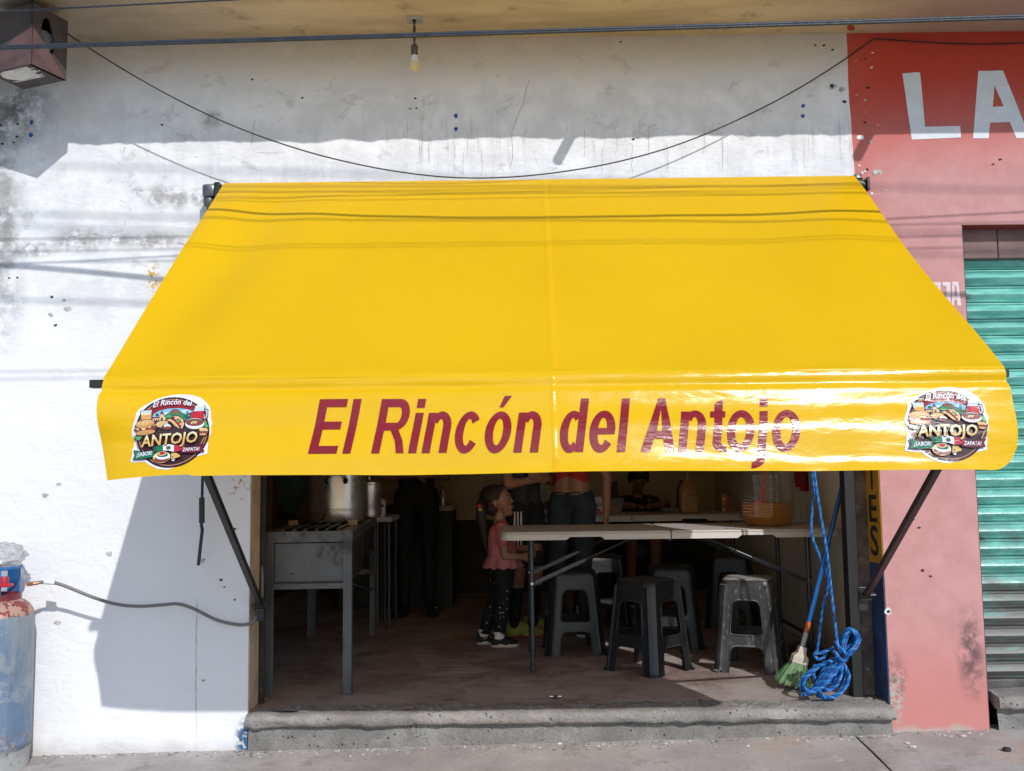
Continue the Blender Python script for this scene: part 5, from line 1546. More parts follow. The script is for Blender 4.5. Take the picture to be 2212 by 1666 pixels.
# ================================================================== folding tables
M_ttop = simple('table_plastic', (0.62, 0.58, 0.54), 0.42, 0, 0.04, 20, 0.1, 200)
M_tleg = simple('table_steel', (0.07, 0.073, 0.08), 0.35, 0.6, 0.15, 30)
M_tdark = simple('table_dark_fitting', (0.05, 0.05, 0.055), 0.4, 0.2)
def make_table():
    root = bpy.data.objects.new('folding_table', None); COL.objects.link(root)
    ORG[root.name] = Vector((0, 0, 0))
    H = 0.733; L = 0.897; D = 0.74
    for s in (-1, 1):
        # top half with rounded outer corners and a notch in the apron
        pts = [(0.003, 0.0)] + [(L - 0.06 + 0.06 * sin(a), 0.06 - 0.06 * cos(a)) for a in frot(0, pi / 2, 7)] + [(L - 0.06 + 0.06 * cos(a), D - 0.06 + 0.06 * sin(a)) for a in frot(0, pi / 2, 7)] + [(0.003, D)]
        pts = [(s * x, y) for x, y in pts]
        if s < 0: pts = pts[::-1]
        bm = bmesh.new()
        vs = [bm.verts.new((x, y, H)) for x, y in pts]
        f = bm.faces.new(vs)
        r = bmesh.ops.extrude_face_region(bm, geom=[f])
        for v in r['geom']:
            if isinstance(v, bmesh.types.BMVert): v.co.z -= 0.012
        bmesh.ops.recalc_face_normals(bm, faces=bm.faces)
        ed = [e for e in bm.edges if all(abs(v.co.z - H) < 1e-6 for v in e.verts)]
        bmesh.ops.bevel(bm, geom=ed, offset=0.005, segments=2, affect='EDGES')
        mb = MB(); mb.frombm(bm); bm.free()
        # apron all round, shallower along the notch in the long sides
        def drop(x, y):
            u = abs(x)
            return 0.0 if False else (0.027 if (0.362 < u < 0.545 and (y < 0.01 or y > D - 0.01)) else 0.042)
        loop = []
        for i in range(len(pts)):
            p, q = pts[i], pts[(i + 1) % len(pts)]
            n_ = max(1, int(math.dist(p, q) / 0.02))
            for k in range(n_):
                loop.append((p[0] + (q[0] - p[0]) * k / n_, p[1] + (q[1] - p[1]) * k / n_))
        m_ = len(loop); cx, cy = s * L / 2, D / 2
        vs = []
        for x, y in loop:
            ins = 0.006
            dx = (cx - x); dy = (cy - y); l_ = max(abs(dx) / (L / 2), abs(dy) / (D / 2))
            ix = x + (ins if dx > 0 else -ins) * (abs(dx) / (L / 2) > 0.93); iy = y + (ins if dy > 0 else -ins) * (abs(dy) / (D / 2) > 0.93)
            dz = drop(x, y)
            vs += [(x, y, H - 0.006), (x, y, H - dz), (ix, iy, H - dz), (ix, iy, H - 0.006)]
        mb.raw(vs, [(i * 4 + k, ((i + 1) % m_) * 4 + k, ((i + 1) % m_) * 4 + k + 1, i * 4 + k + 1) for i in range(m_) for k in range(3)])
        mb.build('tabletop', M_ttop, root, smooth=35, fix=True)
        # leg frame
        lx = s * 0.735
        for y in (0.07, D - 0.07):
            mb = MB(); mb.tube([(lx, y, H - 0.014), (lx, y, 0.40), (lx + s * 0.0, y, 0.10), (lx, y, 0.018)], 0.0125, 12)
            leg = mb.build('leg', M_tleg, root, smooth=True)
            mb = MB(); mb.tube([(lx, y, 0.0), (lx, y, 0.055)], 0.0150, 12); mb.build('rubber_foot', M_tdark, leg, smooth=35)
            mb = MB(); mb.tube([(lx, y - 0.016, 0.46), (lx, y + 0.016, 0.46)], 0.008, 8); mb.build('rivet', simple('bright_rivet', (0.6, 0.6, 0.6), 0.25, 0.9), leg)
        mb = MB(); mb.tube([(lx, 0.07, 0.17), (lx, D - 0.07, 0.17)], 0.010, 10); mb.build('cross_rail', M_tleg, root, smooth=True)
        mb = MB(); mb.tube([(lx, 0.07, H - 0.03), (lx, D - 0.07, H - 0.03)], 0.012, 10); mb.build('cross_rail', M_tleg, root, smooth=True)
        for y in (0.10, D - 0.10):
            a = Vector((lx - s * 0.006, y, 0.455)); c = Vector((s * 0.14, y, H - 0.018)); b = a.lerp(c, 0.42)
            mb = MB(); mb.beam(a, b, 0.020, 0.012, (0, 1, 0)); mb.tube([b, c], 0.005, 8); mb.beam(b.lerp(a, 0.06), b.lerp(c, 0.1), 0.016, 0.016, (0, 1, 0))
            mb.build('brace', M_tleg, root, smooth=30)
    for y in (0.06, D - 0.06):
        MB().lathe((0, y, H - 0.042), [(0.0, -0.018), (0.012, -0.016), (0.018, -0.006), (0.018, 0.0), (0.0, 0.0)], 14).build('hinge', M_tleg, root, smooth=True)
    return root
t1 = make_table()
t1.location = (0.828, 0.73, FL); tag(t1, 'beige folding table in front with a strip of sunlight along its edge', 'table', 'folding tables')
t2 = copy_tree(t1)
t2.location = (0.850, 2.61, FL); tag(t2, 'folding table at the back with packages and a seated child behind it', 'table', 'folding tables')
TZ = FL + 0.7335

# ================================================================== stove stand with pots
M_steel = simple('painted_steel', (0.115, 0.118, 0.124), 0.40, 0.35, 0.18, 5, 0.12, 60, dirt=(0.055, 0.05, 0.046), dirtamt=0.09)
M_steel_d = simple('dark_sheet', (0.045, 0.043, 0.042), 0.5, 0.3, 0.2, 8)
M_stain = simple('stainless', (0.62, 0.60, 0.56), 0.30, 0.9, 0.06, 12)
M_alu = simple('dull_aluminium', (0.42, 0.40, 0.38), 0.35, 1.0, 0.12, 14)
sa = P(577, 1503, 0.28); sb = P(748, 1498, 0.30)
stove = thing('gas_stove', 'long grey steel gas stove on tall legs with open burner grates in the doorway', 'stove', (-1.0, 1.1, FL))
fl0 = Vector((sa.x, 0.30, 0)); fr0 = Vector((sb.x, 0.32, 0))
rr0 = Vector((-0.925, 2.02, 0)); rl0 = Vector((-1.325, 2.02, 0))
ZT = FL + 0.775
lw = 0.042
for q in (fl0, fr0, rr0, rl0):
    mb = MB()
    sx = 1 if q.x < -1.0 and q in (fl0, rl0) else -1
    sx = 1 if q in (fl0, rl0) else -1; sy = 1 if q in (fl0, fr0) else -1
    mb.bbox((q.x - lw / 2, q.y - 0.002, FL), (q.x + lw / 2, q.y + 0.003, ZT - 0.045), 0.001)
    x0 = q.x - sx * lw / 2
    mb.bbox((min(x0, x0 + sx * 0.004), q.y + 0.004 if sy > 0 else q.y - lw, FL), (max(x0, x0 + sx * 0.004), q.y + lw if sy > 0 else q.y - 0.003, ZT - 0.045), 0.001)
    mb.build('leg', M_steel, stove)
def bar(name, a, b, z0, z1, th, mat, off=(0, 0, 0)):
    mb = MB(); d = (b - a); d.normalize(); n_ = Vector((-d.y, d.x, 0))
    p = [a + n_ * -th / 2, b + n_ * -th / 2, b + n_ * th / 2, a + n_ * th / 2]
    o_ = Vector(off)
    vs = [(q.x + o_.x, q.y + o_.y, z0) for q in p] + [(q.x + o_.x, q.y + o_.y, z1) for q in p]
    mb.raw(vs, ((0, 3, 2, 1), (4, 5, 6, 7), (0, 1, 5, 4), (1, 2, 6, 5), (2, 3, 7, 6), (3, 0, 4, 7)))
    return mb.build(name, mat, stove)
ex = Vector((lw / 2 + 0.002, 0, 0))
bar('top_frame', fl0 - ex, fr0 + ex, ZT - 0.052, ZT, 0.006, M_steel, (0, -0.006, 0))
bar('top_frame', rl0 - ex, rr0 + ex, ZT - 0.052, ZT, 0.006, M_steel)
bar('top_frame', fr0 + ex, rr0 + ex, ZT - 0.050, ZT - 0.001, 0.006, M_steel)
bar('top_frame', fl0 - ex, rl0 - ex, ZT - 0.050, ZT - 0.001, 0.006, M_steel)
fp = lambda u: fl0.lerp(fr0, u)
bar('front_panel', fl0 + ex * 1.0, fr0 - ex * 1.0, ZT - 0.240, ZT - 0.058, 0.004, M_steel, (0, 0.010, 0))
bar('front_rail', fl0 + ex * 0.9, fr0 - ex * 0.9, ZT - 0.275, ZT - 0.250, 0.006, M_steel, (0, 0.004, 0))
bar('tray_front', fl0 + ex * 1.1, fr0 - ex * 1.1, ZT - 0.249, ZT - 0.242, 0.003, M_steel_d, (0, 0.004, 0))
bar('side_panel', fr0 + ex * 0.5 + Vector((0, 0.05, 0)), fr0.lerp(rr0, 0.42) + ex * 0.5, ZT - 0.25, ZT - 0.052, 0.003, M_steel_d)
bar('side_panel', fr0.lerp(rr0, 0.43) + ex * 0.5, rr0 + ex * 0.5 - Vector((0, 0.05, 0)), ZT - 0.20, ZT - 0.052, 0.003, M_steel_d)
bar('lower_rail', rl0, rr0, FL + 0.40, FL + 0.43, 0.02, M_steel); bar('lower_rail', fr0 + Vector((0, 0.05, 0)), rr0, FL + 0.555, FL + 0.56, 0.006, M_steel)
mb = MB(); mb.beam(fr0.lerp(rr0, 0.06) + Vector((0, 0, ZT - 0.26)), fr0.lerp(rr0, 0.96) + Vector((0, 0, FL + 0.30)), 0.012, 0.004); mb.build('diagonal_brace', M_steel, stove)
def topq(u, v, z):  # u across, v along the depth
    a = fl0.lerp(fr0, u); b = rl0.lerp(rr0, u)
    p = a.lerp(b, v); return Vector((p.x, p.y, z))
# top plate with three burner openings
mb = MB()
def deck(u0, v0, u1, v1, z0, z1):
    c = [topq(u0, v0, z0), topq(u1, v0, z0), topq(u1, v1, z0), topq(u0, v1, z0)]
    vs = [tuple(q) for q in c] + [(q.x, q.y, z1) for q in c]
    mb.raw(vs, ((0, 3, 2, 1), (4, 5, 6, 7), (0, 1, 5, 4), (1, 2, 6, 5), (2, 3, 7, 6), (3, 0, 4, 7)))
deck(-0.05, 0.0, 0.10, 1, ZT - 0.008, ZT - 0.002); deck(0.90, 0.0, 1.05, 1, ZT - 0.008, ZT - 0.002)
for v in (0.0, 0.31, 0.64, 0.97): deck(0.1005, v + 0.001, 0.8995, v + 0.028, ZT - 0.008, ZT - 0.002)
mb.build('deck', simple('brown_deck', (0.16, 0.11, 0.075), 0.45, 0.4, 0.25, 14), stove)
mb = MB(); deck(0.05, 0.02, 0.95, 0.98, ZT - 0.16, ZT - 0.155); mb.build('drip_tray', M_steel_d, stove)
M_grate = simple('grate_iron', (0.07, 0.062, 0.055), 0.4, 0.5, 0.3, 25)
for b in range(3):
    v0 = 0.03 + 0.325 * b
    for k in range(6):
        u = 0.14 + 0.144 * k
        mb = MB(); mb.beam(topq(u, v0 + 0.005, ZT + 0.002), topq(u + 0.01, v0 + 0.285, ZT + 0.002), 0.016, 0.014, bev=0.002); mb.build('grate_bar', M_grate, stove)
for u, v in ((0.08, 0.32), (0.92, 0.32)):
    p = topq(u, v, ZT); mb = MB(); mb.bbox((p.x - 0.02, p.y - 0.004, ZT - 0.002), (p.x + 0.03, p.y + 0.004, ZT + 0.030), 0.002); mb.build('pot_stop', simple('tan_metal', (0.34, 0.25, 0.17), 0.5, 0.4), stove)
# big steamer pot
pc = topq(0.52, 0.50, ZT + 0.0095); pc.x = P(727, 1110, pc.y).x
PR = 0.162
pot = thing('steamer_pot', 'big shiny steel steamer pot with side handle on the stove', 'pot', tuple(pc))
MB().lathe(tuple(pc), [(0.0, 0.002), (PR * 0.97, 0.0), (PR, 0.008), (PR, 0.060), (PR + 0.004, 0.064), (PR + 0.004, 0.070), (PR + 0.001, 0.074), (PR + 0.001, 0.300), (PR + 0.006, 0.304), (PR + 0.006, 0.310), (PR - 0.001, 0.310), (PR - 0.003, 0.08), (0.0, 0.075)], 56).build('pot_body', M_stain, pot, smooth=35)
MB().lathe(tuple(pc), [(PR + 0.008, 0.311), (PR + 0.008, 0.318), (PR * 0.8, 0.335), (PR * 0.3, 0.350), (0.0, 0.353)], 48).build('lid', M_alu, pot, smooth=35)
for a_ in (radians(-80), radians(100)):
    d = Vector((cos(a_), sin(a_), 0)); t_ = Vector((-sin(a_), cos(a_), 0))
    o_ = pc + d * (PR + 0.003)
    mb = MB(); mb.tube(smooth_pts([o_ + t_ * -0.05 + Vector((0, 0, 0.225)), o_ + t_ * -0.052 + d * 0.02 + Vector((0, 0, 0.235)), o_ + t_ * -0.035 + d * 0.032 + Vector((0, 0, 0.262)), o_ + t_ * 0.035 + d * 0.032 + Vector((0, 0, 0.262)), o_ + t_ * 0.052 + d * 0.02 + Vector((0, 0, 0.235)), o_ + t_ * 0.05 + Vector((0, 0, 0.225))], 6), 0.008, 8)
    for s_ in (-0.05, 0.05): mb.ball(o_ + t_ * s_ + Vector((0, 0, 0.23)), (0.014, 0.014, 0.02), 10, 6)
    mb.build('handle', simple('handle_steel', (0.28, 0.26, 0.24), 0.3, 1.0), pot, smooth=True)
p2 = topq(0.86, 0.80, ZT + 0.0095); p2.x = P(797, 1080, p2.y).x
pot2 = thing('tall_pot', 'narrow tall steel pot behind the steamer on the stove', 'pot', tuple(p2))
MB().lathe(tuple(p2), [(0.0, 0.002), (0.070, 0.0), (0.076, 0.02), (0.072, 0.05), (0.076, 0.058), (0.076, 0.20), (0.080, 0.204), (0.080, 0.21), (0.074, 0.21), (0.072, 0.06), (0.0, 0.055)], 40).build('pot_body', M_stain, pot2, smooth=35)
MB().lathe(tuple(p2), [(0.081, 0.211), (0.081, 0.216), (0.04, 0.228), (0.012, 0.231), (0.012, 0.25), (0.0, 0.252)], 32).build('lid', M_alu, pot2, smooth=35)
# shapes in the gloom left of the pots: shelf, crate and sack against the inner wall
sh = thing('wall_shelf', 'dark wooden shelf unit in the gloom behind the stove', 'shelf', (-1.56, 1.6, FL))
M_dw = simple('dark_wood', (0.055, 0.038, 0.025), 0.6, 0, 0.3, 8, 0.2, 30)
for z in (0.30, 0.74, 1.20): MB().bbox((-1.79, 1.25, FL + z), (-1.40, 2.6, FL + z + 0.025), 0.003).build('board', M_dw, sh)
for x, y in ((-1.77, 1.27), (-1.42, 1.27), (-1.77, 2.58), (-1.42, 2.58)): MB().bbox((x - 0.018, y - 0.018, FL), (x + 0.018, y + 0.018, FL + 1.32), 0.002).build('post', M_dw, sh)
cr = thing('plastic_crate', 'maroon plastic crate on the dark shelf left of the pots', 'crate', (-1.60, 1.42, FL + 0.765))
M_mar = simple('maroon_plastic', (0.10, 0.022, 0.024), 0.5, 0, 0.2, 10)
mb = MB()
for i in range(4): mb.bbox((-1.77, 1.30, FL + 0.768 + i * 0.055), (-1.45, 1.312, FL + 0.768 + i * 0.055 + 0.045), 0.003)
mb.build('front_panel', M_mar, cr)
mb = MB(); mb.bbox((-1.77, 1.3125, FL + 0.766), (-1.762, 1.58, FL + 0.985), 0.002); mb.bbox((-1.458, 1.3125, FL + 0.766), (-1.45, 1.58, FL + 0.985), 0.002); mb.bbox((-1.77, 1.5805, FL + 0.766), (-1.45, 1.59, FL + 0.985), 0.002); mb.build('side_panel', M_mar, cr)
mb = MB(); mb.bbox((-1.761, 1.313, FL + 0.766), (-1.459, 1.58, FL + 0.774), 0.002); mb.build('bottom', M_mar, cr)
mb = MB(); bm = bmesh.new(); bmesh.ops.create_icosphere(bm, subdivisions=4, radius=1)
for v in bm.verts:
    p = v.co * (1 + 0.16 * mnoise.noise(v.co * 2.2) + 0.05 * mnoise.noise(v.co * 7))
    z = p.z * (1.0 if p.z > 0 else 0.8)
    w_ = 1.0 if z < 0.3 else max(0.25, 1 - (z - 0.3) * 0.8)
    v.co = Vector((-1.53 + p.x * 0.13 * w_, 2.15 + p.y * 0.13 * w_, FL + 0.765 + 0.19 + max(z, -0.78) * 0.24))
mb.frombm(bm); bm.free()
tag(mb.build('sack', simple('dark_green_cloth', (0.022, 0.045, 0.040), 0.8, 0, 0.3, 12, 0.3, 60), smooth=True, at=(-1.53, 2.15, FL + 0.765)), 'dark green sack slumped on the shelf left of the pots', 'sack')
# small stands with a carton and a steel flask
def side_stand(px, py, Y, w, dpt, label, name='side_table'):
    p = P(px, py, Y)
    s_ = thing(name, label, 'table', (p.x, Y, FL))
    MB().bbox((p.x - w / 2, Y, p.z - 0.035), (p.x + w / 2, Y + dpt, p.z), 0.006).build('tabletop', simple('offwhite_board', (0.46, 0.42, 0.37), 0.5), s_)
    for sx in (-1, 1):
        for sy in (0.03, dpt - 0.03): MB().tube([(p.x + sx * (w / 2 - 0.025), Y + sy, FL), (p.x + sx * (w / 2 - 0.025), Y + sy, p.z - 0.034)], 0.011, 8).build('leg', M_tdark, s_, smooth=True)
    return p
q = side_stand(826, 1117, 2.28, 0.13, 0.45, 'small white side table behind the stove carrying a carton')
crt = thing('drink_carton', 'white printed drink carton on the side table behind the stove', 'carton', (q.x - 0.02, 2.36, q.z))
cx0, cz0 = q.x - 0.02, q.z + 0.0005
mb = MB(); mb.bbox((cx0 - 0.028, 2.33, cz0), (cx0 + 0.028, 2.39, cz0 + 0.095), 0.002)
mb.raw([(cx0 - 0.028, 2.33, cz0 + 0.094), (cx0 + 0.028, 2.33, cz0 + 0.094), (cx0 + 0.028, 2.39, cz0 + 0.094), (cx0 - 0.028, 2.39, cz0 + 0.094), (cx0 - 0.028, 2.36, cz0 + 0.118), (cx0 + 0.028, 2.36, cz0 + 0.118)], ((0, 1, 5, 4), (2, 3, 4, 5), (1, 2, 5), (3, 0, 4)))
mb.build('carton_body', simple('carton_white', (0.72, 0.70, 0.66), 0.5), crt)
mb = MB(); mb.box((cx0 - 0.022, 2.3285, cz0 + 0.062), (cx0 + 0.022, 2.3295, cz0 + 0.086)); mb.beam((cx0 - 0.026, 2.3288, cz0 + 0.030), (cx0 + 0.006, 2.3288, cz0 + 0.066), 0.008, 0.0012)
for k in range(5): mb.box((cx0 - 0.012, 2.3285, cz0 + 0.012 + k * 0.009), (cx0 + 0.018, 2.3295, cz0 + 0.015 + k * 0.009))
mb.build('print', simple('carton_print', (0.06, 0.05, 0.05), 0.5), crt)
q = P(955, 1093, 3.36)
cab_ = thing('dark_counter', 'long black counter with pale top edge behind the adult in black', 'counter', (q.x - 0.3, 3.5, FL))
MB().bbox((-1.40, 3.38, FL + 0.0005), (q.x + 0.08, 3.90, q.z - 0.041), 0.004).build('cabinet', simple('black_cabinet', (0.014, 0.012, 0.011), 0.6, 0, 0.3, 6), cab_)
MB().bbox((q.x - 0.10, 3.36, q.z - 0.040), (q.x + 0.085, 3.92, q.z), 0.005).build('countertop', simple('offwhite_board', (0.46, 0.42, 0.37), 0.5), cab_)
MB().bbox((-1.42, 3.36, q.z - 0.040), (q.x - 0.101, 3.92, q.z - 0.001), 0.005).build('countertop', simple('black_cabinet', (0.014, 0.012, 0.011), 0.6), cab_)
fk = thing('steel_flask', 'slim steel flask standing on the pale end of the dark counter', 'flask', (q.x, 3.44, q.z))
MB().lathe((q.x, 3.44, q.z), [(0.0, 0.0005), (0.026, 0.001), (0.027, 0.01), (0.027, 0.085), (0.020, 0.098), (0.0, 0.099)], 24).build('flask_body', M_stain, fk, smooth=35)
MB().lathe((q.x, 3.44, q.z), [(0.0195, 0.0985), (0.0195, 0.128), (0.017, 0.131), (0.0, 0.132)], 20).build('flask_cap', M_alu, fk, smooth=35)

# ================================================================== ribbed drink jar on the front table
jx = P(1655, 1120, 1.10).x; jy = 1.08
jar = thing('drink_jar', 'big clear ribbed drink jar with orange drink and a red ladle on the front table', 'jar', (jx, jy, TZ))
prof = [(0.0, 0.002), (0.105, 0.001), (0.112, 0.006)]
N_ = 40
def jar_r(z):
    if z < 0.05: r = 0.112 + (0.146 - 0.112) * (z / 0.05) ** 0.7
    elif z < 0.28: r = 0.146 + 0.004 * sin((z - 0.05) / 0.23 * pi)
    else: r = 0.146 - 0.05 * ((z - 0.28) / 0.07) ** 1.6
    return r + 0.0012 * sin(2 * pi * z / 0.0165)
zz_ = frot(0.010, 0.345, 84)
MB().lathe((jx, jy, TZ), prof + [(jar_r(z), z) for z in zz_] + [(0.096, 0.352), (0.100, 0.356), (0.100, 0.366), (0.094, 0.366)], 56).build('jar_wall', clear('clear_jar', (0.96, 0.97, 0.96), 0.24, 0.01, 0.06), jar, smooth=True)
def mat_liquid():
    t = NT('orange_drink')
    c = t.mix(t.rng(t.noise(6, 4), 0.3, 0.7), (0.66, 0.25, 0.015), (0.78, 0.33, 0.025))
    tl = t.t.nodes.new('ShaderNodeBsdfTranslucent'); t.set(tl.inputs[0], c)
    return t.done(t.shadermix(0.45, t.pri(c, 0.2, 0, 0.5), tl.outputs[0]))
MB().lathe((jx, jy, TZ), [(0.0, 0.006), (0.106, 0.007), (0.110, 0.010)] + [(jar_r(z) - 0.010, z) for z in frot(0.014, 0.128, 28)] + [(0.0, 0.1285)], 48).build('drink', mat_liquid(), jar, smooth=40)
M_ladle = simple('red_ladle_plastic', (0.55, 0.02, 0.03), 0.35)
mb = MB(); l0 = Vector((jx - 0.05, jy - 0.075, TZ + 0.14)); l1 = Vector((jx + 0.005, jy - 0.05, TZ + 0.41))
mb.tube([l0, l0.lerp(l1, 0.2), l0.lerp(l1, 0.3), l1], [0.016, 0.010, 0.007, 0.007], 10)
mb.lathe((l0.x - 0.005, l0.y, l0.z - 0.075), [(0.0, 0.0), (0.030, 0.004), (0.042, 0.022), (0.045, 0.075), (0.041, 0.078), (0.038, 0.024), (0.026, 0.008), (0.0, 0.006)], 24)
mb.build('ladle', M_ladle, jar, smooth=40)

# ================================================================== things on the back table
def at2(px, py, Y): return P(px, py, Y)
bx = at2(1287, 1108, 2.72)
box = thing('food_box', 'small white food box beside the hanging arm on the back table', 'box', (bx.x, 2.72, TZ))
MB().bbox((bx.x - 0.058, 2.70, TZ + 0.0005), (bx.x + 0.05, 2.74, TZ + 0.135), 0.002).build('carton_body', simple('box_white', (0.66, 0.64, 0.62), 0.5), box)
v, f = text2d('Cajú', 0.045, 0, 0.001)
MB().raw([(bx.x - 0.045 + a, 2.6988, TZ + 0.066 + b) for a, b in v], f).build('print', simple('box_ink', (0.06, 0.05, 0.06), 0.5), box)
mb = MB(); mb.poly([ell(bx.x - 0.005, TZ + 0.036, 0.036, 0.020, 14)], lambda x, z: (x, 2.6985, z)); mb.poly([ell(bx.x + 0.02, TZ + 0.018, 0.028, 0.012, 12)], lambda x, z: (x, 2.6978, z)); mb.build('picture', simple('box_red', (0.40, 0.05, 0.04), 0.5), box)
tb = at2(1318, 1108, 2.80)
tub = thing('clear_tub', 'clear plastic tub of bread rolls at the left of the back table', 'tub', (tb.x, 2.84, TZ))
MB().lathe((tb.x, 2.84, TZ), [(0.0, 0.001), (0.085, 0.001), (0.112, 0.115), (0.118, 0.118)], 30, sq=0.6).build('tub_wall', clear('clear_tub', (0.85, 0.86, 0.86), 0.4, 0.22, 0.1), tub, smooth=40)
mb = MB(); random.seed(4)
for i in range(8): mb.ball((tb.x + random.uniform(-0.045, 0.045), 2.84 + random.uniform(-0.02, 0.02), TZ + 0.03 + 0.03 * (i % 3)), (0.034, 0.024, 0.022), 10, 6)
mb.build('bread', simple('bread_crust', (0.42, 0.25, 0.11), 0.7, 0, 0.2, 20), tub, smooth=True)
pn = at2(1392, 1111, 2.72); pn2 = at2(1434, 1110, 2.72)
mb = MB(); mb.tube([(pn.x, 2.72, TZ + 0.006), (pn2.x - 0.008, 2.725, TZ + 0.006)], 0.005, 6); mb.tube([(pn2.x - 0.008, 2.725, TZ + 0.006), (pn2.x + 0.006, 2.727, TZ + 0.006)], [0.005, 0.001], 6)
tag(mb.build('pencil', simple('pencil_red', (0.36, 0.06, 0.04), 0.45), at=(pn.x, 2.72, TZ)), 'red pencil lying on the back table in front of the child', 'pencil')
tr = at2(1448, 1097, 3.05)
tray = MB(); tray.bbox((tr.x - 0.07, 2.98, TZ + 0.0005), (tr.x + 0.07, 3.2, TZ + 0.012), 0.004); tray.bbox((tr.x - 0.066, 2.985, TZ + 0.0125), (tr.x + 0.066, 3.195, TZ + 0.035), 0.003)
tag(tray.build('notebook_pile', simple('grey_covers', (0.16, 0.155, 0.15), 0.5), at=(tr.x, 3.08, TZ)), 'pile of grey notebooks right of the child on the back table', 'notebook')
jg = at2(1488, 1100, 2.95)
jug = thing('water_jug', 'squarish amber water jug with narrow neck on the back table', 'jug', (jg.x, 2.97, TZ))
mb = MB()
LOOP = []
for z, h, r in ((0.001, 0.062, 0.02), (0.01, 0.070, 0.025), (0.15, 0.070, 0.025), (0.19, 0.066, 0.03), (0.225, 0.040, 0.03), (0.245, 0.022, 0.02), (0.285, 0.020, 0.0195)):
    LOOP.append([(jg.x + x, 2.97 + y, TZ + z) for x, y in rrect(-h, -h, h, h, r, 5)])
n = len(LOOP[0]); mb.raw([p for L in LOOP for p in L], [(i * n + j, i * n + (j + 1) % n, (i + 1) * n + (j + 1) % n, (i + 1) * n + j) for i in range(len(LOOP) - 1) for j in range(n)] + [tuple(range(n))[::-1]])
mb.build('jug_body', simple('amber_plastic', (0.36, 0.20, 0.07), 0.3, 0, 0.2, 10), jug, smooth=35)
MB().lathe((jg.x, 2.97, TZ), [(0.023, 0.283), (0.025, 0.287), (0.025, 0.308), (0.0, 0.31)], 18).build('jug_cap', simple('grey_cap', (0.2, 0.2, 0.2), 0.4), jug, smooth=35)
bt = at2(1473, 1100, 3.25)
MBt = MB().lathe((bt.x, 3.24, TZ), [(0.0, 0.001), (0.038, 0.001), (0.040, 0.01), (0.040, 0.17), (0.030, 0.20), (0.014, 0.215), (0.014, 0.245), (0.0, 0.246)], 22)
tag(MBt.build('dark_bottle', simple('dark_bottle_glass', (0.035, 0.028, 0.022), 0.2), smooth=35, at=(bt.x, 3.24, TZ)), 'dark bottle behind the amber jug on the back table', 'bottle')
ct = at2(1568, 1094, 3.10)
cb = thing('snack_carton', 'small orange printed carton at the right end of the back table', 'carton', (ct.x, 3.10, TZ))
MB().bbox((ct.x - 0.038, 3.07, TZ + 0.0005), (ct.x + 0.002, 3.11, TZ + 0.135), 0.002).build('carton_body', simple('carton_orange', (0.42, 0.18, 0.06), 0.5, 0, 0.25, 30), cb)
MB().bbox((ct.x + 0.003, 3.08, TZ + 0.0005), (ct.x + 0.038, 3.11, TZ + 0.118), 0.002).build('carton_body', simple('carton_red', (0.33, 0.09, 0.05), 0.5, 0, 0.3, 30), cb)
mb = MB(); mb.box((ct.x - 0.034, 3.0685, TZ + 0.006), (ct.x - 0.012, 3.0695, TZ + 0.026)); mb.poly([ell(ct.x - 0.02, TZ + 0.095, 0.011, 0.011, 12)], lambda x, z: (x, 3.0688, z)); mb.build('print', simple('carton_cream', (0.65, 0.58, 0.48), 0.5), cb)
# packages between the two standing people
pk = [(1172, 1110, 2.80, 0.05, 0.045, (0.36, 0.34, 0.30), 'flat pale packet at the bottom of the pile on the back table'), (1186, 1110, 2.92, 0.045, 0.10, (0.12, 0.05, 0.04), 'brown packet standing behind the pale packet on the back table'), (1168, 1110, 3.05, 0.05, 0.20, (0.30, 0.27, 0.22), 'tall pale packet standing at the back of the back table')]
for px, py, Y, w, h, col, lab in pk:
    p = at2(px, py, Y)
    mb = MB(); bm = bmesh.new(); bmesh.ops.create_cube(bm, size=1); bmesh.ops.subdivide_edges(bm, edges=bm.edges, cuts=4, use_grid_fill=True)
    for v in bm.verts:
        c = v.co; k = 1 - 0.35 * max(0, abs(c.z) - 0.25) * 2
        v.co = Vector((p.x + c.x * w * 2 * (1 - 0.12 * abs(c.z)) + 0.004 * mnoise.noise(c * 5), Y + c.y * 0.07 * k, TZ + 0.001 + (c.z + 0.5) * h))
    mb.frombm(bm); bm.free()
    tag(mb.build('food_packet', simple('packet_' + str(px), col, 0.4, 0, 0.25, 30), smooth=40, at=(p.x, Y, TZ)), lab, 'packet', 'packets on the back table')
# dark box on the back wall shelf and a red cloth on the side wall
p = at2(1323, 1080, 4.1)
wb = thing('dark_case', 'dark maroon case standing on a wall bracket behind the child', 'case', (p.x, 4.2, p.z))
MB().bbox((p.x - 0.05, 4.12, p.z), (p.x + 0.05, 4.22, p.z + 0.16), 0.004).build('case_body', simple('case_maroon', (0.075, 0.025, 0.02), 0.5), wb)
MB().bbox((p.x - 0.07, 4.10, p.z - 0.021), (p.x + 0.07, 4.299, p.z - 0.001), 0.003).build('bracket_board', M_dw, wb)
mb = MB(); vs = []; nx, ny = 14, 16
cy0 = 1.62; cz1 = 1.42; cz0 = XZ(1712, 1057, cy0)[1]
for j in range(ny + 1):
    for i in range(nx + 1):
        u, v = i / nx, j / ny
        y = cy0 + 0.30 * (u - 0.5) + 0.02 * sin(5 * u) * v
        vs.append((RW1 - 0.016 - 0.010 * sin(14 * u + 2 * v) * (0.3 + v), y, cz1 + (cz0 - cz1) * v - 0.012 * sin(6 * u) * v))
mb.raw(vs, [(j * (nx + 1) + i, j * (nx + 1) + i + 1, (j + 1) * (nx + 1) + i + 1, (j + 1) * (nx + 1) + i) for j in range(ny) for i in range(nx)])
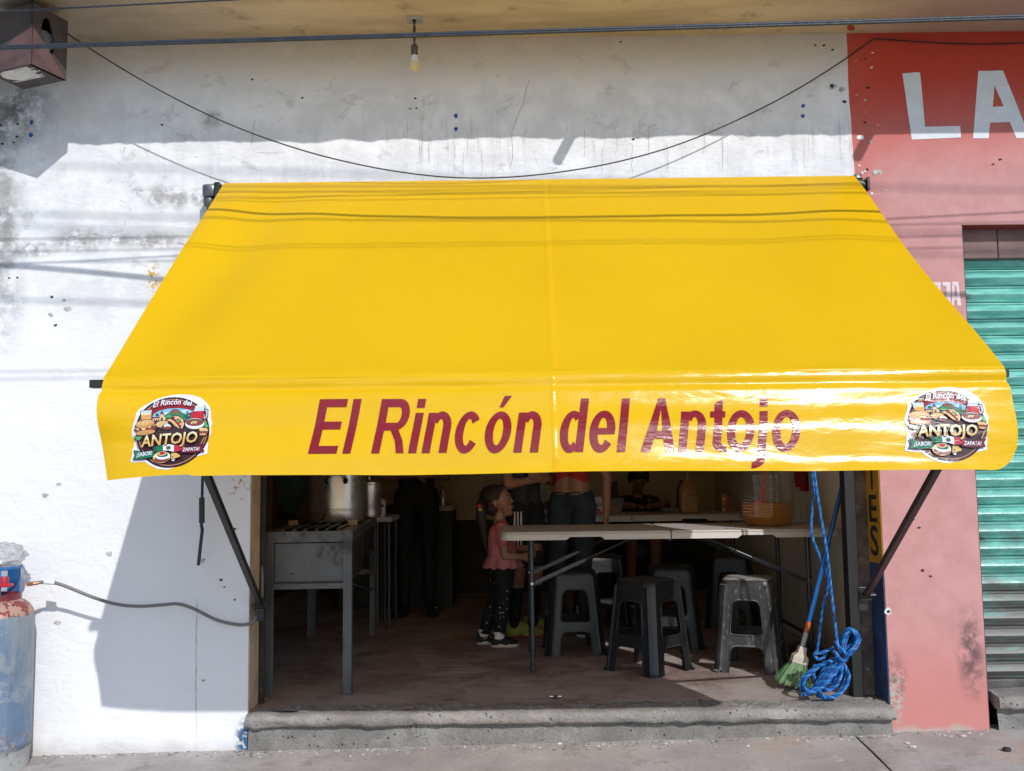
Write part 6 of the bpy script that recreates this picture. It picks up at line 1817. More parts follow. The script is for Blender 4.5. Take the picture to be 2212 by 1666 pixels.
mb.tube([(RW1, cy0 - 0.15, cz1), (RW1 - 0.03, cy0 - 0.15, cz1)], 0.004, 6); mb.tube([(RW1, cy0 + 0.15, cz1), (RW1 - 0.03, cy0 + 0.15, cz1)], 0.004, 6)
tag(mb.build('hanging_cloth', simple('red_cloth', (0.36, 0.02, 0.03), 0.85, 0, 0.15, 14, 0.3, 120), smooth=True, at=(RW1, cy0, cz1)), 'dark red cloth hung on the side wall above the drink jar', 'cloth')

# ================================================================== broom and rope at the right post
b0 = PZ(1720, 1478, FL); bt_ = Vector((1.742, 0.30, FL + 1.14))
hd = P(1727, 1424, 0.335)
foot = Vector((P(1718, 1478, 0.37).x, 0.37, FL))
dirb = (P(1828, 1016, 0.30) - hd).normalized()
topb = hd + dirb * 1.22
broom = thing('broom', 'broom with blue handle and green bristles leaning upside against the right post', 'broom', tuple(foot))
broom['label'] = 'broom with blue handle and green bristles leaning by the right door post'
hs = hd + dirb * 0.055
MB().tube([hs, topb], 0.0115, 12).build('handle', simple('blue_handle', (0.012, 0.11, 0.36), 0.35, 0, 0.12, 20), broom, smooth=True)
e = hs + dirb * 0.075
MB().tube([hs + dirb * 0.012, e], 0.0119, 12).build('price_sticker', simple('sticker_grey', (0.42, 0.42, 0.42), 0.4, 0, 0.3, 60), broom, smooth=True)
MB().tube([e, e + dirb * 0.055], 0.0120, 12).build('price_sticker', simple('sticker_orange', (0.55, 0.13, 0.03), 0.4, 0, 0.3, 40), broom, smooth=True)
# head: a flat block
side = dirb.cross(Vector((0, 1, 0))).normalized(); nb = side.cross(dirb)
def bh(a, b, c): return hd + side * a + nb * b + dirb * c
mb = MB()
vs = [bh(-0.016, -0.016, 0.062), bh(0.016, -0.016, 0.062), bh(0.016, 0.016, 0.062), bh(-0.016, 0.016, 0.062), bh(-0.020, -0.018, 0.03), bh(0.020, -0.018, 0.03), bh(0.020, 0.018, 0.03), bh(-0.020, 0.018, 0.03), bh(-0.036, -0.022, 0.012), bh(0.036, -0.022, 0.012), bh(0.036, 0.022, 0.012), bh(-0.036, 0.022, 0.012), bh(-0.038, -0.023, -0.018), bh(0.038, -0.023, -0.018), bh(0.038, 0.023, -0.018), bh(-0.038, 0.023, -0.018)]
fs = [(0, 1, 2, 3)] + [(i * 4 + j, (i + 1) * 4 + j, (i + 1) * 4 + (j + 1) % 4, i * 4 + (j + 1) % 4) for i in range(3) for j in range(4)] + [(15, 14, 13, 12)]
mb.raw([tuple(q) for q in vs], fs).build('broom_head', simple('cream_plastic', (0.62, 0.57, 0.46), 0.5), broom, fix=True)
mb = MB(); random.seed(9)
for i in range(420):
    a = random.uniform(-1, 1); b = random.uniform(-1, 1)
    r0 = bh(a * 0.034, b * 0.019, -0.015)
    L = 0.105 + random.uniform(-0.01, 0.012)
    tip = bh(a * 0.082 + random.uniform(-0.006, 0.006), b * 0.045 + random.uniform(-0.006, 0.006), -0.015 - L)
    tip.z = max(tip.z, FL + 0.003)
    mid = r0.lerp(tip, 0.5) + side * random.uniform(-0.004, 0.004) + dirb * -0.002
    mb.m(random.choice((0, 0, 1, 2))).tube([r0, mid, tip], [0.0017, 0.0016, 0.0012], 4, cap=False)
br_ = mb.build('bristles', [simple('bristle_green', (0.20, 0.36, 0.15), 0.6), simple('bristle_light', (0.40, 0.55, 0.32), 0.6), simple('bristle_dark', (0.10, 0.22, 0.09), 0.6)], broom)
br_['kind'] = 'stuff'
# rope: three twisted strands along each run
def mat_rope():
    t = NT('blue_rope')
    c = t.mix(t.rng(t.noise(40, 4), 0.3, 0.7), (0.006, 0.07, 0.28), (0.018, 0.15, 0.46))
    return t.done(t.pri(c, 0.45, 0, 0.5, t.bump(t.noise(300, 2), 0.2, 0.004)))
M_rope = [mat_rope(), simple('blue_rope_light', (0.035, 0.24, 0.60), 0.5), simple('blue_rope_mid', (0.008, 0.10, 0.38), 0.5)]
def rope_run(mb, pts, r=0.0075, turns_per_m=42):
    pts = [Vector(p) for p in pts]
    # resample evenly
    d = [0]
    for i in range(1, len(pts)): d.append(d[-1] + (pts[i] - pts[i - 1]).length)
    n = max(4, int(d[-1] / 0.006)); out = []
    j = 0
    for k in range(n + 1):
        s = d[-1] * k / n
        while j < len(d) - 2 and d[j + 1] < s: j += 1
        u = (s - d[j]) / max(1e-9, d[j + 1] - d[j])
        out.append(pts[j].lerp(pts[j + 1], min(1, u)))
    N = (out[1] - out[0]).orthogonal().normalized()
    frames = []
    for k, p in enumerate(out):
        t = (out[min(n, k + 1)] - out[max(0, k - 1)]).normalized()
        N = (N - t * N.dot(t)).normalized(); frames.append((p, N.copy(), t.cross(N)))
    for s in range(3):
        strand = []
        for k, (p, N, B) in enumerate(frames):
            a = 2 * pi * (s / 3) + 2 * pi * turns_per_m * d[-1] * k / n
            strand.append(p + (N * cos(a) + B * sin(a)) * r * 0.56)
        mb.m(s).tube(strand, r * 0.50, 5)
rope = thing('rope', 'blue twisted rope hanging down and coiled in a knotted bundle at the right post', 'rope', (1.66, 0.12, FL))
RY = 0.105
def rp(px, py, Y): return P(px, py, Y)
mb = MB(); rope_run(mb, smooth_pts([rp(1752, 930, 0.24), rp(1755, 1018, 0.23), rp(1757, 1070, 0.22), rp(1752, 1135, 0.21), rp(1756, 1165, 0.21), rp(1772, 1205, 0.20), rp(1788, 1245, 0.19), rp(1789, 1262, 0.19), rp(1780, 1300, 0.20), rp(1772, 1350, 0.21), rp(1766, 1400, 0.23), rp(1760, 1412, 0.24)], 8), 0.0074, 26)
mb.build('strand', M_rope, rope, smooth=True)
mb = MB(); rope_run(mb, smooth_pts([rp(1755, 930, 0.20), rp(1759, 1018, 0.195), rp(1772, 1110, 0.18), rp(1787, 1200, 0.165), rp(1796, 1280, 0.15), rp(1803, 1340, 0.13), rp(1810, 1395, 0.11), rp(1816, 1408, 0.09)], 8), 0.0074, 26)
mb.build('strand', M_rope, rope, smooth=True)
cv = lambda a, b: ((3100 + a / 4.165) * 0.54216, (2450 + b / 4.165) * 0.54216)
def cr_(pts, y0, y1=None):
    y1 = y0 if y1 is None else y1
    n = len(pts); out = []
    for i, (a, b) in enumerate(pts):
        Y = y0 + (y1 - y0) * i / (n - 1)
        q = rp(*cv(a, b), Y)
        if q.z < FL + 0.010:
            # rest on the floor: slide towards the camera along the sight line
            d = (q - CAM); q = CAM + d * ((FL + 0.010 - CAM.z) / d.z)
        out.append(q)
    return smooth_pts(out, 8)
LOOPS = [([(1010, 640), (1040, 420), (1110, 290), (1180, 230), (1260, 280), (1300, 400), (1250, 520), (1150, 640), (1080, 720)], 0.13, 0.10),
         ([(1060, 620), (1080, 430), (1140, 300), (1200, 250), (1290, 330), (1310, 430), (1230, 560), (1120, 680)], 0.10, 0.08),
         ([(1120, 480), (1130, 380), (1180, 300), (1230, 300), (1265, 380), (1230, 460), (1150, 560), (1090, 640)], 0.15, 0.12),
         ([(950, 440), (1010, 530), (1100, 620), (1200, 670)], 0.055), ([(925, 600), (990, 680), (1060, 760), (1150, 740)], 0.055), ([(960, 480), (1050, 590), (1130, 660), (1170, 690)], 0.06),
         ([(920, 550), (840, 580), (740, 625), (640, 640), (600, 670), (640, 725), (720, 740), (770, 690), (800, 640)], 0.10, 0.14),
         ([(1000, 720), (860, 800), (760, 900), (700, 1000), (640, 1120), (590, 1000), (600, 880), (630, 830)], 0.12, 0.16),
         ([(1020, 760), (880, 900), (760, 1040), (660, 1170), (560, 1260), (460, 1240), (430, 1130), (480, 1030), (560, 960), (700, 850), (860, 770), (980, 720)], 0.07, 0.13),
         ([(1040, 800), (920, 940), (800, 1080), (700, 1190), (600, 1270), (500, 1310), (440, 1320)], 0.055, 0.03),
         ([(1050, 800), (940, 980), (850, 1060), (760, 1170), (640, 1260), (480, 1290)], 0.045, 0.02),
         ([(1070, 800), (1050, 960), (1010, 1100), (930, 1210), (820, 1250), (740, 1200)], 0.06, 0.06),
         ([(1090, 810), (1150, 930), (1180, 1030), (1150, 1150), (1060, 1280), (930, 1360), (800, 1370), (720, 1320), (690, 1250)], 0.06, 0.02),
         ([(1000, 800), (960, 960), (900, 1080), (800, 1150), (760, 1180)], 0.11, 0.10),
         ([(900, 830), (800, 960), (700, 1080), (640, 1150)], 0.10, 0.09), ([(960, 790), (840, 960), (740, 1100), (660, 1210), (600, 1250)], 0.09, 0.06)]
for L in list(LOOPS[:2]) + list(LOOPS[8:10]) + list(LOOPS[11:13]):
    sh_ = 40 if L in LOOPS[:3] else -58
    LOOPS.append(([(a + sh_, b + 10) for a, b in L[0]], L[1] + 0.02, (L[2] if len(L) > 2 else L[1]) + 0.02))
for L in LOOPS:
    mb = MB(); rope_run(mb, cr_(*L), 0.0083, 24); mb.build('coil', M_rope, rope, smooth=True)

# ================================================================== small things on floor and pavement
lt = PZ(1200, 1506, FL + 0.006)
lat = thing('floor_bolt', 'small shiny steel bolt catch set in the doorway threshold', 'bolt', (lt.x, lt.y, FL))
MB().bbox((lt.x - 0.010, lt.y - 0.012, FL + 0.001), (lt.x + 0.010, lt.y + 0.012, FL + 0.012), 0.002).build('keeper', M_tdark, lat)
for s in (-1, 1): MB().tube([(lt.x + s * 0.010, lt.y, FL + 0.009), (lt.x + s * 0.027, lt.y, FL + 0.009)], 0.007, 10).build('pin', simple('bright_pin', (0.75, 0.75, 0.75), 0.2, 0.95), lat, smooth=40)
ps = PZ(1367, 1441, FL)
mb = MB(); vs = [(ps.x - 0.05, ps.y + 0.03, FL + 0.012), (ps.x - 0.02, ps.y + 0.035, FL + 0.006), (ps.x + 0.05, ps.y + 0.0, FL + 0.004), (ps.x + 0.045, ps.y - 0.025, FL + 0.003), (ps.x - 0.01, ps.y - 0.01, FL + 0.008), (ps.x - 0.055, ps.y - 0.02, FL + 0.005)]
mb.raw(vs + [(x, y, z + 0.0015) for x, y, z in vs], [(5, 4, 3, 2, 1, 0), (6, 7, 8, 9, 10, 11)] + [(i, (i + 1) % 6, (i + 1) % 6 + 6, i + 6) for i in range(6)])
tag(mb.build('paper_scrap', simple('dirty_paper', (0.52, 0.45, 0.40), 0.8), at=(ps.x, ps.y, FL)), 'torn paper scrap on the floor by the cornerwise stool', 'paper')
st_ = PZ(1838, 1466, FL + 0.02)
mb = MB(); bm = bmesh.new(); bmesh.ops.create_icosphere(bm, subdivisions=3, radius=1)
for v in bm.verts:
    p = v.co * (1 + 0.3 * mnoise.noise(v.co * 1.8)); v.co = Vector((1.70 + p.x * 0.05, 0.42 + p.y * 0.05, FL + 0.045 + max(-0.9, p.z) * 0.05))
mb.frombm(bm); bm.free()
tag(mb.build('rubble_lump', M_riser, smooth=30, at=(1.70, 0.42, FL)), 'lump of old mortar on the floor behind the rope', 'rubble')
mb = MB(); bxx = PZ(1722, 1448, FL)
mb.bbox((bxx.x - 0.02, 0.62, FL + 0.0005), (bxx.x + 0.13, 0.86, FL + 0.10), 0.006)
mb.bbox((bxx.x - 0.024, 0.616, FL + 0.1005), (bxx.x + 0.134, 0.864, FL + 0.118), 0.004)
tag(mb.build('dark_box', simple('black_box', (0.022, 0.02, 0.02), 0.5), at=(bxx.x + 0.05, 0.74, FL)), 'low black lidded box on the floor against the right wall', 'box')
peb = [(2175, 1623, 0.017, (0.03, 0.03, 0.04), 'dark flat bottle cap lying on the pavement at lower right', 'bottle_cap', 'cap'),
       (2080, 1592, 0.010, (0.55, 0.52, 0.48), 'pale pebble on the pavement below the green shutter', 'pebble', 'pebble'), (2040, 1590, 0.006, (0.55, 0.52, 0.48), 'tiny pale pebble by the foot of the red wall', 'pebble', 'pebble'),
       (1880, 1582, 0.008, (0.62, 0.60, 0.56), 'white pebble on the pavement by the right end of the step', 'pebble', 'pebble'), (1960, 1605, 0.008, (0.60, 0.57, 0.54), 'plaster crumb on the pavement in front of the red wall', 'pebble', 'pebble'), (1972, 1613, 0.011, (0.58, 0.55, 0.5), 'larger plaster flake on the pavement in front of the red wall', 'pebble', 'pebble')]
for i, (px, py, r, col, lab, nm, cat) in enumerate(peb):
    p = PZ(px, py, gnd(1.9))
    zg = gnd(p.x) - 0.003
    if nm == 'bottle_cap':
        mb = MB().lathe((p.x, p.y, zg + 0.004), [(0.0, 0.0), (r, 0.0), (r * 1.02, 0.004), (r * 0.9, 0.011), (0.0, 0.012)], 20)
    else:
        mb = MB(); bm = bmesh.new(); bmesh.ops.create_icosphere(bm, subdivisions=2, radius=1)
        for v in bm.verts:
            q = v.co * (1 + 0.35 * mnoise.noise(v.co * 1.6 + Vector((i, 0, 0)))); v.co = Vector((p.x + q.x * r * 1.4, p.y + q.y * r, zg + 0.004 + r * 0.5 * (q.z + 0.6)))
        mb.frombm(bm); bm.free()
    tag(mb.build(nm, simple('pebble_%d' % i, col, 0.8, 0, 0.2, 40), smooth=35, at=(p.x, p.y, zg)), lab, cat, None if nm == 'bottle_cap' else 'crumbs on the pavement')

# ================================================================== people
def capsule(p0, p1, r0, r1, n=12, m=5):
    p0, p1 = Vector(p0), Vector(p1)
    z = p1 - p0; L = z.length
    z = z.normalized() if L > 1e-6 else Vector((0, 0, 1))
    x = z.orthogonal().normalized(); y = z.cross(x)
    rings = []
    for i in range(m + 1):
        th = pi / 2 * i / m
        rings.append((-r0 * cos(th), r0 * sin(th)))
    for i in range(m + 1):
        th = pi / 2 * i / m
        rings.append((L + r1 * sin(th), r1 * cos(th)))
    vs = []
    for h, r in rings:
        r = max(r, 1e-4)
        for j in range(n):
            a = 2 * pi * j / n
            vs.append(p0 + z * h + (x * cos(a) + y * sin(a)) * r)
    k = len(rings)
    fs = [(i * n + j, i * n + (j + 1) % n, (i + 1) * n + (j + 1) % n, (i + 1) * n + j) for i in range(k - 1) for j in range(n)]
    fs += [tuple(range(n))[::-1], tuple((k - 1) * n + j for j in range(n))]
    return vs, fs
def skin_mesh(name, parts, mats, parent, voxel=0.008, smooth=5):
    """parts: ('c', p0, p1, r0, r1, mat) tapered limbs or ('e', centre, radii, mat, rotz); grown into one closed surface"""
    mb = MB()
    for p in parts:
        if p[0] == 'c': mb.raw(*capsule(*p[1:5]))
        else:
            tmp = MB().ball((0, 0, 0), p[2], 18, 12)
            Mx = Matrix.Translation(Vector(p[1])) @ Matrix.Rotation(p[4] if len(p) > 4 else 0, 4, 'Z')
            mb.raw([Mx @ Vector(q) for q in tmp.v], tmp.f)
    me = bpy.data.meshes.new(name); me.from_pydata(mb.v, [], mb.f)
    ob = bpy.data.objects.new(name, me); COL.objects.link(ob)
    r = ob.modifiers.new('r', 'REMESH'); r.mode = 'VOXEL'; r.voxel_size = voxel
    s = ob.modifiers.new('s', 'SMOOTH'); s.factor = 0.5; s.iterations = smooth
    dg = bpy.context.evaluated_depsgraph_get(); dg.update()
    m2 = bpy.data.meshes.new_from_object(ob.evaluated_get(dg))
    bpy.data.objects.remove(ob); bpy.data.meshes.remove(me)
    m2.name = name
    nf = len(m2.polygons)
    ce = np.zeros(nf * 3); m2.polygons.foreach_get('center', ce); ce = ce.reshape(-1, 3)
    best = np.full(nf, 1e9); idx = np.zeros(nf, int)
    for p in parts:
        if p[0] == 'c':
            a, b = np.array(p[1]), np.array(p[2]); d = b - a; L2 = max(1e-9, d @ d)
            t = np.clip(((ce - a) @ d) / L2, 0, 1)
            dist = np.linalg.norm(ce - a - t[:, None] * d, axis=1) - (p[3] + (p[4] - p[3]) * t); mi = p[5]
        else:
            rr = np.array(p[2]); q = (ce - np.array(p[1]))
            if len(p) > 4:
                c_, s_ = cos(-p[4]), sin(-p[4]); q = np.stack([q[:, 0] * c_ - q[:, 1] * s_, q[:, 0] * s_ + q[:, 1] * c_, q[:, 2]], 1)
            k = np.linalg.norm(q / rr, axis=1); dist = (k - 1) * rr.min(); mi = p[3]
        w = dist < best; best[w] = dist[w]; idx[w] = mi
    m2.materials.clear()
    for m in mats: m2.materials.append(m)
    m2.polygons.foreach_set('material_index', idx.astype(np.int32))
    m2.polygons.foreach_set('use_smooth', [True] * nf)
    return link_mesh(name, m2, parent)

class Fig:
    """local frame: f forward, s to the figure's left, z up from the floor"""
    def __init__(self, x, y, ang, k=1.0):
        self.o = Vector((x, y, FL)); self.k = k; self.a = ang
        self.F = Vector((cos(ang), sin(ang), 0)); self.S = Vector((-sin(ang), cos(ang), 0))
    def __call__(self, f, s, z): 
        q = self.o + self.F * (f * self.k) + self.S * (s * self.k); q.z = FL + z * self.k
        return q
def hand(g, wrist, fwd, nrm, sc, mat, curl=0.5, thumb_side=1):
    """palm, four fingers of different length with two bends, and a thumb from the side of the palm"""
    w = Vector(wrist); f = Vector(fwd).normalized(); n = Vector(nrm); n = (n - f * n.dot(f)).normalized(); t = f.cross(n) * thumb_side
    out = []
    for u in (-0.028, -0.009, 0.010, 0.028):
        out.append(('c', w + t * u * 0.6 * sc, w + (f * 0.085 + t * u) * sc, 0.014 * sc, 0.012 * sc, mat))
    for u, L in ((0.029, 0.070), (0.010, 0.080), (-0.009, 0.075), (-0.028, 0.058)):
        b = w + (f * 0.085 + t * u) * sc
        a1 = curl * 0.9; a2 = curl * 1.9; a3 = curl * 2.6
        p1 = b + (f * cos(a1) + n * sin(a1)) * L * 0.45 * sc
        p2 = p1 + (f * cos(a2) + n * sin(a2)) * L * 0.33 * sc
        p3 = p2 + (f * cos(a3) + n * sin(a3)) * L * 0.24 * sc
        out += [('c', b, p1, 0.0090 * sc, 0.0084 * sc, mat), ('c', p1, p2, 0.0084 * sc, 0.0078 * sc, mat), ('c', p2, p3, 0.0078 * sc, 0.0066 * sc, mat)]
    b = w + (f * 0.022 + t * 0.032) * sc
    p1 = b + (f * 0.032 + t * 0.026 + n * 0.010) * sc; p2 = p1 + (f * 0.030 + t * 0.004 + n * 0.012) * sc
    out += [('c', b, p1, 0.013 * sc, 0.010 * sc, mat), ('c', p1, p2, 0.010 * sc, 0.008 * sc, mat)]
    return out
def head_parts(c, ang, k, pitch, skin):
    """skull, face, jaw, nose, ears, neck stub; ang is where the face looks"""
    F = Vector((cos(ang) * cos(pitch), sin(ang) * cos(pitch), sin(pitch))); S = Vector((-sin(ang), cos(ang), 0)); U = F.cross(S)
    def h(f, s, u): return Vector(c) + (F * f + S * s + U * u) * k
    P_ = [('e', h(-0.010, 0, 0.025), (0.088 * k, 0.073 * k, 0.088 * k), skin, ang),
          ('c', h(0.020, 0, 0.010), h(0.034, 0, -0.055), 0.062 * k, 0.040 * k, skin),
          ('c', h(0.035, 0.025, -0.02), h(0.030, 0.012, -0.075), 0.035 * k, 0.026 * k, skin), ('c', h(0.035, -0.025, -0.02), h(0.030, -0.012, -0.075), 0.035 * k, 0.026 * k, skin),
          ('c', h(0.055, 0, -0.080), h(0.050, 0, -0.085), 0.020 * k, 0.020 * k, skin),
          ('c', h(0.080, 0, 0.008), h(0.090, 0, -0.018), 0.007 * k, 0.0095 * k, skin),
          ('c', h(0.072, 0.022, 0.030), h(0.074, -0.022, 0.030), 0.014 * k, 0.014 * k, skin),
          ('c', h(0.074, 0.012, -0.050), h(0.074, -0.012, -0.050), 0.012 * k, 0.012 * k, skin)]
    for s in (-1, 1):
        P_.append(('c', h(-0.005, s * 0.074, 0.005), h(-0.012, s * 0.078, -0.022), 0.013 * k, 0.009 * k, skin))
        P_.append(('c', h(-0.010, s * 0.076, 0.012), h(-0.018, s * 0.080, 0.004), 0.012 * k, 0.012 * k, skin))
    return P_, h
def face(parent, h, k, brow=True):
    """eyes, brows and mouth as small meshes"""
    M_eye = simple('eye_dark', (0.018, 0.012, 0.010), 0.3); M_scl = simple('eye_white', (0.26, 0.22, 0.20), 0.4); M_lip = simple('lip', (0.28, 0.09, 0.075), 0.5); M_br = simple('brow', (0.03, 0.018, 0.012), 0.8)
    for s in (-1, 1):
        c = h(0.070, s * 0.030, 0.010)
        e = MB().ball(c, (0.0085 * k, 0.0085 * k, 0.0058 * k), 10, 8).build('eye', M_scl, parent, smooth=True)
        d = (h(0.0765, s * 0.031, 0.010))
        MB().ball(d, (0.0048 * k, 0.0048 * k, 0.0052 * k), 8, 6).build('iris', M_eye, e, smooth=True)
        MB().tube([h(0.078, s * 0.016, 0.027), h(0.080, s * 0.030, 0.031), h(0.070, s * 0.047, 0.027)], [0.0022 * k, 0.0034 * k, 0.0018 * k], 6).build('eyebrow', M_br, parent, smooth=True)
    MB().tube([h(0.078, 0.020, -0.050), h(0.086, 0.008, -0.047), h(0.087, 0, -0.0485), h(0.086, -0.008, -0.047), h(0.078, -0.020, -0.050)], [0.002 * k, 0.0045 * k, 0.005 * k, 0.0045 * k, 0.002 * k], 6).build('mouth', M_lip, parent, smooth=True)
def shoe(parent, heel, ang, L, w, up, sole, collar=0.075, name='shoe'):
    F = Vector((cos(ang), sin(ang), 0)); S = Vector((-sin(ang), cos(ang), 0)); o = Vector((heel[0], heel[1], FL))
    sec = [(0.0, 0.55, 0.85), (0.05, 0.78, 1.0), (0.22, 0.84, 1.02), (0.40, 0.86, 0.92), (0.55, 0.98, 0.66), (0.75, 1.0, 0.50), (0.90, 0.80, 0.42), (0.98, 0.45, 0.34)]
    mb = MB(); vs = []; n = 12
    for u, ww, hh in sec:
        for j in range(n):
            a = pi * j / (n - 1)
            x = cos(a) * w / 2 * ww * (1 if a < 9 else 1); z = 0.014 + (sin(a) ** 0.7) * collar * hh
            vs.append(o + F * (u * L) + S * x + Vector((0, 0, z)))
    m = len(sec)
    fs = [(i * n + j, (i + 1) * n + j, (i + 1) * n + j + 1, i * n + j + 1) for i in range(m - 1) for j in range(n - 1)] + [tuple(range(n)), tuple((m - 1) * n + j for j in range(n))[::-1]]
    fs += [(i * n, i * n + n - 1, (i + 1) * n + n - 1, (i + 1) * n) for i in range(m - 1)]
    sh_ = mb.raw([tuple(q) for q in vs], fs).build(name, up, parent, smooth=60, fix=True)
    pts = []
    for i in range(28):
        a = 2 * pi * i / 28; c = cos(a); s = sin(a)
        ww = 0.52 * (1.0 if c > 0 else 0.86)
        pts.append((0.5 + 0.515 * (abs(c) ** 0.75) * (1 if c > 0 else -1), ww * (abs(s) ** 0.7) * (1 if s > 0 else -1) * 1.0))
    vs = []
    for z, g in ((0.001, 0.96), (0.005, 1.0), (0.018, 1.0), (0.020, 0.96)):
        for u, s in pts: vs.append(tuple(o + F * ((0.5 + (u - 0.5) * g) * L) + S * (s * w * g) + Vector((0, 0, z))))
    k = len(pts)
    fs = [(i * k + j, i * k + (j + 1) % k, (i + 1) * k + (j + 1) % k, (i + 1) * k + j) for i in range(3) for j in range(k)] + [tuple(range(k))[::-1], tuple(3 * k + j for j in range(k))]
    MB().raw(vs, fs).build('sole', sole, sh_, smooth=40)
    return sh_

M_skin = simple('skin_tan', (0.36, 0.175, 0.105), 0.5, 0, 0.08, 12)
M_skin2 = simple('skin_brown', (0.27, 0.125, 0.075), 0.5, 0, 0.08, 12)
M_hair = simple('dark_hair', (0.016, 0.010, 0.008), 0.6, 0, 0.35, 30, 0.5, 90)
M_hairb = simple('brown_hair', (0.026, 0.013, 0.008), 0.6, 0, 0.4, 30, 0.5, 90)
M_black = simple('black_cloth', (0.009, 0.009, 0.010), 0.8, 0, 0.25, 10, 0.3, 60)
M_char = simple('charcoal_cloth', (0.040, 0.035, 0.034), 0.8, 0, 0.2, 10, 0.3, 60)
M_redc = simple('red_top_cloth', (0.50, 0.030, 0.015), 0.75, 0, 0.15, 10, 0.4, 40)
M_jean = simple('blue_jeans', (0.026, 0.038, 0.050), 0.8, 0, 0.3, 14, 0.4, 120)
M_pinkc = simple('coral_cloth', (0.58, 0.16, 0.155), 0.75, 0, 0.12, 10, 0.4, 60)
M_ruff = simple('pink_ruffle', (0.52, 0.17, 0.19), 0.75, 0, 0.12, 10, 0.3, 60)
M_wht = simple('white_cloth', (0.70, 0.67, 0.66), 0.7)
M_solec = simple('cream_sole', (0.52, 0.45, 0.38), 0.6)
def mat_dots():
    t = NT('polka_dot_cloth')
    v = t.voro(40, rnd=0.6)
    big = t.noise(30, 2)
    d = t.rng(v, 0.16, 0.12)
    c = t.mix(t.mul(d, t.rng(big, 0.40, 0.50, 0.25, 1.0)), (0.010, 0.010, 0.011), (0.75, 0.74, 0.72))
    return t.done(t.pri(c, 0.8, 0, 0.3))
M_dots = mat_dots()

# ---------------------------------------------------------------- girl in a coral top, in profile, looking up to the right
gx_, gy_ = -0.075, 1.62
girl = thing('person', 'small girl with long ponytail, coral top and dotted black leggings by the table end', 'person', (gx_, gy_, FL), 'people in the shop')
def G(x, y, z): return Vector((x, gy_ + y, FL + z * 0.968))
SK, TOP, LEG = 0, 1, 2
hc = G(-0.088, 0.0, 0.895)
ha = radians(-14); hk = 0.94
hp_, hh = head_parts(hc, ha, hk, radians(14), SK)
parts = hp_ + [('c', G(-0.092, 0.0, 0.84), G(-0.085, 0, 0.76), 0.036, 0.040, SK),
    ('c', G(-0.080, -0.062, 0.735), G(-0.080, 0.062, 0.735), 0.046, 0.046, TOP), ('c', G(-0.082, -0.035, 0.69), G(-0.078, -0.035, 0.56), 0.076, 0.080, TOP), ('c', G(-0.082, 0.035, 0.69), G(-0.078, 0.035, 0.56), 0.076, 0.080, TOP), ('c', G(-0.062, 0.0, 0.62), G(-0.058, 0.0, 0.55), 0.074, 0.078, TOP),
    ('c', G(-0.078, -0.035, 0.50), G(-0.078, 0.035, 0.50), 0.070, 0.070, LEG),
    ('c', G(-0.065, -0.042, 0.47), G(-0.072, -0.048, 0.27), 0.070, 0.052, LEG), ('c', G(-0.072, -0.048, 0.27), G(-0.098, -0.050, 0.080), 0.052, 0.037, LEG),
    ('c', G(-0.085, 0.042, 0.47), G(-0.125, 0.048, 0.27), 0.068, 0.050, LEG), ('c', G(-0.125, 0.048, 0.27), G(-0.188, 0.052, 0.080), 0.050, 0.036, LEG),
    ('c', G(-0.100, -0.050, 0.085), G(-0.095, -0.050, 0.045), 0.026, 0.028, SK), ('c', G(-0.190, 0.052, 0.085), G(-0.185, 0.052, 0.045), 0.026, 0.028, SK),
    ('c', G(-0.074, -0.085, 0.735), G(-0.066, -0.104, 0.655), 0.042, 0.038, TOP), ('c', G(-0.066, -0.104, 0.655), G(-0.055, -0.112, 0.565), 0.029, 0.026, SK), ('c', G(-0.055, -0.112, 0.565), G(0.045, -0.105, 0.560), 0.026, 0.020, SK),
    ('c', G(-0.070, 0.085, 0.735), G(-0.045, 0.104, 0.655), 0.042, 0.038, TOP), ('c', G(-0.045, 0.104, 0.655), G(0.00, 0.112, 0.585), 0.029, 0.026, SK), ('c', G(0.00, 0.112, 0.585), G(0.09, 0.075, 0.60), 0.026, 0.020, SK)]
parts += hand(None, G(0.045, -0.105, 0.560), (1, 0.1, 0.12), (0, 1, 0.2), 0.66, SK, 0.45, -1)
parts += hand(None, G(0.09, 0.075, 0.60), (1, -0.3, 0.1), (0, -1, 0), 0.66, SK, 0.45, 1)
skin_mesh('body', parts, [M_skin, M_pinkc, M_dots], girl, 0.0062, 4)
face(girl, hh, hk)
hr = [('e', hh(-0.030, 0, 0.045), (0.088, 0.082, 0.078), 0, ha), ('c', hh(0.030, 0.030, 0.085), hh(-0.03, 0.062, 0.02), 0.026, 0.026, 0), ('c', hh(0.030, -0.030, 0.085), hh(-0.035, -0.066, 0.03), 0.026, 0.022, 0), ('c', hh(-0.05, 0.03, -0.03), hh(-0.05, -0.03, -0.03), 0.045, 0.045, 0), ('c', hh(-0.045, -0.068, 0.0), hh(-0.055, -0.055, -0.045), 0.016, 0.014, 0)]
hr += [('c', hh(-0.09, 0, 0.03), G(-0.205, 0.0, 0.885), 0.045, 0.026, 0), ('c', G(-0.205, 0.0, 0.885), G(-0.200, -0.005, 0.80), 0.024, 0.034, 0), ('c', G(-0.200, -0.005, 0.80), G(-0.178, -0.008, 0.68), 0.034, 0.030, 0), ('c', G(-0.178, -0.008, 0.68), G(-0.160, -0.008, 0.575), 0.030, 0.012, 0)]
skin_mesh('hair', hr, [M_hairb], girl, 0.007, 3)
mb = MB().ball(G(-0.212, -0.026, 0.872), 0.015, 8, 6).build('hair_tie', simple('hair_tie_red', (0.45, 0.04, 0.06), 0.5), girl, smooth=True)
MB().ball(G(-0.205, -0.030, 0.852), 0.012, 8, 6).build('hair_tie', simple('hair_tie_yellow', (0.55, 0.42, 0.10), 0.5), girl, smooth=True)
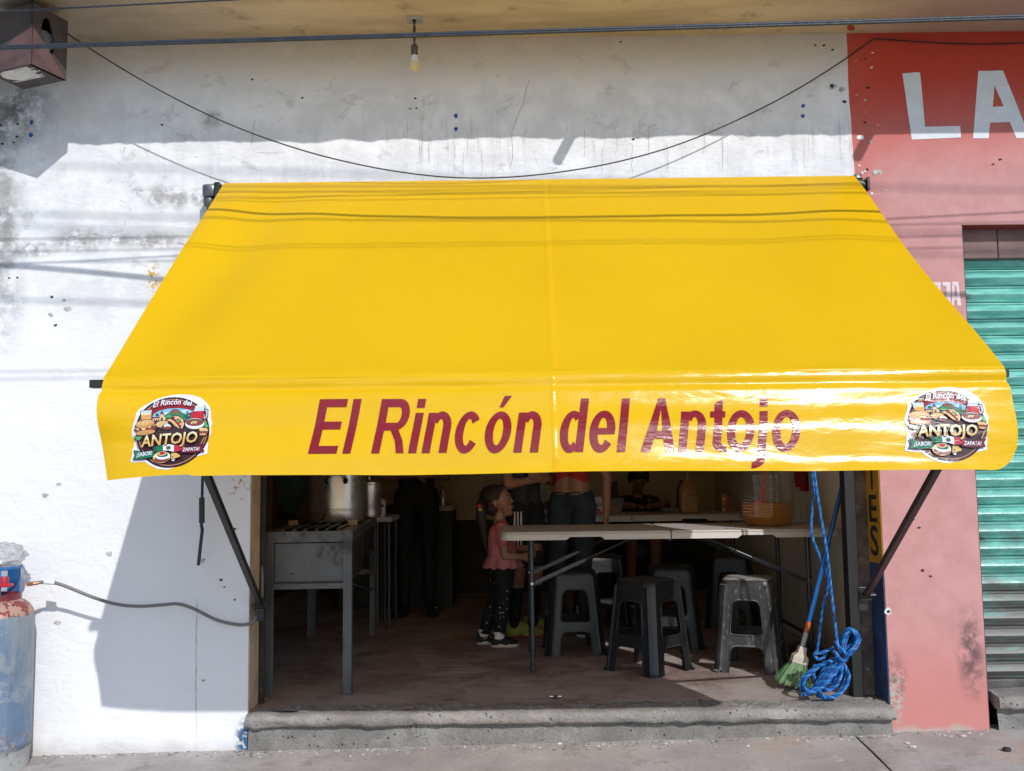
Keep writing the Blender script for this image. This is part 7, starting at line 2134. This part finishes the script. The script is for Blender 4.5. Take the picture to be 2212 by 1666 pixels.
mb = MB(); vs = []; n = 72
for z, r in ((0.565, 0.090), (0.535, 0.100), (0.505, 0.110), (0.488, 0.118)):
    for j in range(n):
        a = 2 * pi * j / n
        w = 1 + (0.05 * sin(13 * a) + 0.03 * sin(21 * a + 1)) * (0.565 - z) / 0.077
        vs.append(G(-0.066 + cos(a) * r * w * 1.06, sin(a) * (r + 0.022) * w, z + 0.006 * sin(13 * a) * (0.565 - z) / 0.077 + 0.012 * (cos(a) < -0.2) * 0))
mb.raw([tuple(v) for v in vs], [(i * n + j, i * n + (j + 1) % n, (i + 1) * n + (j + 1) % n, (i + 1) * n + j) for i in range(3) for j in range(n)])
mb.build('ruffle', M_ruff, girl, smooth=True)
for (x, y) in ((-0.145, -0.052), (-0.238, 0.054)):
    s_ = shoe(girl, (x, gy_ + y), radians(2), 0.165, 0.066, M_black, M_solec, 0.062)
    a = Vector((x + 0.045, gy_ + y, FL))
    MB().tube([a + Vector((0.004, 0, 0.050)), a + Vector((0.002, 0, 0.092))], [0.033, 0.036], 14).build('sock', M_wht, girl, smooth=True)
    MB().tube([a + Vector((-0.036, -0.006, 0.050)), a + Vector((-0.040, 0.004, 0.066))], 0.009, 6).build('heel_tab', M_wht, s_)

# ---------------------------------------------------------------- generic standing adult
def adult(fig, cl, arms, mats, parent, head_ang, pitch=0.0, shorts=None, crop=None, wide=1.0, voxel=0.0085, stance=None, hk=1.0):
    """cl: dict of material slots top, legs, skin; arms: [(elbow, wrist, fwd, nrm, sleeve)] for left and right"""
    S_, T_, L_ = 0, 1, 2
    g = fig
    st = stance or [((0.0, 0.09, 0.86), (0.01, 0.095, 0.46), (-0.02, 0.10, 0.085)), ((0.0, -0.09, 0.86), (0.01, -0.095, 0.46), (-0.02, -0.10, 0.085))]
    hc = g(0.015, 0, 1.525)
    H, hh = head_parts(hc, head_ang, g.k * hk, pitch, S_)
    k = g.k
    body = H + [('c', g(-0.015, 0, 1.46), g(-0.02, 0, 1.36), 0.052 * k, 0.058 * k, S_),
        ('c', g(-0.02, 0.125 * wide, 1.335), g(-0.02, -0.125 * wide, 1.335), 0.062 * k, 0.062 * k, T_),
        ('c', g(0.0, 0.075 * wide, 1.27), g(0.0, 0.065 * wide, 1.05), 0.092 * k, 0.078 * k, T_), ('c', g(0.0, -0.075 * wide, 1.27), g(0.0, -0.065 * wide, 1.05), 0.092 * k, 0.078 * k, T_)]
    wt = S_ if crop else T_
    body += [('c', g(0.0, 0.055 * wide, 1.06 if not crop else crop), g(0.0, 0.060 * wide, 0.965), 0.080 * k, 0.088 * k, wt), ('c', g(0.0, -0.055 * wide, 1.06 if not crop else crop), g(0.0, -0.060 * wide, 0.965), 0.080 * k, 0.088 * k, wt),
             ('c', g(-0.01, 0.080 * wide, 0.90), g(-0.01, -0.080 * wide, 0.90), 0.100 * k, 0.100 * k, L_)]
    for hip, kn, an in st:
        if shorts is None:
            body += [('c', g(*hip), g(*kn), 0.092 * k, 0.062 * k, L_), ('c', g(*kn), g(*an), 0.062 * k, 0.046 * k, L_)]
        else:
            u = (hip[2] - shorts) / (hip[2] - kn[2]); m = tuple(hip[i] + (kn[i] - hip[i]) * u for i in range(3))
            body += [('c', g(*hip), g(*m), 0.096 * k, 0.084 * k, L_), ('c', g(*m), g(*kn), 0.066 * k, 0.054 * k, S_)]
            v = 0.32; q = tuple(kn[i] + (an[i] - kn[i]) * v for i in range(3))
            body += [('c', g(*kn), g(*q), 0.053 * k, 0.052 * k, S_), ('c', g(*q), g(*an), 0.054 * k, 0.040 * k, L_)]
    for sd, (el, wr, fw, nr, slv) in zip((1, -1), arms):
        sh0 = g(-0.02, sd * 0.165 * wide, 1.335)
        e, w = g(*el), g(*wr)
        m = sh0.lerp(e, slv)
        body += [('c', sh0, m, 0.056 * k, 0.050 * k, T_)]
        if slv < 1: body += [('c', m, e, 0.042 * k, 0.038 * k, S_)]
        body += [('c', e, w, 0.038 * k, 0.026 * k, S_)]
        body += hand(None, w, g.F * fw[0] + g.S * fw[1] + Vector((0, 0, fw[2])), g.F * nr[0] + g.S * nr[1] + Vector((0, 0, nr[2])), k * 0.95, S_, 0.35, sd)
    ob = skin_mesh('body', body, mats, parent, voxel, 4)
    face(parent, hh, g.k * hk)
    hr = [('e', hh(-0.022, 0, 0.048), (0.094 * k * hk, 0.084 * k * hk, 0.078 * k * hk), 0, head_ang), ('c', hh(-0.05, 0.03, -0.02), hh(-0.05, -0.03, -0.02), 0.048 * k, 0.048 * k, 0), ('c', hh(0.045, 0.03, 0.09), hh(0.045, -0.03, 0.09), 0.022 * k, 0.022 * k, 0)]
    return ob, hh, hr
folded = lambda sd: ((0.055, sd * 0.235, 1.06), (0.165, sd * -0.01, 1.09 + 0.012 * sd), (0.10, -sd * 1.0, 0.04), (-1, 0, 0), 0.45)

# adult in black with folded arms, deep in the shop
fa = Fig(-0.735, 3.00, radians(-88), 0.97)
A_ = thing('person', 'adult in black shirt and trousers standing with folded arms in the dark behind the stove', 'person', (-0.735, 3.00, FL), 'people in the shop')
_, hh_, hr = adult(fa, None, [folded(1), folded(-1)], [M_skin2, M_black, M_black], A_, radians(-85))
skin_mesh('hair', hr, [M_hair], A_, 0.01, 3)
for s in (-1, 1):
    p = fa(-0.085, s * 0.10, 0)
    sho = shoe(A_, (p.x, p.y), fa.a + s * 0.15, 0.27, 0.098, M_black, M_black, 0.085)
p = fa(0.06, -0.10, 0)
v_, f_ = [(-0.045, 0.01), (0.0, -0.012), (0.035, 0.010), (0.03, 0.022), (0.0, 0.004)], [(0, 1, 4), (1, 2, 3, 4)]
q0 = fa(0.05, 0.155, 0.0)
MB().tube([fa(0.02, 0.152, 0.060), fa(0.06, 0.155, 0.045), fa(0.10, 0.150, 0.062)], [0.004, 0.012, 0.006], 6).build('shoe_mark', M_wht, A_, smooth=True)

# teenager in a dark shirt and striped shorts, arms folded
fb = Fig(0.070, 1.98, radians(-42), 0.90)
B_ = thing('person', 'teenager with folded arms in dark shirt, striped black shorts and yellow green shoes', 'person', (0.07, 1.98, FL), 'people in the shop')
stB = [((0.0, 0.09, 0.86), (0.02, 0.10, 0.46), (-0.02, 0.105, 0.085)), ((0.0, -0.09, 0.86), (0.02, -0.095, 0.46), (-0.02, -0.10, 0.085))]
_, hh_, hr = adult(fb, None, [((0.05, 0.245, 1.10), (0.170, 0.02, 1.155), (0.15, -1.0, 0.05), (-1, 0, 0), 0.45), ((0.06, -0.245, 1.08), (0.165, -0.02, 1.12), (0.05, 1.0, 0.10), (-1, 0, 0), 0.45)], [M_skin, M_char, M_black], B_, radians(-40), 0.0, shorts=0.55, stance=stB)
skin_mesh('hair', hr, [M_hair], B_, 0.01, 3)
M_lime = simple('lime_shoe', (0.34, 0.36, 0.05), 0.6, 0, 0.25, 20, dirt=(0.42, 0.11, 0.05), dirtamt=0.06)
M_orsole = simple('orange_sole', (0.40, 0.09, 0.035), 0.6)
for (x, y, a) in ((-0.055, 1.94, -4), (0.06, 2.10, -6)):
    shoe(B_, (x, y), radians(a), 0.262, 0.095, M_lime, M_orsole, 0.092)
# three white stripes down the side of the shorts
for k in range(3):
    vs = []
    for i, (pa, pz) in enumerate(((0, 1108), (0, 1130), (0, 1155), (0, 1182))):
        px = 1110 + 6.8 * k
        d0 = P(px, pz, 1.80); d1 = P(px + 3.2, pz, 1.80)
        vs += [d0, d1]
    # press the stripe onto the cloth
    bod = [c for c in B_.children if c.name.startswith('body')][0]
    from mathutils.bvhtree import BVHTree
    if k == 0:
        me_ = bod.data; org = world_org(bod)
        BV = BVHTree.FromPolygons([tuple(v.co + org) for v in me_.vertices], [tuple(p.vertices) for p in me_.polygons])
    out = []
    rows = []
    for j in range(25):
        pz = 1106 + 3.2 * j
        row = []
        for dx in (0, 1.7, 3.4):
            px = 1110 + 6.8 * k + dx
            d = ray(px, pz)
            hit = BV.ray_cast(CAM, d)
            row.append(hit[0] + hit[1] * 0.0035 if hit[0] is not None else None)
        rows.append(row)
    V = []; Fc = []
    for j in range(24):
        for i in range(2):
            q = [rows[j][i], rows[j + 1][i], rows[j + 1][i + 1], rows[j][i + 1]]
            if all(a is not None for a in q) and max((a - b).length for a in q for b in q) < 0.05:
                n0 = len(V); V += [tuple(a) for a in q]; Fc.append((n0, n0 + 1, n0 + 2, n0 + 3))
    if Fc: MB().raw(V, Fc).build('stripe', M_wht, B_)

# woman in a red crop top and jeans, one arm hanging
fc = Fig(0.385, 2.04, radians(-112), 0.96)
C_ = thing('person', 'woman in red crop top and blue jeans standing behind the front table', 'person', (0.385, 2.04, FL), 'people in the shop')
_, hh_, hr = adult(fc, None, [((-0.06, 0.235, 1.06), (-0.02, 0.240, 0.80), (0.12, 0, -1.0), (0, -1, 0), 0.02), ((0.06, -0.20, 1.08), (0.18, -0.06, 1.16), (0.2, 1, 0.15), (-1, 0, 0), 0.02)], [M_skin, M_redc, M_jean], C_, radians(-120), 0.0, crop=1.03, wide=0.78,
                   stance=[((0.0, 0.085, 0.86), (0.0, 0.075, 0.46), (-0.03, 0.08, 0.085)), ((0.0, -0.085, 0.86), (0.05, -0.10, 0.46), (-0.02, -0.11, 0.085))])
hr += [('c', hh_(-0.06, 0, -0.02), hh_(-0.075, 0, -0.17), 0.065, 0.03, 0)]
skin_mesh('hair', hr, [M_hair], C_, 0.01, 3)
for s in (-1, 1):
    p = fc(-0.085, s * 0.10, 0); shoe(C_, (p.x, p.y), fc.a, 0.235, 0.085, M_black, M_wht, 0.07)
MB().tube([fc(0.093, -0.09, 0.955), fc(0.098, 0.0, 0.948), fc(0.093, 0.09, 0.955)], 0.004, 6).build('waistband', M_jean, C_, smooth=True)

# child in a black shirt seated behind the back table, head bowed
cx_ = P(1377, 1048, 3.60).x
D_ = thing('person', 'child in black shirt with pale chest emblem seated behind the back table, head bowed', 'person', (cx_, 3.66, FL), 'people in the shop')
def K(x, y, z): return Vector((cx_ + x, 3.62 + y, FL + z))
hcD = K(0.0, -0.10, 0.985)
H, hhD = head_parts(hcD, radians(-92), 0.93, radians(-34), 0)
parts = H + [('c', K(0, -0.03, 0.93), K(0, 0.0, 0.84), 0.042, 0.05, 0), ('c', K(-0.10, 0.0, 0.80), K(0.10, 0.0, 0.80), 0.060, 0.060, 1), ('c', K(-0.055, 0.0, 0.76), K(-0.06, 0.04, 0.56), 0.085, 0.085, 1), ('c', K(0.055, 0.0, 0.76), K(0.06, 0.04, 0.56), 0.085, 0.085, 1),
    ('c', K(-0.07, 0.05, 0.565), K(0.07, 0.05, 0.565), 0.085, 0.085, 2),
    ('c', K(-0.07, 0.03, 0.555), K(-0.09, -0.30, 0.56), 0.070, 0.052, 2), ('c', K(0.07, 0.03, 0.555), K(0.10, -0.30, 0.56), 0.070, 0.052, 2),
    ('c', K(-0.09, -0.30, 0.54), K(-0.10, -0.27, 0.09), 0.048, 0.034, 0), ('c', K(0.10, -0.30, 0.54), K(0.09, -0.25, 0.09), 0.048, 0.034, 0)]
for s in (-1, 1):
    parts += [('c', K(s * 0.135, 0.0, 0.795), K(s * 0.185, -0.10, 0.72), 0.055, 0.05, 1), ('c', K(s * 0.185, -0.10, 0.72), K(s * 0.20, -0.20, 0.785), 0.04, 0.036, 1 if s < 0 else 1), ('c', K(s * 0.20, -0.20, 0.785), K(s * 0.075, -0.36, 0.780), 0.033, 0.024, 0)]
    parts += hand(None, K(s * 0.075, -0.36, 0.785), (-s * 0.6, -1, 0), (0, 0, -1), 0.72, 0, 0.25, s)
skin_mesh('body', parts, [M_skin2, M_black, simple('maroon_shorts', (0.075, 0.018, 0.018), 0.8)], D_, 0.008, 4)
face(D_, hhD, 0.93)
skin_mesh('hair', [('e', hhD(-0.020, 0, 0.052), (0.092, 0.084, 0.078), 0, radians(-92)), ('c', hhD(-0.045, 0.05, 0.0), hhD(-0.045, -0.05, 0.0), 0.042, 0.042, 0), ('c', hhD(0.05, 0.045, 0.075), hhD(0.05, -0.045, 0.075), 0.024, 0.024, 0), ('c', hhD(0.0, 0.078, 0.04), hhD(-0.01, 0.08, -0.03), 0.016, 0.012, 0), ('c', hhD(0.0, -0.078, 0.04), hhD(-0.01, -0.08, -0.03), 0.016, 0.012, 0)], [M_hair], D_, 0.008, 3)
for s in (-1, 1): shoe(D_, (cx_ + s * 0.095, 3.62 - 0.20), radians(-92), 0.20, 0.078, M_black, M_wht, 0.065)
# shield emblem on the shirt
me_ = [c for c in D_.children if c.name.startswith('body')][0]
org = world_org(me_)
BV = BVHTree.FromPolygons([tuple(v.co + org) for v in me_.data.vertices], [tuple(p.vertices) for p in me_.data.polygons])
def decal(px0, py0, pts2, mat, parent, off=0.003):
    V = []
    for a, b in pts2:
        d = ray(px0 + a, py0 + b); hit = BV.ray_cast(CAM + d * 7.0, d)
        if hit[0] is None: return
        V.append(tuple(hit[0] - d * off))
    tri = tessellate_polygon([[Vector((a, -b, 0)) for a, b in pts2]])
    MB().raw(V, [tuple(t) for t in tri]).build('emblem', mat, parent)
M_emb = simple('emblem_grey', (0.24, 0.22, 0.20), 0.7)
decal(1408, 1082, [(-8, -9), (8, -9), (8, 1), (4, 7), (0, 10), (-4, 7), (-8, 1)], M_emb, D_, 0.003)
decal(1408, 1082, [(-5.5, -6), (5.5, -6), (5.5, 0.5), (0, 7), (-5.5, 0.5)], M_black, D_, 0.006)
decal(1408, 1082, [(-3, -3), (3, -3), (2.2, 1), (0, 3.5), (-2.2, 1)], M_emb, D_, 0.009)
